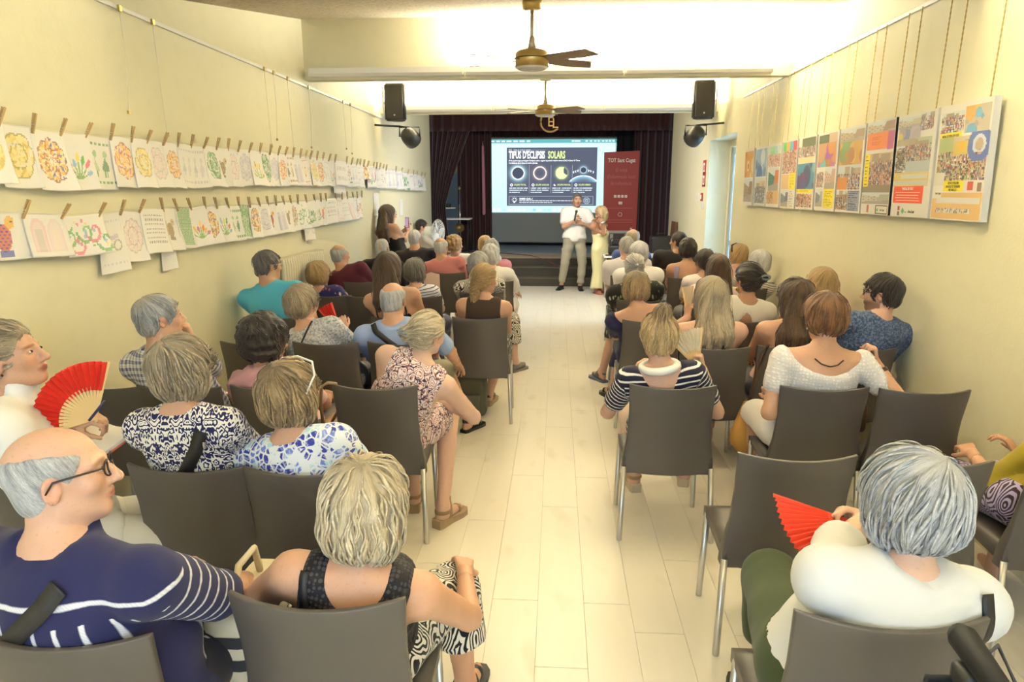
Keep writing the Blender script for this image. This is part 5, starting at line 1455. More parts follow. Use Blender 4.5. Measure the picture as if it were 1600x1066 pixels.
# ---------------------------------------------------------------- photo collage panels on the right wall
SKY, STONE = (.68, .72, .72), (.52, .44, .33)
def rect(A, x0, y0, x1, y1): h, w = A.shape[:2]; return slice(int(round(y0*h)), max(int(round(y1*h)), int(round(y0*h)) + 1)), slice(int(round(x0*w)), max(int(round(x1*w)), int(round(x0*w)) + 1))
def crowd(A, x0, y0, x1, y1, seed, sky=.28, hue=None, skyc=SKY):
    s = rect(A, x0, y0, x1, y1); h, w = A[s].shape[:2]; r = np.random.RandomState(seed); B = np.zeros((h, w, 3)); B[:] = skyc
    for k in range(5):
        a = r.randint(0, w); b = min(w, a + r.randint(2, max(3, w//2))); B[int(h*r.uniform(0, .2)):int(h*.6), a:b] = np.array(r.choice([0, 1]) and STONE or (.40, .33, .26))*r.uniform(.7, 1.3)
    pal = np.array([(.55, .25, .16), (.06, .05, .06), (.7, .66, .6), (.35, .10, .08), (.12, .14, .28), (.62, .40, .28), (.45, .40, .36), (.08, .07, .07)]) if hue is None else np.array(hue)
    y = int(h*sky)
    while y < h:
        for x in range(0, w, 1):
            if r.rand() < .75:
                c = pal[r.randint(len(pal))]; B[y:y + r.randint(1, 4), x:x + r.randint(1, 3)] = c*r.uniform(.75, 1.15)
        y += 2
    A[s] = B
def mural(A, x0, y0, x1, y1, cols, seed):
    s = rect(A, x0, y0, x1, y1); h, w = A[s].shape[:2]; r = np.random.RandomState(seed); Y, X = np.mgrid[0:h, 0:w]/np.array([[[max(h, 1)]], [[max(w, 1)]]])
    B = np.zeros((h, w, 3)); B[:] = cols[0]
    for k in range(9):
        cx, cy, rr = r.rand(), r.rand(), r.uniform(.06, .28); B[np.hypot((X - cx), (Y - cy)*h/max(w, 1)) < rr] = np.array(cols[1 + k % (len(cols) - 1)])*r.uniform(.8, 1.15)
    A[s] = B
def fill(A, x0, y0, x1, y1, c): A[rect(A, x0, y0, x1, y1)] = c
def lines(A, x0, y0, x1, y1, n, c, seed=0):
    s = rect(A, x0, y0, x1, y1); h, w = A[s].shape[:2]; r = np.random.RandomState(seed); B = A[s].copy()
    for k in range(n):
        q = int((k + .5)*h/n); m = r.rand(w) > .25; m[int(w*r.uniform(.7, 1)):] = False; B[q:q + 1][:, m] = c
    A[s] = B
def street(A, x0, y0, x1, y1, c1, c2, seed):
    s = rect(A, x0, y0, x1, y1); h, w = A[s].shape[:2]; Y, X = np.mgrid[0:h, 0:w]/np.array([[[max(h, 1)]], [[max(w, 1)]]]); B = np.zeros((h, w, 3)); B[:] = SKY
    B[(Y > .15 + .35*X)] = c1; B[(Y > .15 + .35*X) & (np.sin(X*30)*np.sin(Y*24) > .5)] = np.array(c1)*.5; B[(X > .7 - .2*Y) & (Y > .1)] = c2; B[Y > .78 - .15*X] = (.42, .38, .34); A[s] = B
WHT, YEL, REDL = (.80, .77, .70), (.86, .74, .04), (.75, .10, .03)
def collage(i):
    A = np.zeros((96, 66, 3)); A[:] = WHT; b = .04
    if i == 0: mural(A, b, .04, .96, .5, [(.62, .36, .12), (.7, .5, .15), (.5, .25, .10), (.75, .65, .45)], 1); street(A, b, .52, .96, .94, (.40, .32, .24), (.30, .22, .17), 2)
    if i == 1: mural(A, b, .04, .96, .5, [(.35, .48, .62), (.7, .75, .8), (.10, .20, .42), (.25, .35, .55)], 3); crowd(A, b, .52, .96, .95, 4, .35, [(.08, .10, .16), (.25, .28, .36), (.45, .42, .42), (.10, .09, .12)])
    if i == 2: mural(A, b, .04, .96, .18, [(.6, .72, .65), (.35, .6, .35), (.5, .7, .75)], 5); crowd(A, b, .17, .96, .36, 6, 0, [(.55, .14, .14), (.65, .45, .35), (.3, .1, .1), (.75, .7, .65)]); street(A, .1, .38, .9, .74, (.10, .28, .24), (.55, .22, .10), 7); crowd(A, b, .74, .55, .95, 8, .1, [(.6, .3, .06), (.2, .08, .05), (.7, .5, .2)]); fill(A, .55, .74, .96, .95, (.70, .50, .28))
    if i == 3:
        for k, c in enumerate(((.15, .5, .2), (.7, .45, .12), (.15, .45, .65), (.6, .10, .10))): fill(A, b + k*.23, .02, b + k*.23 + .23, .17, c)
        crowd(A, b, .16, .96, .49, 9, 0, [(.55, .12, .10), (.06, .06, .10), (.72, .6, .5), (.5, .3, .22)]); fill(A, b, .50, .55, .72, (.72, .52, .32)); fill(A, .58, .48, .95, .72, YEL); lines(A, .60, .5, .93, .7, 7, (.4, .34, .02), 1); street(A, b, .73, .55, .98, (.25, .30, .32), (.16, .18, .20), 10); lines(A, .6, .74, .93, .98, 8, (.35, .33, .3), 2)
    if i == 4: fill(A, .2, .02, .96, .18, (.12, .14, .06)); crowd(A, .0, .14, .96, .28, 11, .0); fill(A, .05, .28, .9, .36, (.78, .68, .45)); mural(A, .02, .36, .98, .72, [(.12, .30, .40), (.10, .10, .22), (.08, .14, .32), (.25, .45, .5), (.2, .08, .2)], 12); fill(A, .02, .72, .9, .77, YEL); lines(A, .05, .725, .88, .765, 1, (.25, .2, .02), 3); crowd(A, .02, .78, .92, .97, 13, .0, [(.55, .26, .12), (.3, .08, .06), (.7, .5, .35), (.12, .06, .06)])
    if i == 5: fill(A, b, .03, .55, .2, (.10, .13, .06)); fill(A, .55, .02, .94, .42, (.60, .46, .36)); mural(A, b, .14, .90, .44, [(.50, .22, .42), (.6, .3, .12), (.2, .5, .55), (.4, .15, .45), (.65, .4, .25)], 14); crowd(A, b, .50, .40, .70, 15, .15); street(A, .46, .44, .94, .72, (.62, .48, .42), (.55, .40, .34), 16); street(A, b, .72, .40, .95, (.24, .26, .30), (.45, .45, .48), 17); fill(A, .46, .72, .92, .96, YEL); lines(A, .49, .735, .9, .95, 9, (.4, .33, .02), 5)
    if i == 6: street(A, .02, .02, .95, .18, (.5, .42, .32), (.35, .28, .2), 18); mural(A, .0, .17, .93, .44, [(.58, .38, .14), (.65, .45, .2), (.2, .3, .12), (.45, .25, .1)], 19); crowd(A, .0, .44, .93, .73, 20, .38, None, (.60, .66, .68)); fill(A, .02, .58, .42, .73, (.66, .30, .08)); crowd(A, .0, .74, .48, .97, 21, .25, [(.30, .14, .08), (.08, .05, .04), (.55, .3, .18), (.3, .28, .2)]); fill(A, .48, .74, .95, .98, (.38, .40, .48)); lines(A, .51, .75, .92, .97, 12, (.08, .09, .2), 6)
    if i == 7: street(A, .03, .0, .98, .16, (.52, .45, .36), (.3, .2, .15), 22); fill(A, .05, .12, .78, .30, (.72, .24, .06)); lines(A, .2, .16, .6, .26, 4, (.5, .14, .04), 7); fill(A, .78, .12, .98, .31, (.48, .12, .30)); crowd(A, .2, .34, .98, .68, 23, .25, None, (.66, .45, .34)); fill(A, .0, .68, .98, .76, (.30, .25, .18)); street(A, .02, .76, .98, .89, (.62, .58, .5), (.5, .48, .42), 24); fill(A, .02, .34, .2, .70, YEL); lines(A, .05, .35, .17, .69, 9, (.15, .12, .02), 8); fill(A, .02, .89, .52, .98, WHT); fill(A, .22, .9, .30, .98, (.5, .15, .12)); fill(A, .55, .90, .97, .985, (.03, .03, .03)); fill(A, .57, .91, .95, .975, WHT)
    if i == 8: street(A, .02, .03, .6, .14, (.62, .58, .48), (.55, .5, .4), 25); crowd(A, .6, .02, .93, .18, 26, .2); mural(A, .05, .13, .62, .24, [(.25, .3, .42), (.6, .5, .1), (.2, .25, .4), (.5, .45, .5)], 27); crowd(A, .02, .24, .93, .54, 28, .22, None, (.50, .55, .42)); fill(A, .30, .46, .92, .56, (.52, .58, .58)); crowd(A, .02, .30, .25, .56, 29, .1, [(.10, .07, .05), (.35, .25, .15), (.05, .04, .04)]); fill(A, .0, .56, .92, .70, (.72, .58, .25)); fill(A, .2, .58, .9, .63, (.72, .72, .64)); fill(A, .0, .645, .9, .69, (.70, .70, .62)); fill(A, .04, .70, .83, .865, REDL); fill(A, .02, .88, .92, .985, WHT); fill(A, .19, .90, .26, .94, (.6, .12, .08)); fill(A, .20, .95, .26, .985, (.25, .22, .2)); lines(A, .4, .93, .62, .97, 1, (.2, .2, .2), 9)
    if i == 9: crowd(A, .04, .06, .50, .24, 30, .25); mural(A, .52, .04, .97, .26, [(.55, .5, .4), (.16, .35, .5), (.65, .4, .1), (.45, .42, .38)], 31); crowd(A, .04, .28, .98, .68, 32, .34, None, (.45, .50, .25)); fill(A, .35, .32, .62, .44, (.62, .5, .14)); fill(A, .04, .24, .48, .285, YEL); fill(A, .02, .58, .22, .70, (.74, .70, .62)); fill(A, .22, .66, .62, .75, YEL); fill(A, .62, .66, .98, .76, (.78, .72, .66)); fill(A, .70, .67, .80, .74, (.5, .12, .08)); fill(A, .88, .68, .95, .75, (.25, .18, .12)); fill(A, .02, .72, .22, .81, WHT); fill(A, .02, .76, .98, .99, (.72, .50, .24)); fill(A, .02, .72, .2, .81, WHT); fill(A, .1, .80, .95, .85, (.74, .72, .66)); crowd(A, .1, .90, .8, .94, 33, .1, [(.7, .68, .62), (.2, .18, .16), (.6, .5, .3)])
    if i == 9:
        h, w = A.shape[:2]; Y, X = np.mgrid[0:h, 0:w]; R = np.hypot((X/w - .82)*w, (Y/h - .36)*h); A[(R > 8) & (R < 14) & (X/w > .62) & (Y/h < .5) & (Y/h > .26)] = (.12, .18, .45); A[(R <= 8) & (R > 5) & (Y/h < .42)] = (.65, .7, .8)
        R = np.hypot(X - .50*w, (Y - .355*h)); A[R < 4] = (.8, .45, .04)
    return A**1.18*.92
PX = [(1163, 1177), (1180, 1197.5), (1199, 1219), (1221, 1244), (1246, 1273), (1275.5, 1307), (1309, 1347.6), (1349.6, 1393), (1397, 1456), (1460, 1540)]
PD = ['ochre wall above a narrow street', 'blue mural above a dark crowd', 'red crowd and an orange corner', 'coloured strips above a yellow text block', 'teal mural above a yellow strip', 'purple mural and yellow text block', 'ochre mural and grey text block', 'orange mural and black edge', 'red caption box and white edge', 'crowd under a blue arc and two yellow captions']
M_EDGE = plain('panel_edge', (.70, .69, .66, 1), .5)
M_INK = plain('dark_ink', (.06, .05, .02, 1), .6); M_INKW = plain('white_ink', (.9, .86, .8, 1), .6); M_GREEN = plain('logo_green', (.12, .40, .16, 1), .6)
PZ0, PZ1 = 1.645, 2.265
for i, (xa, xb) in enumerate(PX):
    ya, yb_ = at_x(xa, 280, XR - .05)[1], at_x(xb, 280, XR - .05)[1]; w_ = ya - yb_
    r = empty('photo_panel', (XR, (ya + yb_)/2, PZ0)); H = PZ1 - PZ0
    r.rotation_euler = (0, math.radians(-1.2), 0)
    box('board', (-.048, -w_/2, 0), (-.012, w_/2, H), M_BLACK if i == 7 else M_EDGE, r, .002)
    raster('photo_print', collage(i), lambda u, v: np.stack([-.0490 + 0*u, w_/2 - u*w_, H*(1 - v)], 1), M_PRINT, r)
    RT = (math.pi/2, 0, -math.pi/2)
    def pt(s, u, v, size, m, sx=.8, bold=.0004): text('lettering', s, (-.0496, w_/2 - u*w_, H*(1 - v)), size, m, r, RT, sx, 'CENTER', bold, .0002)
    if i == 9: pt('MURAL DE VIDA 2019-2020', .26, .279, .019, M_INK, .72); [pt(s, .42, .687 + .03*k, .019, M_INK, .8) for k, s in enumerate(("ESTAT D'ALUM", 'ANGELETS TORNEN', 'PER MALLO'))]; pt('Sant Cugat', .13, .775, .016, M_INK); pt('A', .75, .72, .04, plain('logo_red', (.6, .05, .03, 1), .6))
    if i == 8:
        pt('"MURAL DE VIDA"', .43, .735, .022, M_INKW)
        for k in range(4): box('text_line', (-.0494, w_/2 - .76*w_ + .02*k % .03, H*(1 - .765 - k*.026)), (-.0491, w_/2 - .10*w_ - .012*(k % 2), H*(1 - .757 - k*.026)), plain('pale_ink', (.78, .5, .4, 1), .6), r)
        pt('Sant Cugat', .58, .955, .022, M_INK)
        polygon('emblem', [(-.0494, w_/2 - .345*w_, H*.025), (-.0494, w_/2 - .39*w_, H*.055), (-.0494, w_/2 - .345*w_, H*.09), (-.0494, w_/2 - .30*w_, H*.055)], .0003, (-1, 0, 0), M_GREEN, r)
    if i == 7: pt('Sant Cugat', .79, .955, .018, M_INK); polygon('emblem', [(-.0494, w_/2 - .62*w_, H*.03), (-.0494, w_/2 - .66*w_, H*.05), (-.0494, w_/2 - .62*w_, H*.075), (-.0494, w_/2 - .58*w_, H*.05)], .0003, (-1, 0, 0), M_GREEN, r)
    tag(r, f'tall photo collage panel with {PD[i]}', 'photo panel', 'photo panels on the right wall')
    for s, off in (('far', .36), ('near', -.36)):
        yc = (ya + yb_)/2 + off*w_; bm = bmesh.new(); top = 2.89; n_ = 46 if i > 5 else 14
        zz = np.linspace(PZ1 - .01, top, n_)
        bm_tube(bm, [(XR - .028 - .016*(1 - (z - PZ1)/(top - PZ1)), yc + .01*math.sin(z*9)*0, z) for z in zz], [(.0046 if j % 2 else .0026) if n_ > 20 else .003 for j in range(n_)], 5)
        c = mesh_obj('hanging_chain', bm, M_BRASS); tag(c, f'{s} brass chain of the panel with {PD[i]}', 'chain', 'chains holding the photo panels')

# ---------------------------------------------------------------- signs, radiators
def wall_plate(name, x, y, w_, h_, m, label, cat, extra=None):
    a = at_x(x, y, XR); r = empty(name, (XR, a[1], a[2])); box('plate', (-.012, -w_/2, -h_/2), (0, w_/2, h_/2), m, r, .002)
    if extra: extra(r, w_, h_)
    tag(r, label, cat)
M_SIGN = plain('sign_red', (.42, .015, .012, 1), .45)
def pict(r, w_, h_):
    box('pictogram', (-.0135, -w_*.36, -h_*.36), (-.0122, w_*.30, h_*.30), M_INKW, r); box('pictogram_mark', (-.0145, -w_*.2, -h_*.25), (-.0134, w_*.12, h_*.12), M_SIGN, r)
wall_plate('fire_sign', 1101.5, 261, .17, .20, M_SIGN, 'red fire safety sign beside the door, the upper one', 'sign', pict)
wall_plate('fire_sign', 1100.5, 281, .17, .20, M_SIGN, 'red fire safety sign beside the door, the lower one', 'sign', pict)
wall_plate('alarm_button', 1097, 308, .13, .12, M_SIGN, 'red alarm button box on the wall left of the door', 'alarm', lambda r, w_, h_: box('button', (-.022, -.03, -.03), (-.012, .03, .03), M_INKW, r, .004))
wall_plate('switch_box', 1090, 308, .10, .15, M_WHITE, 'white switch box beside the red alarm button', 'switch', lambda r, w_, h_: box('rocker', (-.018, -.02, -.03), (-.012, .02, .03), M_EDGE, r, .003))
wall_plate('thermostat', 1097.5, 321, .16, .11, M_WHITE, 'white control box below the red alarm button', 'thermostat', lambda r, w_, h_: box('dial', (-.020, -.025, -.02), (-.012, .025, .02), M_EDGE, r, .003))
M_RAD = plain('radiator_enamel', (.66, .62, .47, 1), .38); M_RAD2 = plain('radiator_enamel_grey', (.60, .62, .56, 1), .38)
def radiator(y0, y1, zt, zb, label, m, n, x=XL + .08):
    r = empty('radiator', (x, (y0 + y1)/2, 0)); st_ = (y1 - y0)/n; proto = None
    for k in range(n):
        if proto is None:
            bm = bmesh.new(); w_ = st_*.40
            for xo in (-.038, .038):
                bm_tube(bm, [(xo, 0, zb + .03), (xo, 0, zb + .06), (xo, 0, zt - .06), (xo, 0, zt - .03)], [w_*.7, w_, w_, w_*.7], 10)
            bm_box(bm, (-.052, -w_, zt - .075), (.052, w_, zt), .016, 3); bm_box(bm, (-.052, -w_, zb), (.052, w_, zb + .075), .016, 3)
            proto = mesh_obj('radiator_section', bm, m, r, True); o = proto
        else:
            o = proto.copy(); COL.objects.link(o); o.parent = r
        o.location = (0, -(y1 - y0)/2 + (k + .5)*st_, 0)
    lathe('valve', [(.028, -.05), (.03, -.045), (.03, .0), (.012, .012), (.012, .05)], M_WHITE, r, (0, -(y1 - y0)/2 - .05, zt - .07), 14, 'y')
    for yy_ in (-(y1 - y0)/2 + st_*.5, (y1 - y0)/2 - st_*.5): tube('foot', [(0, yy_, 0), (0, yy_, zb + .02)], .014, m, r)
    tag(r, label, 'radiator')
radiator(5.86, 6.98, 1.215, .16, 'cream ribbed radiator on the left wall under the drawings', M_RAD, 20)
radiator(2.36, 2.92, 1.21, .16, 'pale grey radiator on the left wall behind the woman with the red fan', M_RAD2, 7)
# ---------------------------------------------------------------- chairs
def chair_mat():
    t = NT('taupe_resin'); co = t.new('ShaderNodeTexCoord').outputs['Object']
    n = t.noise(co, 6, 3); c = t.mix(t.math('MULTIPLY', n, .4), (.080, .071, .064, 1), (.070, .061, .055, 1))
    t.bump(t.noise(co, 420, 2), .12, .001)
    return t.out(c, .42, 0, .5)
M_CH = chair_mat(); M_ALU = plain('satin_aluminium', (.60, .59, .57, 1), .35, .85)
def make_chair():
    r = empty('stacking_chair')
    nz, nx = 14, 15; V = []
    def hw(z): return float(np.interp(z, (.36, .44, .56, .70, .85), (.234, .231, .212, .208, .215)))
    def yb(z): return float(np.interp(z, (.36, .46, .60, .85), (.075, .068, .050, .0)))
    zs = np.linspace(.365, .85, nz); us = np.linspace(-1, 1, nx)
    for side in (0, 1):
        for z in zs:
            for u in us:
                flare = .020*max(0, (.60 - z)/.2)**.7*max(0, (abs(u) - .72)/.28) if z < .60 else 0
                y = yb(z) + .050*u*u - (flare if side == 0 else -.018 - flare*.9)
                zz = z + (.012*u*u if z > .84 else 0)
                V.append((u*hw(z), y, zz))
    V = np.array(V); N = nz*nx; F = []
    for a in range(nz - 1):
        for b in range(nx - 1):
            i = a*nx + b; F.append((i, i + 1, i + nx + 1, i + nx)); F.append((N + i, N + i + nx, N + i + nx + 1, N + i + 1))
    for b in range(nx - 1):
        F.append((b, N + b, N + b + 1, b + 1)); i = (nz - 1)*nx + b; F.append((i, i + 1, N + i + 1, N + i))
    for a in range(nz - 1):
        i = a*nx; F.append((i, i + nx, N + i + nx, N + i)); i += nx - 1; F.append((i, N + i, N + i + nx, i + nx))
    bk = np_mesh('backrest', V, F, M_CH, r)
    m = bk.modifiers.new('soft_edge', 'BEVEL'); m.width = .004; m.segments = 2; m.limit_method = 'ANGLE'; m.angle_limit = math.radians(50)
    bm = bmesh.new(); nx, ny = 9, 9; top, bot = [], []
    for j in range(ny):
        for i in range(nx):
            u = i/(nx - 1)*2 - 1; t_ = j/(ny - 1); x = u*(.226 - .006*t_); y = .10 + t_*.40
            z = .455 - .014*(1 - u*u)*math.sin(math.pi*min(1, t_*1.1)) - (.020*max(0, (t_ - .8)/.2)**2)
            top.append(bm.verts.new((x, y, z)))
            bot.append(bm.verts.new((x, y, z - .022 - (.048*max(0, abs(u) - .99)/.01 if abs(u) > .99 else 0)*(1 - .5*t_))))
    for j in range(ny - 1):
        for i in range(nx - 1):
            k = j*nx + i; bm.faces.new((top[k], top[k + 1], top[k + nx + 1], top[k + nx])); bm.faces.new((bot[k], bot[k + nx], bot[k + nx + 1], bot[k + 1]))
    for i in range(nx - 1):
        bm.faces.new((top[i], bot[i], bot[i + 1], top[i + 1])); k = (ny - 1)*nx + i; bm.faces.new((top[k], top[k + 1], bot[k + 1], bot[k]))
    for j in range(ny - 1):
        k = j*nx; bm.faces.new((top[k], top[k + nx], bot[k + nx], bot[k])); k += nx - 1; bm.faces.new((top[k], bot[k], bot[k + nx], top[k + nx]))
    mesh_obj('seat', bm, M_CH, r, True)
    for sx in (-1, 1):
        tube('leg', [(sx*.222, .105, .40), (sx*.238, .07, .004), (sx*.238, .07, 0)], [.0135, .0135, .012], M_ALU, r, 10)
        tube('leg', [(sx*.212, .46, .42), (sx*.222, .485, .004), (sx*.222, .485, 0)], [.0135, .0135, .012], M_ALU, r, 10)
    return r
CH0 = make_chair(); CH_USED = [False]
def chair(x, y, label, rz=0.):
    if not CH_USED[0]: r = CH0; CH_USED[0] = True
    else:
        r = CH0.copy(); COL.objects.link(r)
        for ch in list(CH0.children):
            c = ch.copy(); COL.objects.link(c); c.parent = r
    r.location = (x, y, 0); r.rotation_euler = (0, 0, rz)
    tag(r, label, 'chair', 'taupe stacking chairs in rows'); return r
def chair_x(px_, Y): 
    # a pixel on the top edge of a back at distance Y
    lo_, hi_ = 300, 1200
    d = None
    for yp in range(300, 1250, 2):
        p = at_z(px_, yp, .85)
        if p[2] and p[1] > 0 and p[1] <= Y: return float(p[0])
    return 0.
# ---------------------------------------------------------------- everyone
FAIR, WARM, TAN, PALE, DEEP = (.58, .36, .26), (.54, .315, .205), (.46, .26, .165), (.62, .41, .31), (.42, .22, .13)
HC = dict(grey=((.26, .25, .25, 1), (.60, .59, .58, 1)), white=((.40, .39, .37, 1), (.76, .75, .72, 1)), blonde=((.34, .21, .085, 1), (.78, .60, .33, 1)), pale=((.38, .29, .165, 1), (.74, .64, .46, 1)),
          greyblonde=((.20, .15, .09, 1), (.52, .43, .30, 1)), brown=((.030, .016, .009, 1), (.10, .055, .030, 1)), dark=((.010, .008, .007, 1), (.045, .033, .025, 1)), auburn=((.075, .028, .010, 1), (.30, .14, .05, 1)),
          high=((.09, .05, .022, 1), (.58, .42, .22, 1)), gold=((.24, .14, .055, 1), (.58, .40, .18, 1)), lilac=((.44, .42, .44, 1), (.78, .76, .78, 1)), silver=((.22, .23, .25, 1), (.60, .61, .62, 1)), salt=((.05, .045, .04, 1), (.24, .22, .20, 1)))
PEOPLE = {}
def lod(Y): return (.016, .0062, .0062, .0075) if Y < 3 else ((.019, .0075, .0075, .009) if Y < 5 else (.023, .0095, .009, .011))
def person(key, label, cx, cy, head, hair_, top, bottom=None, sex='f', hy=.18, rz=0., yaw=0, pitch=0, roll=0, skin=FAIR, vol=.02, body=None, hs=1.0, root=None, shoes=None, **kw):
    """head = pixel of the crown of the hair; top = (name, material, cover keywords, thickness...)."""
    cx = min(max(cx, -2.10), 1.88); vol *= .85
    if root is None and abs(cx + .15) > 1.75 and 'poles' not in kw: kw['poles'] = ((-.15, -.4, -1), None) if cx < 0 else (None, (.15, -.4, -1))
    base = np.array([cx, cy + .25, 0.]) if root is None else np.array(root, float)
    e = empty('person', base, rz)
    c_, s_ = math.cos(rz), math.sin(rz); Rz = np.array([[c_, -s_, 0], [s_, c_, 0], [0, 0, 1]])
    def L(p): return Rz.T @ (np.asarray(p, float) - base)
    Ctop = at_y(head[0], head[1], cy + hy) if root is None or len(head) == 2 else None
    C = Ctop - np.array([0, 0, .112*hs + vol*1.05])
    lw = []
    for w_ in kw.pop('wrists', (None, None)): lw.append(None if w_ is None else L(w_))
    def dl(v): return None if v is None else Rz.T @ np.asarray(v, float)
    for q in ('hands', 'palm', 'poles', 'toes'):
        if q in kw: kw[q] = [dl(v) for v in kw[q]]
    for q in ('knees', 'feet'):
        if q in kw: kw[q] = [None if v is None else L(v) for v in kw[q]]
    f = Fig(sex=sex, head=L(C), yaw=yaw + math.degrees(rz), pitch=pitch, roll=roll, hs=hs, wrists=lw, **{'hip': (0, 0, .552), **kw})
    h, hh, hf, hr = lod(cy)
    b = dict(h=h, hh=hh, hf=hf); b.update(body or {})
    f.build_body(e, skin_mat(skin), **b)
    f.tolocal, f.root, f.base = L, e, base
    nm, mt, cv = top[:3]; opt = top[3] if len(top) > 3 else {}
    g = f.garment(nm, e, mt, f.cover_top(**cv), **{'thick': .012, 'seed': len(PEOPLE), **opt})
    if bottom is not None and bottom[0] == 'skirt': f.skirt('skirt', e, bottom[1], bottom[2]['length'])
    elif bottom is not None:
        f.garment(bottom[0], e, bottom[1], f.cover_legs(**bottom[2]), **{'thick': .014, 'seed': len(PEOPLE) + 2, **(bottom[3] if len(bottom) > 3 else {})})
    if hair_ is not None:
        hk = dict(hair_); mt = hk.pop('mat'); st = hk.pop('style')
        hk.setdefault('h', hr); n = hk.pop('locks', None)
        if n is None: n = 0 if st in ('bald', 'buzz') else (420 if cy < 3 else (140 if cy < 5 else (70 if cy < 7 else 0)))
        hair(f, e, mt, st, vol=vol, locks=n, seed=len(PEOPLE), **hk)
    if shoes: f.shoes(e, shoes[0], shoes[1], sole_mat=shoes[2] if len(shoes) > 2 else None)
    tag(e, label, 'person')
    f.label = label; PEOPLE[key] = f
    return f
def hm(n, root=None, **k): return hair_mat(*HC[n], root, **k)
def H(n, style, root=None, **k): return dict(mat=hm(n, root), style=style, **k)
TRO = lambda c, n='trousers', l=.80: (n, cloth('plain', c), dict(length=l))
def Wd(x, y, Y): return at_y(x, y, Y)
def eye_glasses(f, mat, name='glasses'):
    R, C, s = f.R, f.C, f.hs
    def P(q): return C + R @ np.array(q)*s
    bm = bmesh.new()
    for sg in (-1, 1):
        bm_tube(bm, [P((sg*.032 + .024*math.cos(a), .100 - .006*abs(math.cos(a)), .004 + .018*math.sin(a))) for a in np.linspace(0, 6.283, 17)], .0024, 5, False)
        bm_tube(bm, [P((sg*.056, .094, .010)), P((sg*.074, .06, .012)), P((sg*.083, .0, .010)), P((sg*.084, -.018, -.012))], .0026, 5)
    bm_tube(bm, [P((-.009, .101, .008)), P((0, .105, .010)), P((.009, .101, .008))], .0016, 5)
    o = mesh_obj(name, bm, mat, f.root, True); return o
def eyes(f, iris=(.05, .03, .015, 1)):
    for sg in (-1, 1):
        bm = bmesh.new(); bmesh.ops.create_uvsphere(bm, u_segments=14, v_segments=10, radius=1)
        Rm = f.R*f.hs
        for v in bm.verts: v.co = Vector(f.C + Rm @ (np.array([sg*.030, .0772, .003]) + np.array(v.co)*np.array([.0112, .0120, .0056])))
        o = mesh_obj('eye', bm, plain('eye_white', (.72, .70, .66, 1), .25), f.root, True)
        bm = bmesh.new(); bmesh.ops.create_uvsphere(bm, u_segments=12, v_segments=8, radius=1)
        for v in bm.verts: v.co = Vector(f.C + Rm @ (np.array([sg*.0305, .0866, .0035]) + np.array(v.co)*np.array([.0050, .0050, .0048])))
        mesh_obj('iris', bm, plain('iris', iris, .15), o, True)
M_FRAME = plain('dark_frame', (.02, .012, .008, 1), .3)
def earring(f, mat, sg):
    p = f.C + f.R @ np.array([sg*.084, .0, -.045])*f.hs
    lathe('earring', [(.001, -.006), (.005, 0), (.001, .006)], mat, f.root, tuple(p), 8)
M_GOLDJ = plain('gold_jewel', (.55, .36, .10, 1), .3, .8); M_PEARL = plain('pearl', (.8, .78, .72, 1), .2)
def cuff(f, i, name, mat, back=.02, w_=.022, grow=.004):
    a = f.wr[i]; d = unit(f.el[i] - a); c0 = a + d*back
    u_ = unit(np.cross(d, (0, .3, 1.))); v_ = np.cross(d, u_); bm = bmesh.new(); r_ = .031
    rings = []
    for t_, rr in ((0, r_), (0, r_ + grow), (w_, r_ + grow), (w_, r_)):
        rings.append([bm.verts.new(c0 + d*t_ + (u_*math.cos(q) + v_*math.sin(q))*rr) for q in np.linspace(0, 6.283, 19)[:-1]])
    for k in range(3):
        for j in range(18): bm.faces.new((rings[k][j], rings[k][(j + 1) % 18], rings[k + 1][(j + 1) % 18], rings[k + 1][j]))
    mesh_obj(name, bm, mat, f.root, True)
M_STRAP = plain('black_strap', (.012, .012, .014, 1), .55)

# ---- left block, from the front row backwards (row 1 is nearest the camera)
skin_b = plain('x', (1, 1, 1, 1))
f = person('bald', 'bald man with glasses in navy sweater with white stripes, nearest on the left', -1.08, 1.20, (84, 668), H('silver', 'bald', drop=.012), ('sweater', cloth('sailor', (.016, .018, .075), (.62, .62, .68)), dict(neck='crew', sleeve=.33, hem=-.14), dict(thick=.017, fold=.007, ffreq=16)), TRO((.02, .02, .035)),
           sex='m', hy=.20, yaw=62, pitch=6, roll=-4, skin=FAIR, vol=.004, w=1.22, fat=1.2, hs=1.02, wrists=((-1.2, 1.85, .66), (-.92, 1.82, .64)), twist=10, poles=(None, (.75, -.5, -.6)), body=dict(brow=(.6, .55, .5), hh=.0055))
eye_glasses(f, M_FRAME)
f.back_ribbon('bag_strap', f.root, M_STRAP, [(-.17, .20), (-.04, .33), (.07, .42), (.10, .455)], .045, .004, .022)
f = person('curly', 'woman with wavy pale blonde hair in a black sleeveless top, nearest left of the aisle', chair_x(480, 1.37), 1.37, (568, 716), H('pale', 'curly', (.42, .34, .22, 1), curl=.004, drop=.028, amp=.006), ('knit_top', cloth('eyelet', (.008, .008, .012), (.05, .045, .05)), dict(neck='tank', sleeve=0, arm_w=.035), dict(thick=.010)), ('skirt', cloth('swirl', (.012, .012, .016), (.75, .72, .64)), dict(length=.66), dict(thick=.03)),
           hy=.21, hip=(0, .05, .565), yaw=8, pitch=-10, roll=4, hs=.97, skin=WARM, vol=.034, w=1.05, fat=1.1, wrists=((-.93, 1.86, .62), (-.28, 1.98, .60)), body=dict(hh=.007), feet=(None, (-.30, 2.10, .09)), knees=(None, (-.33, 2.05, .50)))
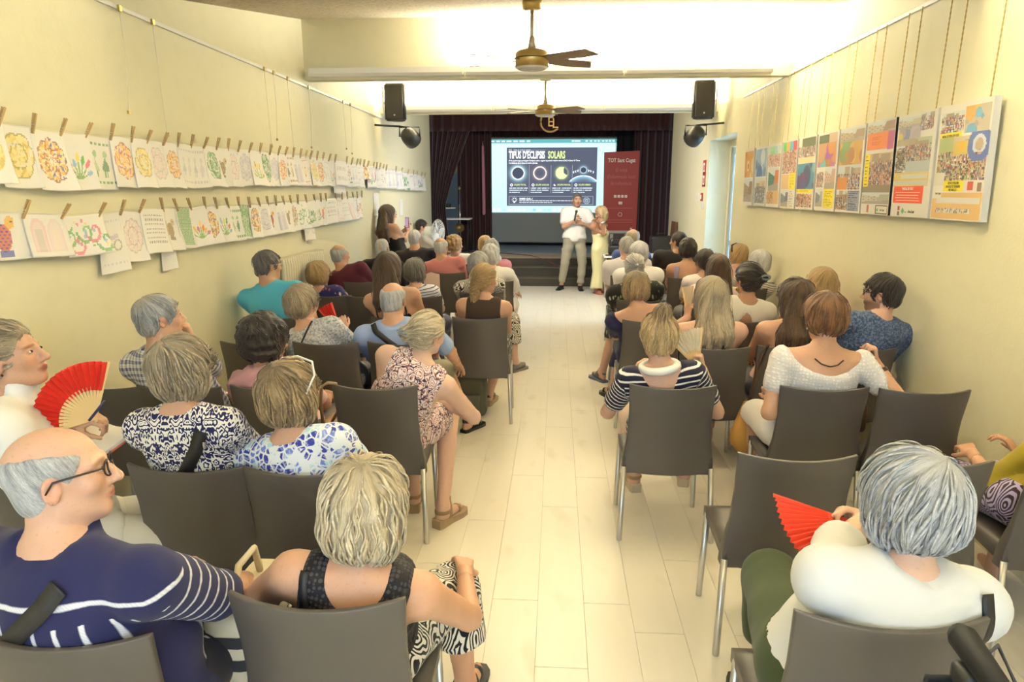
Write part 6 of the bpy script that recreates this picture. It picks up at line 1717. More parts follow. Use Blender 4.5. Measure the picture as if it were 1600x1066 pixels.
for pts in ([(-.105, .28), (-.125, .35), (-.12, .43), (-.115, .455)], [(.105, .28), (.125, .35), (.12, .43), (.115, .455)]): f.back_ribbon('shoulder_strap', f.root, M_STRAP, pts, .022, .004, .008)
f.shoes(f.root, M_STRAP, 'sandal')
f = person('fanlady', 'woman in a white blouse in profile against the left wall holding a red fan', -1.66, 2.18, (8, 503), H('greyblonde', 'bun', bun=(0, -.115, .03), h=.008), ('blouse', cloth('plain', (.80, .78, .73)), dict(neck='crew', sleeve=.30, hem=-.15), dict(thick=.016, fold=.008, loose=.006)), TRO((.70, .68, .62)),
           hy=.02, root=(-1.74, 2.22, 0), rz=-math.radians(55), yaw=78 - 0, pitch=14, skin=WARM, vol=.012, hs=1.02, wrists=(at_y(128, 712, 2.32), at_y(118, 668, 2.22)), hands=((.75, .3, .1), (.75, .1, .35)), palm=((0, 0, 1), (0, .2, -1)), curl=(45, 70), body=dict(hh=.0055, brow=(.45, .33, .25)))
earring(f, M_FRAME, 1); cuff(f, 1, 'bracelet', plain('plum_beads', (.10, .03, .05, 1), .4), .015, .02)
f = person('ikat', 'woman with a grey bob in a navy and white ikat blouse with black bag strap', chair_x(275, 2.12), 2.12, (281, 524), H('greyblonde', 'bob', drop=.012), ('blouse', cloth('ikat', (.80, .78, .74), (.018, .018, .095)), dict(neck='crew', sleeve=.46, hem=-.15), dict(thick=.014, fold=.006)), TRO((.05, .05, .07)),
           hy=.20, yaw=24, pitch=6, hs=.96, skin=FAIR, vol=.023, w=1.08, fat=1.1, twist=6)
f.back_ribbon('bag_strap', f.root, M_STRAP, [(-.12, .05), (-.02, .22), (.10, .39), (.125, .455)], .046, .004, .018); box('strap_buckle', (-.022, -.006, -.014), (.022, .006, .014), M_STEEL, f.root, .004).location = f.tw((.112, -.105, .395*f.k)); earring(f, M_PEARL, 1)
f = person('floral', 'woman with a streaked blonde bob, white sunglasses on top, blue floral blouse', chair_x(463, 2.12), 2.12, (450, 563), H('high', 'bob', (.10, .06, .03, 1), drop=.004), ('blouse', cloth('floral', (.78, .82, .86), (.035, .05, .36), (.16, .24, .68), (.45, .72, .80), s=.62), dict(neck='crew', sleeve=.20, hem=-.15), dict(thick=.015, fold=.006)), TRO((.45, .42, .38)),
           hy=.23, yaw=20, pitch=4, skin=FAIR, vol=.026, w=1.06, fat=1.08)
bm = bmesh.new(); bm_tube(bm, [f.C + f.R @ np.array((x, y, z))*f.hs for x, y, z in ((-.096, -.03, .03), (-.100, .02, .085), (-.07, .055, .122), (0, .06, .135), (.07, .055, .122), (.104, .02, .085), (.100, -.03, .03))], .0042, 6); mesh_obj('sunglasses', bm, plain('white_frame', (.8, .78, .74, 1), .3), f.root, True)
f = person('plaid', 'grey-haired man in a blue and white checked shirt with his hand at his chin', chair_x(272, 3.1), 3.08, (246, 460), H('silver', 'men', (.40, .33, .28, 1), hairline=.05), ('shirt', cloth('plaid', (.80, .79, .78), (.03, .04, .22)), dict(neck='collar', sleeve=.27, hem=-.14), dict(thick=.016, fold=.006)), TRO((.08, .08, .10)),
           sex='m', hy=.17, yaw=48, pitch=6, skin=FAIR, vol=.009, w=1.05, fat=1.1, twist=10, wrists=(None, Wd(302, 532, 3.58)), poles=(None, (.6, .3, -1)), hands=(None, (-.25, -.1, 1)), palm=(None, (-1, -.4, 0)), curl=(35, 50), body=dict(brow=(.6, .55, .5)))
f = person('scarf', 'woman with dark curly hair and a pink scarf, third row on the left', chair_x(415, 3.12), 3.12, (412, 490), H('dark', 'curly', curl=.008, drop=.0), ('blouse', cloth('plain', (.74, .48, .46)), dict(neck='crew', sleeve=.24, hem=-.14)), TRO((.12, .10, .10)),
           hy=.23, yaw=38, pitch=-4, skin=TAN, vol=.034, hs=1.04)
f.garment('scarf', f.root, cloth('plain', (.66, .36, .42)), np.where(f.tag == 0, .045 - np.abs(f.ql[:, 2] - .475*f.k), -.03), thick=.028, fold=.014, ffreq=60)
f = person('paisley', 'woman with a blonde clipped bun in a sleeveless paisley dress beside the aisle', chair_x(580, 3.16), 3.16, (668, 487), H('pale', 'bun', bun=(-.035, -.118, -.005)), ('dress_top', cloth('paisley', (.80, .70, .66), (.62, .26, .22), (.035, .02, .06), (.50, .46, .62), s=.62), dict(neck='crew', sleeve=0, hem=-.14, arm_w=.035), dict(thick=.012)), None,
           hy=.30, yaw=38, pitch=-8, roll=10, hs=.94, skin=PALE, vol=.016, w=1.12, fat=1.1, wrists=((-.88, 3.75, .62), (-.60, 3.72, .60)), knees=((-.86, 3.88, .52), (-.62, 3.86, .52)), feet=((-.80, 3.62, .09), (-.60, 3.44, .10)), toes=(None, (.55, 1, 0)), poles=(None, (.9, -.35, -.5)))
f.skirt('skirt', f.root, cloth('paisley', (.80, .70, .66), (.62, .26, .22), (.035, .02, .06), (.50, .46, .62), s=.62), .41, .03)
f.shoes(f.root, plain('tan_leather', (.30, .19, .10, 1), .5), 'wedge', sole_mat=plain('cork', (.36, .25, .15, 1), .8))
c = f.C + f.R @ np.array((-.035, -.165, .0))*f.hs
bm = bmesh.new()
for k in range(6): bm_tube(bm, [c + f.R @ np.array((.022*math.cos(k), .0, .022*math.sin(k)))*1.0, c + f.R @ np.array((.010*math.cos(k + .5), -.014, .010*math.sin(k + .5)))], [.006, .003], 5)
bm_tube(bm, [c + f.R @ np.array((x, .004, .002)) for x in (-.035, 0, .035)], .007, 6); mesh_obj('hair_clip', bm, plain('grey_clip', (.22, .26, .27, 1), .3), f.root)
f = person('greyblouse', 'woman with short grey-brown hair in a grey speckled blouse, holding a folded red fan', chair_x(503, 4.12), 4.12, (472, 444), H('greyblonde', 'short', (.22, .17, .12, 1), drop=-.01), ('blouse', cloth('speckle', (.62, .62, .62), (.20, .23, .32), (.40, .42, .48)), dict(neck='crew', sleeve=.24, hem=-.14), dict(thick=.015)), TRO((.1, .1, .14)),
           hy=.21, yaw=28, pitch=2, skin=FAIR, vol=.026, w=1.1, fat=1.15, wrists=(None, Wd(538, 516, 4.62)), hands=(None, (-.25, .1, 1)), palm=(None, (-.5, 1, .2)), curl=(35, 75), poles=(None, (.8, -.1, -.8)))
f.back_ribbon('necklace_cord', f.root, M_STRAP, [(-.10, .22), (-.02, .36), (.06, .43), (.09, .455)], .010, .004, .018)
f = person('blueshirt', 'bald man in a light blue shirt with a black strap, beside the aisle', chair_x(622, 4.15), 4.15, (614, 441), H('silver', 'bald', (.60, .48, .36, 1), drop=.004), ('shirt', cloth('plain', (.30, .40, .66)), dict(neck='collar', sleeve=.27, hem=-.14), dict(thick=.017, fold=.008)), ('shorts', cloth('plain', (.30, .28, .20)), dict(length=.44), dict(thick=.028)),
           sex='m', hy=.19, yaw=10, pitch=-4, skin=WARM, vol=.007, w=1.12, fat=1.12, wrists=(None, (-.70, 4.72, .60)), knees=(None, (-.80, 4.86, .50)), feet=(None, (-.655, 4.95, .09)), toes=(None, (.6, 1, 0)), poles=(None, (.9, -.2, -.5)))
f.back_ribbon('bag_strap', f.root, M_STRAP, [(.18, .20), (.06, .30), (-.10, .43), (-.12, .46)], .036, .004, .022); f.shoes(f.root, M_STRAP, 'strap', sole_mat=M_BLACK)
f = person('turquoise', 'man with short dark hair in a turquoise polo shirt by the left wall', chair_x(413, 5.0), 5.0, (417, 391), H('salt', 'men', hairline=.052), ('polo_shirt', cloth('plain', (.10, .48, .68)), dict(neck='collar', sleeve=.26, hem=-.14), dict(thick=.018, fold=.007)), TRO((.05, .06, .1)),
           sex='m', hy=.19, yaw=42, skin=WARM, vol=.008, w=1.2, fat=1.2, twist=8, body=dict(brow=(.3, .25, .2)))
eye_glasses(f, M_STEEL)
f = person('barebrown', 'woman with thick brown hair and bare shoulders in a black strappy top', chair_x(620, 5.02), 5.02, (607, 393), H('brown', 'long', length=.05, drop=.04), ('top', cloth('plain', (.012, .012, .014)), dict(neck='low', sleeve=0, arm_w=.055)), TRO((.6, .2, .15)),
           hy=.21, yaw=18, skin=WARM, vol=.030, w=1.1)
for sg in (-1, 1): f.back_ribbon('shoulder_strap', f.root, M_STRAP, [(sg*.10, .28), (sg*.115, .36), (sg*.11, .45)], .012, .004, .008)
f = person('pony', 'woman with a low blonde ponytail in a dark brown sleeveless top, beside the aisle', chair_x(748, 5.06), 5.06, (758, 412), H('gold', 'pony', (.20, .12, .05, 1), pony=(-.02, -.108, -.01), length=.22), ('top', cloth('plain', (.050, .032, .024)), dict(neck='crew', sleeve=0, arm_w=.035)), ('skirt', cloth('dots', (.015, .015, .015), (.6, .55, .4)), dict(length=.62), dict(thick=.032)),
           hy=.23, yaw=34, pitch=-6, skin=WARM, vol=.016, w=1.06, feet=(None, (-.56, 5.62, .1)))
f.shoes(f.root, M_STRAP, 'wedge', sole_mat=plain('cork', (.36, .25, .15, 1), .8))
f = person('blondepattern', 'woman with a short blonde bob in a navy and cream patterned blouse', chair_x(492, 6.1), 6.1, (497, 408), H('gold', 'bob', drop=-.01), ('blouse', cloth('leaf', (.03, .03, .14), (.72, .60, .52), (.42, .12, .10)), dict(neck='crew', sleeve=.2, hem=-.14), dict(thick=.015)), TRO((.1, .1, .14)),
           hy=.20, yaw=30, skin=FAIR, vol=.028)
f = person('striped', 'woman with short dark grey hair in a striped white blouse', chair_x(652, 6.12), 6.12, (649, 403), H('salt', 'bob', (.30, .29, .28, 1), drop=-.006), ('blouse', cloth('hstripe', (.70, .71, .75), (.09, .11, .20), s=.7), dict(neck='crew', sleeve=.2, hem=-.14), dict(thick=.015)), TRO((.2, .2, .3)),
           hy=.20, yaw=24, skin=PALE, vol=.024, wrists=(None, Wd(676, 463, 6.66)), hands=(None, (0, .2, 1)), curl=(35, 70))
f = person('bwpattern', 'woman with grey hair in a black blouse with white swirls, behind the ponytail woman', chair_x(752, 6.5), 6.4, (748, 393), H('grey', 'bob', (.12, .12, .12, 1), drop=-.01), ('blouse', cloth('swirl', (.02, .018, .018), (.76, .72, .64)), dict(neck='crew', sleeve=.24, hem=-.14), dict(thick=.017)), ('skirt', cloth('swirl', (.02, .018, .018), (.76, .72, .64)), dict(length=.66), dict(thick=.03)),
           hy=.21, yaw=6, skin=PALE, vol=.028, w=1.15, feet=(None, (-.40, 6.74, .1)), knees=(None, (-.45, 6.9, .5)), toes=(None, (.7, 1, 0)))
f.shoes(f.root, plain('grey_leather', (.16, .15, .15, 1), .5), 'shoe')
f = person('maroon', 'balding grey man in a dark maroon shirt beside the left radiator', chair_x(545, 7.1), 7.1, (531, 382), H('grey', 'bald', drop=-.012), ('shirt', cloth('plain', (.085, .016, .03)), dict(neck='collar', sleeve=.5, hem=-.14), dict(thick=.016)), TRO((.04, .04, .05)),
           sex='m', hy=.19, yaw=38, skin=WARM, vol=.008, w=1.1)
f = person('whiteshawl', 'woman with white hair in a loose white blouse along the aisle on the left', chair_x(770, 7.25), 7.25, (766, 381), H('white', 'curly', curl=.005, drop=-.004), ('blouse', cloth('plain', (.82, .79, .74)), dict(neck='crew', sleeve=.4, hem=-.15), dict(thick=.022, fold=.009)), TRO((.75, .72, .66)),
           hy=.20, yaw=4, skin=PALE, vol=.026, w=1.15, wrists=(None, (-.44, 7.85, .66)), knees=(None, (-.50, 7.95, .5)))
f = person('pinkshirt', 'balding white-haired man in a salmon pink shirt', chair_x(700, 8.15), 8.0, (689, 371), H('white', 'bald', drop=-.008), ('shirt', cloth('plain', (.62, .23, .22)), dict(neck='collar', sleeve=.3, hem=-.14), dict(thick=.016)), TRO((.3, .28, .22)),
           sex='m', hy=.19, yaw=10, skin=WARM, vol=.008, w=1.12)
f = person('hotpink', 'woman with grey curls in a pink and white top, along the aisle left side', chair_x(772, 8.1), 8.15, (768, 373), H('grey', 'curly', curl=.005, drop=-.01), ('top', cloth('plain', (.80, .34, .46)), dict(neck='vback', sleeve=.06, hem=-.14)), TRO((.75, .7, .66)),
           hy=.20, yaw=0, skin=WARM, vol=.024, w=1.08)
f = person('bald2', 'bald man in black leaning by the left wall, behind the brown-haired woman', chair_x(588, 8.0), 8.0, (597, 373), H('white', 'buzz'), ('jacket', cloth('plain', (.015, .014, .015)), dict(neck='collar', sleeve=.5, hem=-.14), dict(thick=.016)), TRO((.03, .03, .03)),
           sex='m', hy=.19, yaw=14, skin=FAIR, vol=.0035, w=1.05)
f = person('blacktee', 'broad man with cropped white hair in a black t-shirt below the woman with the phone', chair_x(652, 9.0), 8.9, (648, 359), H('white', 'men', hairline=.05), ('t_shirt', cloth('plain', (.022, .020, .026)), dict(neck='crew', sleeve=.27, hem=-.14), dict(thick=.016)), TRO((.1, .1, .14)),
           sex='m', hy=.19, yaw=12, skin=WARM, vol=.008, w=1.3, fat=1.2)
f = person('whitecurls', 'woman with blonde curls in a white blouse looking right', chair_x(716, 9.0), 9.0, (711, 367), H('gold', 'curly', curl=.009, drop=-.01), ('blouse', cloth('plain', (.80, .77, .75)), dict(neck='crew', sleeve=.3, hem=-.14)), TRO((.3, .3, .34)),
           hy=.20, yaw=52, skin=FAIR, vol=.026, w=1.05)
f = person('blondefront', 'fair-haired woman at the front of the left aisle seats', chair_x(762, 9.3), 9.2, (758, 368), H('gold', 'bob', drop=-.01), ('blouse', cloth('plain', (.72, .70, .70)), dict(neck='crew', sleeve=.2, hem=-.14)), TRO((.3, .3, .34)),
           hy=.20, yaw=10, skin=FAIR, vol=.022, w=.95)
# woman filming by the wall, person seated by the stage
f = person('filming', 'standing woman with long brown hair and black top filming with a phone', -2.2, 9.5, (606, 320), H('brown', 'long', length=.16, drop=.05, locks=60, h=.009), ('tank_top', cloth('plain', (.010, .010, .012)), dict(neck='low', sleeve=0, arm_w=.06, hem=-.10)), TRO((.03, .035, .06)),
           root=(-2.18, 9.42, 0), hy=0., stand=True, hip=(0, 0, .88), yaw=52, rz=-math.radians(35), skin=WARM, vol=.022, hs=1.05, wrists=(Wd(634, 358, 9.80), Wd(637, 363, 9.76)), hands=((.25, .1, 1), (.1, .1, 1)), palm=((.6, .5, 0), (-.6, .6, 0)), curl=(55, 55), body=dict(h=.018, hh=.007, hf=.006, brow=(.3, .2, .15)))
for sg in (-1, 1): f.back_ribbon('shoulder_strap', f.root, M_STRAP, [(sg*.05, .27), (sg*.08, .36), (sg*.10, .45)], .010, .004, .007)
f = person('helper', 'person with short black hair seated by the stage beside the pedestal fan', -2.2, 12.05, (659, 343), H('dark', 'men', hairline=.045), ('shirt', cloth('plain', (.45, .40, .33)), dict(neck='crew', sleeve=.26, hem=-.14)), TRO((.05, .05, .06)),
           sex='m', root=(-2.05, 12.15, 0), hy=0.05, rz=-math.radians(60), yaw=78, pitch=-8, skin=TAN, vol=.016, body=dict(hh=.0075, brow=(.3, .25, .2)))
box('stool_seat', (-.2, -.2, .40), (.2, .2, .455), plain('stool_wood', (.2, .11, .05, 1), .5), None, .01)
st_ = bpy.data.objects['stool_seat']; stl = empty('stool', (-2.05, 12.15, 0)); st_.parent = stl
for sx in (-1, 1):
    for sy in (-1, 1): tube('leg', [(sx*.16, sy*.16, .41), (sx*.19, sy*.19, 0)], .016, plain('stool_wood', (.2, .11, .05, 1), .5), stl)
tag(stl, 'wooden stool under the person with short black hair', 'stool')

# ---- right block
f = person('silver', 'woman with thick silver hair in a white top, nearest on the right', chair_x(1412, 1.38), 1.38, (1432, 703), H('silver', 'bob', (.55, .55, .55, 1), drop=-.005, amp=.0035, part=.25), ('top', cloth('plain', (.64, .65, .66)), dict(neck='high', sleeve=.34, hem=-.16), dict(thick=.024, fold=.009, ffreq=15)), ('trousers', cloth('plain', (.045, .065, .025)), dict(length=.72), dict(thick=.030)),
           hy=.20, yaw=-8, pitch=-6, skin=PALE, vol=.036, w=1.14, fat=1.12, hs=1.0, wrists=(Wd(1358, 806, 1.96), None), hands=((-1, .1, .25), None), palm=((0, -.5, -.9), None), poles=((-1, -.5, -.5), None), curl=(62, 35), knees=((.735, 2.12, .53), None), feet=((.74, 2.12, .09), None), toes=((-.25, 1, 0), None), body=dict(hf=.0052))
f.back_ribbon('bag_strap', f.root, M_STRAP, [(.17, .20), (.165, .32), (.145, .43), (.13, .46)], .03, .004, .026); f.shoes(f.root, plain('leopard', (.12, .07, .03, 1), .5), 'sandal', sole_mat=M_BLACK)
f = person('mustard', 'person in a mustard top and purple patterned skirt at the right edge', 1.97, 2.44, (1722, 600), H('brown', 'bob'), ('top', cloth('plain', (.30, .23, .02)), dict(neck='crew', sleeve=.30, hem=-.10), dict(thick=.024)), ('skirt', cloth('swirl', (.05, .03, .03), (.42, .36, .58)), dict(length=.60), dict(thick=.030)),
           hy=.25, yaw=-20, skin=WARM, vol=.022, poles=((-.6, -.3, -1), (.15, -.4, -1)), root=(1.97, 2.66, 0))
f = person('pillow', 'woman with an untidy blonde bun, white neck ring and navy striped top', chair_x(1055, 3.26), 3.26, (1030, 490), H('blonde', 'bun', (.16, .11, .07, 1), bun=(0, -.070, .140), amp=.006), ('top', cloth('hstripe', (.012, .012, .03), (.72, .70, .66), s=.85), dict(neck='vback', sleeve=.2, hem=-.14), dict(thick=.016)), TRO((.62, .48, .40)),
           hy=.21, yaw=-8, pitch=-4, skin=FAIR, vol=.018, w=1.05, wrists=(Wd(988, 588, 3.66), Wd(1098, 578, 3.62)), hands=((.45, .15, 1), (-.15, .1, 1)), palm=((1, -.1, 0), (-1, .3, 0)), curl=(40, 72), poles=((-.45, .5, -1), (.5, -.1, -1)), feet=((.50, 3.98, .09), (.82, 4.08, .09)))
f.garment('neck_ring', f.root, plain('white_ring', (.82, .80, .76, 1), .45), np.where(f.tag == 0, .020 - np.abs(f.ql[:, 2] - .478*f.k + .10*f.ql[:, 1]), -.03), thick=.001, fold=0)
bpy.data.objects.remove(bpy.data.objects[[o.name for o in f.root.children if o.name.startswith('neck_ring')][0]])
bm = bmesh.new(); bm_tube(bm, [f.tw((.088*math.cos(a), -.005 + .096*math.sin(a), .487*f.k - .02*math.sin(a))) for a in np.linspace(0, 6.283, 33)], .021, 10, False); mesh_obj('neck_ring', bm, plain('white_ring', (.82, .80, .76, 1), .45), f.root, True)
f.shoes(f.root, plain('tan_leather', (.30, .19, .10, 1), .5), 'wedge', sole_mat=plain('pale_sole', (.5, .42, .3, 1), .7)); cuff(f, 0, 'watch', M_GOLDJ, .01, .018)
f = person('lace', 'woman with short auburn hair in a white lace blouse holding a cane', chair_x(1296, 3.28), 3.28, (1291, 457), H('auburn', 'short', (.05, .02, .01, 1), drop=-.012, amp=.006), ('lace_blouse', cloth('lace', (.80, .78, .75), (.56, .50, .50)), dict(neck='wide', sleeve=.17, hem=-.15), dict(thick=.018, fold=.006)), ('skirt', cloth('plain', (.75, .72, .68)), dict(length=.46), dict(thick=.030)),
           hy=.23, yaw=-6, pitch=-10, skin=WARM, vol=.030, w=1.2, fat=1.12, wrists=(Wd(1209, 624, 3.62), Wd(1368, 568, 3.50)), hands=((-.15, .6, .6), (-.1, .1, 1)), palm=((.3, .6, -.7), (-1, .3, .1)), curl=(75, 75), poles=((-.35, -.6, -.7), (1, -.3, -.7)))
cuff(f, 0, 'watch', M_FRAME, .012, .020); cuff(f, 1, 'bracelet', plain('brown_beads', (.05, .015, .01, 1), .4), .04, .020); earring(f, M_PEARL, -1)
f.back_ribbon('necklace', f.root, M_FRAME, [(-.07, .45), (-.04, .43), (0, .422), (.04, .43), (.07, .45)], .006, .003, .003)
f = person('orange', 'woman with long grey-blonde hair in an orange patterned strappy top holding a cream fan', chair_x(1122, 4.15), 4.15, (1112, 432), H('greyblonde', 'long', (.30, .24, .13, 1), length=.05, drop=.05), ('top', cloth('leaf', (.62, .28, .16), (.04, .03, .04), (.75, .55, .42)), dict(neck='low', sleeve=0, arm_w=.05), dict(thick=.012)), TRO((.5, .3, .25)),
           hy=.21, yaw=-14, skin=FAIR, vol=.028, w=1.12, wrists=(Wd(1074, 497, 4.62), None), hands=((.05, .15, 1), None), palm=((.8, .5, 0), None), curl=(72, 35), poles=((-1, -.4, -.7), None))
f.back_ribbon('bag_strap', f.root, plain('brown_leather', (.06, .03, .02, 1), .5), [(-.05, .44), (.02, .36), (.12, .24), (.16, .18)], .036, .004, .014)
for sg in (-1, 1): f.back_ribbon('shoulder_strap', f.root, plain('peach_strap', (.55, .25, .15, 1), .7), [(sg*.09, .28), (sg*.105, .36), (sg*.10, .45)], .012, .004, .007)
f = person('wavy', 'woman with long wavy dark brown hair and bare arms, beside the lace blouse woman', chair_x(1246, 4.18), 4.2, (1243, 434), H('brown', 'long', length=.26, drop=.05, curl=.003, amp=.006), ('top', cloth('plain', (.60, .40, .34)), dict(neck='low', sleeve=0, arm_w=.05)), TRO((.1, .1, .12)),
           hy=.21, yaw=-24, skin=WARM, vol=.026, w=1.08)
f = person('denim', 'dark-haired bearded man with glasses in a blue speckled shirt by the right wall', chair_x(1366, 4.2), 4.17, (1381, 428), H('dark', 'men', hairline=.05), ('shirt', cloth('speckle', (.035, .055, .12), (.14, .19, .30)), dict(neck='collar', sleeve=.27, hem=-.14), dict(thick=.018, fold=.007)), TRO((.05, .06, .09)),
           sex='m', hy=.21, yaw=-58, pitch=2, skin=FAIR, vol=.016, w=1.12, twist=-10, body=dict(beard=(.16, .12, .10), brow=(.15, .11, .09), hh=.0065))
eye_glasses(f, M_FRAME)
f = person('navy', 'woman with a streaked brown bob in a navy top, beside the aisle on the right', chair_x(1020, 5.02), 5.02, (994, 424), H('high', 'bob', (.10, .06, .03, 1), drop=-.006), ('top', cloth('plain', (.012, .014, .060)), dict(neck='wide', sleeve=.22, hem=-.15), dict(thick=.018)), ('skirt', cloth('plain', (.012, .014, .055)), dict(length=.62), dict(thick=.03)),
           hy=.21, yaw=-10, pitch=-4, skin=WARM, vol=.026, w=1.16, fat=1.1, wrists=((.58, 5.64, .62), None), feet=((.52, 5.86, .1), None), knees=((.60, 5.78, .5), None), toes=((-.5, 1, 0), None))
f.shoes(f.root, M_STRAP, 'wedge', sole_mat=M_BLACK)
f = person('keyhole', 'woman with a dark clipped bun in a white blouse open at the back', chair_x(1160, 5.05), 5.05, (1170, 411), H('dark', 'bun', bun=(.045, -.10, .03), amp=.005), ('blouse', cloth('plain', (.78, .74, .65)), dict(neck='keyhole', sleeve=.17, hem=-.14), dict(thick=.014)), TRO((.6, .55, .5)),
           hy=.21, yaw=-24, skin=TAN, vol=.020, w=1.12)
p = f.C + f.R @ np.array((.045, -.148, .035))*f.hs
bm = bmesh.new(); bm_tube(bm, [p + np.array((.03*math.cos(a), 0, .016*math.sin(a))) for a in np.linspace(0, 6.283, 13)], .008, 6, False); mesh_obj('hair_band', bm, plain('grey_clip', (.22, .26, .27, 1), .3), f.root, True)
lathe('earring', [(.002, -.02), (.014, -.008), (.014, .008), (.002, .02)], M_GOLDJ, f.root, tuple(f.C + f.R @ np.array((-.086, .0, -.065))*f.hs), 10)
f = person('golden', 'woman with loose golden hair seated by the right wall', chair_x(1275, 5.05), 5.05, (1284, 417), H('gold', 'long', length=.06, drop=.05), ('top', cloth('plain', (.62, .12, .10)), dict(neck='crew', sleeve=.2, hem=-.14)), TRO((.1, .1, .12)),
           hy=.21, yaw=-20, skin=FAIR, vol=.028)
f = person('darklong', 'woman with long straight dark hair in a pale pink blouse', chair_x(1112, 5.9), 5.75, (1122, 397), H('brown', 'long', length=.16, drop=.05), ('blouse', cloth('plain', (.76, .62, .66)), dict(neck='crew', sleeve=.28, hem=-.14), dict(thick=.017)), TRO((.1, .1, .12)),
           hy=.21, yaw=-8, skin=FAIR, vol=.026, w=1.1)
f = person('leafblack', 'woman with white clipped hair in a black leaf-print blouse, right of the aisle', chair_x(1003, 6.0), 6.0, (991, 397), H('white', 'pony', (.34, .32, .28, 1), pony=(0, -.10, .03), length=.02), ('blouse', cloth('leaf', (.012, .014, .012), (.28, .32, .22), (.42, .40, .33)), dict(neck='crew', sleeve=.26, hem=-.14), dict(thick=.022)), ('skirt', cloth('leaf', (.012, .014, .012), (.28, .32, .22), (.42, .40, .33)), dict(length=.5), dict(thick=.03)),
           hy=.21, yaw=-6, skin=FAIR, vol=.018, w=1.2, feet=((.46, 6.42, .1), None), knees=((.58, 6.5, .5), None), toes=((-.6, 1, 0), None))
f.shoes(f.root, plain('slate_blue', (.12, .15, .22, 1), .5), 'strap', sole_mat=plain('slate_blue', (.12, .15, .22, 1), .5))
lathe('hair_clip', [(.004, -.012), (.016, -.006), (.016, .006), (.004, .012)], M_PEARL, f.root, tuple(f.C + f.R @ np.array((0, -.128, .045))*f.hs), 10)
f = person('whitebob', 'woman with a white bob in a thin striped top by the right wall', chair_x(1192, 6.8), 6.8, (1187, 390), H('white', 'bob', drop=.0), ('top', cloth('hstripe', (.70, .66, .58), (.10, .10, .12), s=.6), dict(neck='crew', sleeve=.25, hem=-.14)), TRO((.2, .2, .22)),
           hy=.20, yaw=-20, skin=FAIR, vol=.026)
f = person('lilac', 'woman with white lilac-tinted hair in a white blouse, right of the aisle', chair_x(1002, 6.9), 6.9, (998, 377), H('lilac', 'short', drop=-.01), ('blouse', cloth('plain', (.80, .78, .76)), dict(neck='crew', sleeve=.24, hem=-.15), dict(thick=.020)), TRO((.7, .68, .64)),
           hy=.21, yaw=-14, skin=FAIR, vol=.026, w=1.2)
f = person('pinkwhite', 'dark-haired woman in a pinkish white blouse, two seats from the aisle', chair_x(1105, 6.85), 6.85, (1101, 389), H('dark', 'short', drop=-.01), ('blouse', cloth('plain', (.78, .70, .70)), dict(neck='crew', sleeve=.24, hem=-.14)), TRO((.2, .2, .22)),
           hy=.20, yaw=-26, skin=TAN, vol=.020)
f = person('sunglass', 'woman with reddish fair hair and sunglasses on her head by the door', chair_x(1158, 7.6), 7.6, (1154, 381), H('gold', 'bob', drop=-.01), ('top', cloth('plain', (.70, .45, .42)), dict(neck='crew', sleeve=.2, hem=-.14)), TRO((.2, .2, .22)),
           hy=.20, yaw=-30, skin=FAIR, vol=.024)
bm = bmesh.new(); bm_tube(bm, [f.C + f.R @ np.array((x, y, z))*f.hs for x, y, z in ((-.098, -.01, .05), (-.07, .03, .118), (0, .04, .134), (.07, .03, .118), (.098, -.01, .05))], .009, 6); mesh_obj('sunglasses', bm, M_FRAME, f.root, True)
f = person('lavender', 'woman with dark brown curls and bare back in a lavender top', chair_x(1078, 7.65), 7.65, (1075, 372), H('dark', 'curly', curl=.005, drop=-.01), ('top', cloth('plain', (.42, .36, .56)), dict(neck='low', sleeve=0, arm_w=.02)), TRO((.2, .2, .22)),
           hy=.20, yaw=-6, skin=WARM, vol=.028, w=1.1)
for sg in (-1, 1): f.back_ribbon('shoulder_strap', f.root, cloth('plain', (.42, .36, .56)), [(sg*.125, .27), (sg*.13, .36), (sg*.12, .45)], .045, .004, .007)
f = person('whitetee', 'grey-haired man in a white t-shirt along the right of the aisle', chair_x(985, 7.8), 7.8, (979, 369), H('grey', 'men', hairline=.05), ('t_shirt', cloth('plain', (.80, .76, .80)), dict(neck='crew', sleeve=.26, hem=-.15), dict(thick=.020)), ('shorts', cloth('plain', (.25, .25, .3)), dict(length=.4), dict(thick=.03)),
           sex='m', hy=.21, yaw=-22, skin=FAIR, vol=.013, w=1.15)
f = person('blacktee2', 'man with dark hair in a black t-shirt at the front right', chair_x(1048, 8.65), 8.6, (1060, 362), H('dark', 'men', hairline=.05), ('t_shirt', cloth('plain', (.016, .015, .017)), dict(neck='crew', sleeve=.27, hem=-.14), dict(thick=.016)), TRO((.05, .05, .06)),
           sex='m', hy=.20, yaw=-48, skin=WARM, vol=.014, w=1.15)
f = person('frontblond', 'balding fair-haired man in a blue shirt in the front row on the right', chair_x(985, 8.7), 8.7, (989, 357), H('pale', 'bald', drop=-.03), ('shirt', cloth('plain', (.10, .16, .42)), dict(neck='collar', sleeve=.27, hem=-.14)), TRO((.1, .1, .14)),
           sex='m', hy=.20, yaw=-10, skin=FAIR, vol=.014)

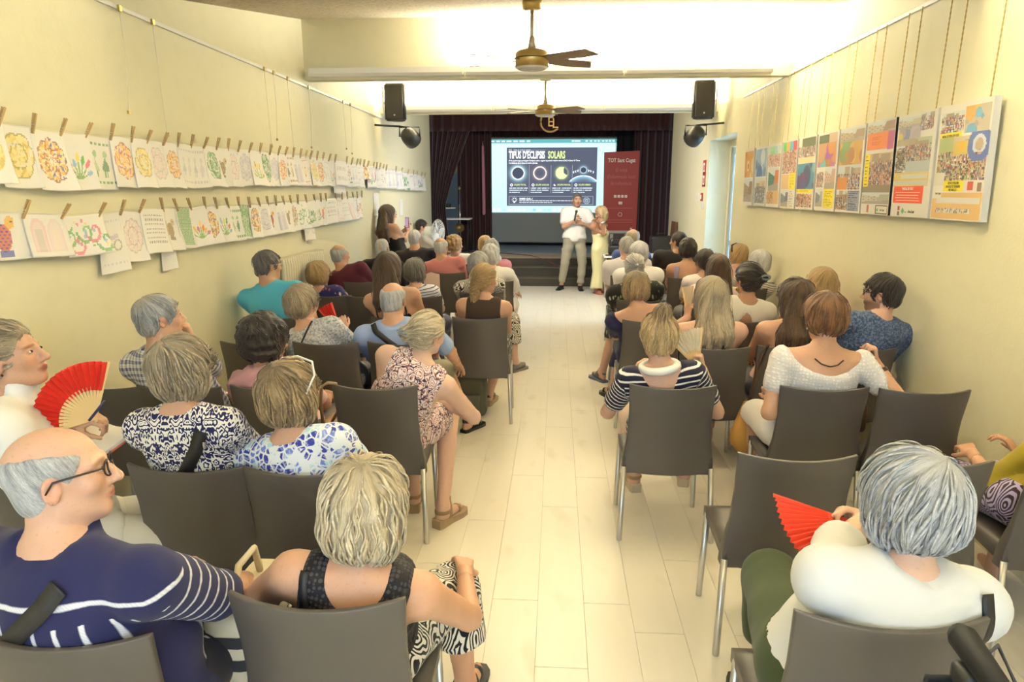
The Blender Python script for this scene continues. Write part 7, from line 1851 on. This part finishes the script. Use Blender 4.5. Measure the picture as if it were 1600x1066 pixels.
# ---- the two speakers in front of the stage
def standing_feet(f): pass
bx_, by_ = .32, 12.72
f = person('speaker', 'man in a white polo shirt and khaki cargo trousers speaking into a microphone', 0, 12.72, (902, 301), H('salt', 'men', (.22, .20, .18, 1), hairline=.05, h=.008), ('polo_shirt', cloth('plain', (.80, .77, .72)), dict(neck='collar', sleeve=.25, hem=-.07), dict(thick=.022, fold=.005, loose=.014)), ('cargo_trousers', cloth('plain', (.36, .33, .25)), dict(length=.84, top=.03), dict(thick=.022, fold=.008, ffreq=26)),
           sex='m', root=(.335, 12.72, 0), hy=0, rz=math.pi, stand=True, hip=(0, 0, .96), yaw=172, pitch=0, skin=WARM, vol=.008, w=1.06, fat=1.0, hs=1.08, wrists=(Wd(909, 349, 12.55), Wd(898, 345, 12.47)), hands=((-.5, -.1, .15), (.10, -.25, 1)), palm=((0, -1, 0), (1, .2, 0)), curl=(45, 78), poles=((.9, .2, -.8), (-.7, .1, -1)),
           knees=((.49, 12.70, .52), (.17, 12.68, .52)), feet=((.46, 12.72, .085), (.11, 12.78, .085)), toes=((.12, -1, 0), (-.45, -1, 0)), body=dict(h=.016, hh=.0062, hf=.0058, brow=(.30, .26, .22), beard=(.75, .70, .66)), shoes=None)
f.shoes(f.root, plain('black_shoe', (.012, .012, .012, 1), .45), 'shoe')
for i, sg in enumerate((-1, 1)):
    c = f.hj[i]*.45 + f.kn[i]*.55
    o = box('cargo_pocket', (-.026, -.060, -.09), (.026, .060, .09), cloth('plain', (.36, .33, .25)), f.root, .016, True); o.location = c + np.array([sg*.072, 0, -.03])
    o2 = box('pocket_flap', (-.030, -.064, .05), (.030, .064, .09), cloth('plain', (.33, .30, .23)), o, .012, True)
box('chest_logo', (-.014, -.004, -.008), (.014, .004, .008), M_FRAME, f.root, .002).location = f.tw((-.085, .148, .31*f.k))
earc = f
mp = f.base + np.array([c for c in (0, 0, 0)], float)
ch = f.hand_chains(1)
pc_ = f.wr[1] + f.hd[1]*.085 + np.array([.0, .035, 0])
mw = np.array([-pc_[0], -pc_[1], pc_[2]]) + f.base*np.array([1, 1, 0])
mt = Wd(902, 325, 12.54)
mic = empty('microphone', mw)
dvec = unit(mt - mw)
P0, P1 = -dvec*.10, dvec*.09
tube('handle', [tuple(P0), tuple(P0*.2 + P1*.8), tuple(P1)], [.011, .015, .018], M_BLACK, mic, 12)
bm = bmesh.new(); bmesh.ops.create_uvsphere(bm, u_segments=14, v_segments=10, radius=.026); o = mesh_obj('grille', bm, plain('mic_grille', (.05, .05, .05, 1), .4, .5, bump=.8, scale=300), mic, True); o.location = dvec*.11
tag(mic, 'black handheld microphone held up by the man in the white polo shirt', 'microphone')
f = person('interpreter', 'tanned woman with fair hair in a long pale yellow satin dress, hands near her face', 0, 12.3, (939, 322), H('blonde', 'long', (.16, .09, .04, 1), length=.02, drop=.05, locks=50, h=.009), ('dress_top', cloth('satin', (.72, .66, .36)), dict(neck='low', sleeve=0, arm_w=.05, hem=-.2), dict(thick=.010)), None,
           root=(.79, 12.28, 0), hy=0, rz=math.pi + math.radians(38), stand=True, hip=(0, 0, .80), yaw=-118, pitch=-14, roll=0, skin=DEEP, vol=.016, hs=1.04, w=.92, stance=.5, wrists=(Wd(935, 349, 12.06), Wd(941, 345, 12.04)), hands=((-.6, -.3, .6), (-.75, -.1, .35)), palm=((0, -.3, -1), (0, -1, .2)), curl=(35, 40), poles=((-.6, -.8, -.3), (.9, -.7, -.3)), body=dict(h=.016, hh=.0062, hf=.0058, brow=(.3, .22, .16)))
f.shoes(f.root, plain('coral_leather', (.50, .18, .13, 1), .5), 'sandal')
V = []; nz, na = 26, 40
for i in range(nz):
    t_ = i/(nz - 1); z = .86 - (.86 - .10)*t_
    for j in range(na):
        a = 2*math.pi*j/na; rx = np.interp(t_, (0, .12, .3, .6, 1), (.150, .172, .165, .140, .185)); ry = np.interp(t_, (0, .12, .3, .6, 1), (.118, .138, .128, .105, .140))
        fl = 1 + .05*t_*math.sin(a*7 + 2*t_); V.append((rx*fl*math.cos(a), ry*fl*math.sin(a) - .01, z + .012*math.sin(a*2)*t_))
F = [(i*na + j, (i + 1)*na + j, (i + 1)*na + (j + 1) % na, i*na + (j + 1) % na) for i in range(nz - 1) for j in range(na) if not (i > 17 and j in (9,))]
V = np.array(V); o = np_mesh('skirt', V, F, cloth('satin', (.72, .66, .36)), f.root, {'rc': V, 'sa': np.full(len(V), -.05), 'sl': np.full(len(V), -.05)})
o.modifiers.new('cloth', 'SOLIDIFY').thickness = .006
for sg in (-1, 1):
    for fr in (False, True): f.back_ribbon('shoulder_strap', f.root, cloth('satin', (.72, .66, .36)), [(sg*.075, .25), (sg*.085, .34), (sg*.09, .44)], .012, .004, .006, front=fr)
cuff(f, 1, 'wrist_band', M_PEARL, .01, .03)

for k in ('bald', 'fanlady', 'denim', 'plaid', 'turquoise', 'filming', 'helper', 'speaker', 'interpreter'): eyes(PEOPLE[k])

# ---------------------------------------------------------------- the chairs, one under each listener and the empty ones
def seat_label(k):
    s = PEOPLE[k].label; return s
CHL = dict(bald='chair under the bald man in the striped sweater', curly='chair under the woman with wavy pale blonde hair', ikat='chair under the woman in the ikat blouse', floral='chair under the woman in the blue floral blouse', plaid='chair under the man in the checked shirt', scarf='chair under the woman with the pink scarf', paisley='chair under the woman in the paisley dress',
    greyblouse='chair under the woman in the grey speckled blouse', blueshirt='chair under the man in the light blue shirt', turquoise='chair under the man in the turquoise polo', barebrown='chair under the brown-haired woman with bare shoulders', pony='chair under the ponytail woman', blondepattern='chair under the blonde woman in navy and cream', striped='chair under the dark grey-haired woman in stripes', bwpattern='chair under the woman in black with white swirls',
    maroon='chair under the man in the maroon shirt', whiteshawl='chair under the white-haired woman, left of the aisle', pinkshirt='chair under the man in the salmon shirt', hotpink='chair under the woman in the pink and white top', bald2='chair under the bald man in black', blacktee='chair under the broad man in the black t-shirt', whitecurls='chair under the blonde curly woman in white', blondefront='chair under the fair-haired woman at the front left',
    silver='chair under the silver-haired woman in white', mustard='chair under the person in the mustard top', pillow='chair under the woman with the white neck ring', lace='chair under the woman in the lace blouse', orange='chair under the woman in the orange strappy top', wavy='chair under the woman with long wavy brown hair', denim='chair under the man with glasses by the right wall', navy='chair under the woman in the navy top',
    keyhole='chair under the woman in the open-backed blouse', golden='chair under the golden-haired woman', darklong='chair under the woman with long straight dark hair', leafblack='chair under the woman in the leaf print', whitebob='chair under the woman with the white bob', lilac='chair under the woman with lilac-white hair', pinkwhite='chair under the dark-haired woman in pinkish white', sunglass='chair under the woman with sunglasses on her head',
    lavender='chair under the woman in the lavender top', whitetee='chair under the grey man in the white t-shirt', blacktee2='chair under the man in black at the front right', frontblond='chair under the balding man in the blue shirt')
for k, l in CHL.items():
    b = PEOPLE[k].base; chair(b[0], b[1] - .25, 'taupe plastic ' + l)
chair(-1.88, 2.06, 'taupe plastic chair under the woman in white by the left radiator', math.radians(-12))
chair(-2.22, 3.08, 'empty taupe chair by the left wall behind the open red fan')
chair(chair_x(387, 4.12), 4.10, 'empty taupe chair between the checked shirt and the dark curls')
chair(chair_x(566, 6.12), 6.1, 'empty taupe chair right of the folded red fan')
chair(-2.2, 9.0, 'empty taupe chair below the notices on the left wall')
chair(chair_x(1255, 2.36), 2.36, 'empty taupe chair in front of the open red fan on the right')
chair(chair_x(1468, 2.36), 2.34, 'empty taupe chair hidden behind the silver-haired woman')
chair(chair_x(1454, 3.28), 3.26, 'empty taupe chair beside the lace blouse woman, by the right wall')

# ---------------------------------------------------------------- fans, bags and the rest held or set down
def folding_fan(piv, mid, nrm, R, spread, leaf, stick, label, r0=.42, n=18, flat=.004):
    piv = np.array(piv, float); m = unit(mid); nn = unit(np.asarray(nrm, float) - m*(np.dot(nrm, m))); s = np.cross(nn, m)
    e = empty('folding_fan', piv); A = math.radians(spread)
    ang = np.linspace(-A/2, A/2, 2*n + 1); bm = bmesh.new(); rows = []
    for r_ in (R*r0, R*.7, R):
        rows.append([bm.verts.new((m*math.cos(a) + s*math.sin(a))*r_*(1 if i % 2 == 0 else .992) + nn*(flat*r_/R*2.2 if i % 2 else -flat*r_/R*2.2)) for i, a in enumerate(ang)])
    for q in range(2):
        for i in range(2*n): bm.faces.new((rows[q][i], rows[q][i + 1], rows[q + 1][i + 1], rows[q + 1][i]))
    o = mesh_obj('leaf', bm, leaf, e); md = o.modifiers.new('paper', 'SOLIDIFY'); md.thickness = .0012
    for i in range(0, 2*n + 1, 2):
        a = ang[i]; u_ = m*math.cos(a) + s*math.sin(a); w_ = np.cross(nn, u_); bm = bmesh.new(); g = i in (0, 2*n); L = R*(1.01 if g else r0 + .06)
        V = [u_*(-.012) + w_*.004, u_*(-.012) - w_*.004, u_*L - w_*(.007 if g else .0045), u_*L + w_*(.007 if g else .0045)]
        o_ = nn*((i - n)*.00035)
        a1 = [bm.verts.new(v + o_ - nn*.0015) for v in V]; a2 = [bm.verts.new(v + o_ + nn*.0005) for v in V]
        bm.faces.new(a1); bm.faces.new(a2[::-1])
        for k in range(4): bm.faces.new((a1[k], a2[k], a2[(k + 1) % 4], a1[(k + 1) % 4]))
        mesh_obj('guard_stick' if g else 'stick', bm, stick, e)
    lathe('rivet', [(.004, -.006), (.004, .006)], M_STEEL, e, n=8)
    tag(e, label, 'fan'); return e
M_REDF = plain('red_fan_cloth', (.72, .035, .02, 1), .55); M_ORF = plain('coral_fan_cloth', (.80, .075, .035, 1), .5); M_BAMB = plain('bamboo', (.70, .48, .20, 1), .5)
def W_of(f, p): c_, s_ = math.cos(f.root.rotation_euler[2]), math.sin(f.root.rotation_euler[2]); return f.base + np.array([[c_, -s_, 0], [s_, c_, 0], [0, 0, 1]]) @ np.asarray(p)
f = PEOPLE['fanlady']; pv = at_y(148, 655, 2.20)
folding_fan(pv, at_y(104, 618, 2.20) - pv, (.25, -1, .2), .205, 118, M_REDF, M_BAMB, 'open red folding fan with pale wooden sticks held by the woman in white', .50)
f = PEOPLE['silver']; pv = at_y(1336, 800, 1.95)
M_REDS = plain('coral_stick', (.70, .06, .03, 1), .4)
folding_fan(at_y(1338, 814, 1.93), (-.85, -.72, -.27), (.21, -.50, .71), .25, 104, M_ORF, M_REDS, 'open coral red folding fan held by the silver-haired woman', .36, 24, flat=.0028)
f = PEOPLE['pillow']; pv = at_y(1092, 578, 3.62)
folding_fan(pv, at_y(1068, 510, 3.62) - pv, (.1, -1, .1), .23, 46, plain('cream_fan', (.78, .68, .50, 1), .7), M_BAMB, 'half-open cream folding fan held by the woman with the neck ring', .45, 9)
f = PEOPLE['orange']; pv = at_y(1076, 500, 4.64)
folding_fan(pv, at_y(1074, 445, 4.64) - pv, (.3, -1, .1), .23, 20, plain('cream_fan', (.78, .68, .50, 1), .7), M_BAMB, 'nearly folded cream fan held up by the woman in orange', .45, 6)
pv = at_y(533, 512, 4.66)
folding_fan(pv - np.array([0, 0, .05]), at_y(506, 465, 4.66) - pv, (.2, -1, .1), .235, 24, M_REDF, M_REDS, 'partly folded red fan held upright by the woman in grey', .2, 6)
a = at_y(676, 446, 6.66); pf_ = empty('paddle_fan', a); polygon('board', [(-.085, 0, -.12), (.075, 0, -.14), (.07, 0, .11), (-.02, 0, .13), (-.09, 0, .10)], .006, (0, -1, 0), plain('pink_card', (.74, .52, .40, 1), .6), pf_); tube('handle', [(0, .004, -.12), (.0, .004, -.22)], .008, M_BAMB, pf_); tag(pf_, 'pale pink card fan held by the woman in the striped blouse', 'fan')
# open notebook and pen of the woman in white
a = at_y(158, 688, 2.28); nb = empty('notebook', a); nb.rotation_euler = (math.radians(14), math.radians(6), math.radians(-12))
for s in (-1, 1):
    o = box('pages', (min(0, s*.10), -.075, 0), (max(0, s*.10), .075, .014), plain('paper_white', (.82, .78, .70, 1), .8), nb, .003); o.rotation_euler = (0, -s*.12, 0)
    o = box('cover', (min(0, s*.104), -.079, -.006), (max(0, s*.104), .079, .0), plain('coral_cover', (.68, .16, .12, 1), .6), nb, .002); o.rotation_euler = (0, -s*.12, 0)
tag(nb, 'open notebook with coral cover on the lap of the woman in white', 'notebook')
a = at_y(150, 640, 2.16); tag(tube('pen', [tuple(a + np.array((-.03, 0, -.04))), tuple(a + np.array((.035, .0, .03)))], .005, plain('ink_blue', (.02, .02, .10, 1), .35), n=8), 'dark blue pen in the hand holding the red fan', 'pen')
# phone
a = at_y(636, 348, 9.74); ph = empty('phone', a, math.radians(-32)); box('phone_body', (-.036, -.005, -.075), (.036, .005, .075), M_BLACK, ph, .004); box('phone_screen', (-.032, -.0062, -.068), (.032, -.0052, .068), glow('phone_glow', (.45, .30, .42), .7), ph); tag(ph, 'phone with a lit screen raised by the long-haired woman', 'phone')
# cane, straw bag, raised bag strap
f = PEOPLE['lace']; hp = at_y(1212, 600, 3.68); ft = hp.copy(); ft[2] = .012; ft[:2] = (hp[:2] + np.array([-.12, -.02]))
cn = empty('walking_cane', ft)
t = NT('violet_print'); co = t.new('ShaderNodeTexCoord').outputs['Object']; cc = t.ramp(t.noise(co, 60, 3, .7), [(.40, (.03, .02, .12)), (.52, (.16, .12, .48)), (.64, (.50, .46, .75))]); M_CANE = t.out(cc, .35)
L_ = hp - ft; tube('shaft', [(0, 0, .03), tuple(L_*.8)], .012, M_CANE, cn, 12); tube('upper_shaft', [tuple(L_*.8), tuple(L_*.99)], .012, M_BLACK, cn, 12)
tube('handle', [tuple(L_ + np.array(q)) for q in ((-.065, -.01, .005), (-.03, 0, .018), (.02, 0, .022), (.07, 0, .034), (.085, 0, .035))], [.012, .017, .016, .015, .009], M_BLACK, cn, 10); lathe('ferrule', [(.016, -.01), (.014, .03)], M_BLACK, cn, n=12)
tag(cn, 'walking cane with violet patterned shaft and black handle held by the lace blouse woman', 'cane')
a = at_y(1166, 690, 4.05); sb = empty('straw_bag', (a[0], 4.05, .22))
prof = [(.02, 0)] + [(.085*math.sin(min(1, (z_ + .03)/.13)*1.57)*(1 - max(0, z_ - .12)/.24)**.75 + .012 + (.004 if i % 2 else 0), z_) for i, z_ in enumerate(np.linspace(.006, .33, 44))]
lathe('woven_body', prof, plain('straw_weave', (.50, .27, .06, 1), .75, bump=.4), sb, n=20)
tube('strap', [(0, -.02, .32), (.03, -.03, .55), (.075, -.04, .70), (.03, -.05, .645), (-.01, -.02, .33)], .006, plain('brown_leather', (.06, .03, .02, 1), .5), sb, 6)
tag(sb, 'yellow woven straw bag hanging from the chair by the cane', 'bag')
f = PEOPLE['lace']; a = at_y(1362, 548, 3.52); b = at_y(1350, 614, 3.36)
hb = empty('shoulder_bag', (b[0] + .05, 3.72, .50)); base_ = np.array(hb.location)
pts = [a + np.array((-.02, .0, .02)) - base_, a + np.array((-.03, -.03, -.08)) - base_, b + np.array((0, 0, -.05)) - base_, np.array((-.05, -.02, .1))]
cvec = np.array(pts); cs = np.stack([np.interp(np.linspace(0, 3, 16), range(4), cvec[:, k]) for k in range(3)], 1)
tg = np.gradient(cs, axis=0); nr = np.tile(np.array([[0, -1., 0]]), (16, 1)); sd = np.cross(tg, nr); sd /= np.linalg.norm(sd, axis=1, keepdims=True)
ribbon('strap', cs, sd, nr, .028, .004, plain('brown_leather', (.06, .03, .02, 1), .5), hb)
bm = bmesh.new(); bm_box(bm, (-.13, -.05, 0), (.13, .05, .17), .03, 3); mesh_obj('bag_body', bm, plain('brown_leather', (.06, .03, .02, 1), .5), hb, True)
tag(hb, 'brown leather bag with its strap lifted by the lace blouse woman', 'bag')
# bags on the left side
a = at_x(0, 0, -1) if False else None
pk = empty('backpack', (-.70, 5.36, 0)); bm = bmesh.new(); bm_box(bm, (-.15, -.10, 0), (.15, .10, .34), .06, 4); mesh_obj('bag_body', bm, plain('olive_canvas', (.10, .095, .06, 1), .85, bump=.3), pk, True); bm = bmesh.new(); bm_box(bm, (-.11, -.14, .03), (.11, -.08, .20), .025, 3); mesh_obj('pocket', bm, plain('olive_canvas', (.10, .095, .06, 1), .85, bump=.3), pk, True)
tube('strap', [(-.06, -.10, .30), (-.08, -.15, .2), (-.06, -.12, .06)], .012, M_BLACK, pk, 6); tag(pk, 'olive green backpack on the floor under the ponytail woman', 'backpack')
hbx = chair_x(580, 3.16) - .235
tb_ = empty('shoulder_bag', (hbx - .02, 3.25, .45)); tube('strap', [(-.05, .06, .16), (-.035, .0, .30), (-.01, -.045, .40), (.03, -.06, .425), (.055, -.02, .41), (.04, .06, .25), (-.02, .10, .16)], .009, plain('tan_leather', (.30, .19, .10, 1), .5), tb_, 6)
bm = bmesh.new(); bm_box(bm, (-.075, .0, -.10), (.0, .26, .17), .03, 3); mesh_obj('bag_body', bm, plain('tan_leather', (.30, .19, .10, 1), .5), tb_, True); tag(tb_, 'tan handbag hooked over the chair of the paisley dress woman', 'handbag')
cbx = PEOPLE['curly'].base
cr = empty('tote_bag', (cbx[0] - .33, cbx[1] + .12, .40)); bm = bmesh.new(); bm_box(bm, (-.06, -.16, 0), (.07, .18, .27), .035, 3); mesh_obj('bag_body', bm, plain('cream_canvas', (.66, .58, .42, 1), .8, bump=.3), cr, True); tube('handle', [(0, -.10, .25), (.01, -.05, .37), (.01, .05, .37), (0, .10, .25)], .010, plain('cream_canvas', (.66, .58, .42, 1), .8), cr, 6)
for k in range(3): box('stripe', (-.063, -.162, .05 + k*.07), (.073, .182, .075 + k*.07), plain('dark_stripe', (.03, .03, .035, 1), .8), cr, .03)
tag(cr, 'cream and black striped bag beside the pale blonde woman', 'bag')
# rollator behind the nearest right chair
M_GRIP = plain('rubber_grip', (.007, .008, .010, 1), .6, 0, .25); M_FRM = plain('dark_metal', (.035, .04, .045, 1), .35, .5)
rx, ry = .75, 1.06
ro = empty('rollator', (rx + .27, ry, 0))
for sg in (-1, 1):
    x = sg*.27
    tube('frame_post', [(x, .06, .16), (x, .03, .60), (x, .0, .97)], .014, M_FRM, ro, 10)
    tube('handle_grip', [(x, .105, 1.005), (x, .09, 1.005), (x, -.02, .985), (x, -.10, .955), (x, -.115, .95)], [.020, .026, .022, .026, .020], M_GRIP, ro, 14)
    tube('brake_lever', [(x, .06, .965), (x - .02, .04, .925), (x - .02, -.04, .915), (x - .015, -.10, .90)], .007, M_FRM, ro, 8)
    tube('brake_loop', [(x - .01, .06, .94), (x - .06, .075, .93), (x - .075, .06, .89), (x - .05, .05, .865), (x - .01, .05, .88)], .008, M_GRIP, ro, 8)
    bm = bmesh.new(); bm_box(bm, (x - .028, .02, .88), (x + .028, .075, .975), .012, 2); mesh_obj('brake_housing', bm, M_BLACK, ro, True)
    lathe('bolt', [(.006, 0), (.006, .004)], M_STEEL, ro, (x + .012, .012, .93), 8, 'y'); lathe('bolt', [(.006, 0), (.006, .004)], M_STEEL, ro, (x - .010, .012, .90), 8, 'y')
    tube('brake_cable', [(x, .07, .95), (x + .07, .10, .985), (x + .11, .08, .90), (x + .05, .06, .6), (x, .06, .3)], .004, M_BLACK, ro, 6)
    for yy_ in (-.28, .30):
        tube('side_bar', [(x, .05, .45), (x, yy_, .10)], .012, M_FRM, ro, 8)
        bm = bmesh.new(); bm_lathe(bm, [(.03, -.016), (.092, -.014), (.10, 0), (.092, .014), (.03, .016)], (0, 0, 0), 22, 'x'); o = mesh_obj('wheel', bm, M_GRIP, ro, True); o.location = (x, yy_, .10)
box('seat_pad', (-.25, -.02, .52), (.25, .20, .56), M_BLACK, ro, .015); tube('cross_bar', [(-.27, .05, .45), (.27, .05, .45)], .012, M_FRM, ro, 8)
tag(ro, 'dark rollator walker with rubber grips behind the nearest right chair', 'walker')
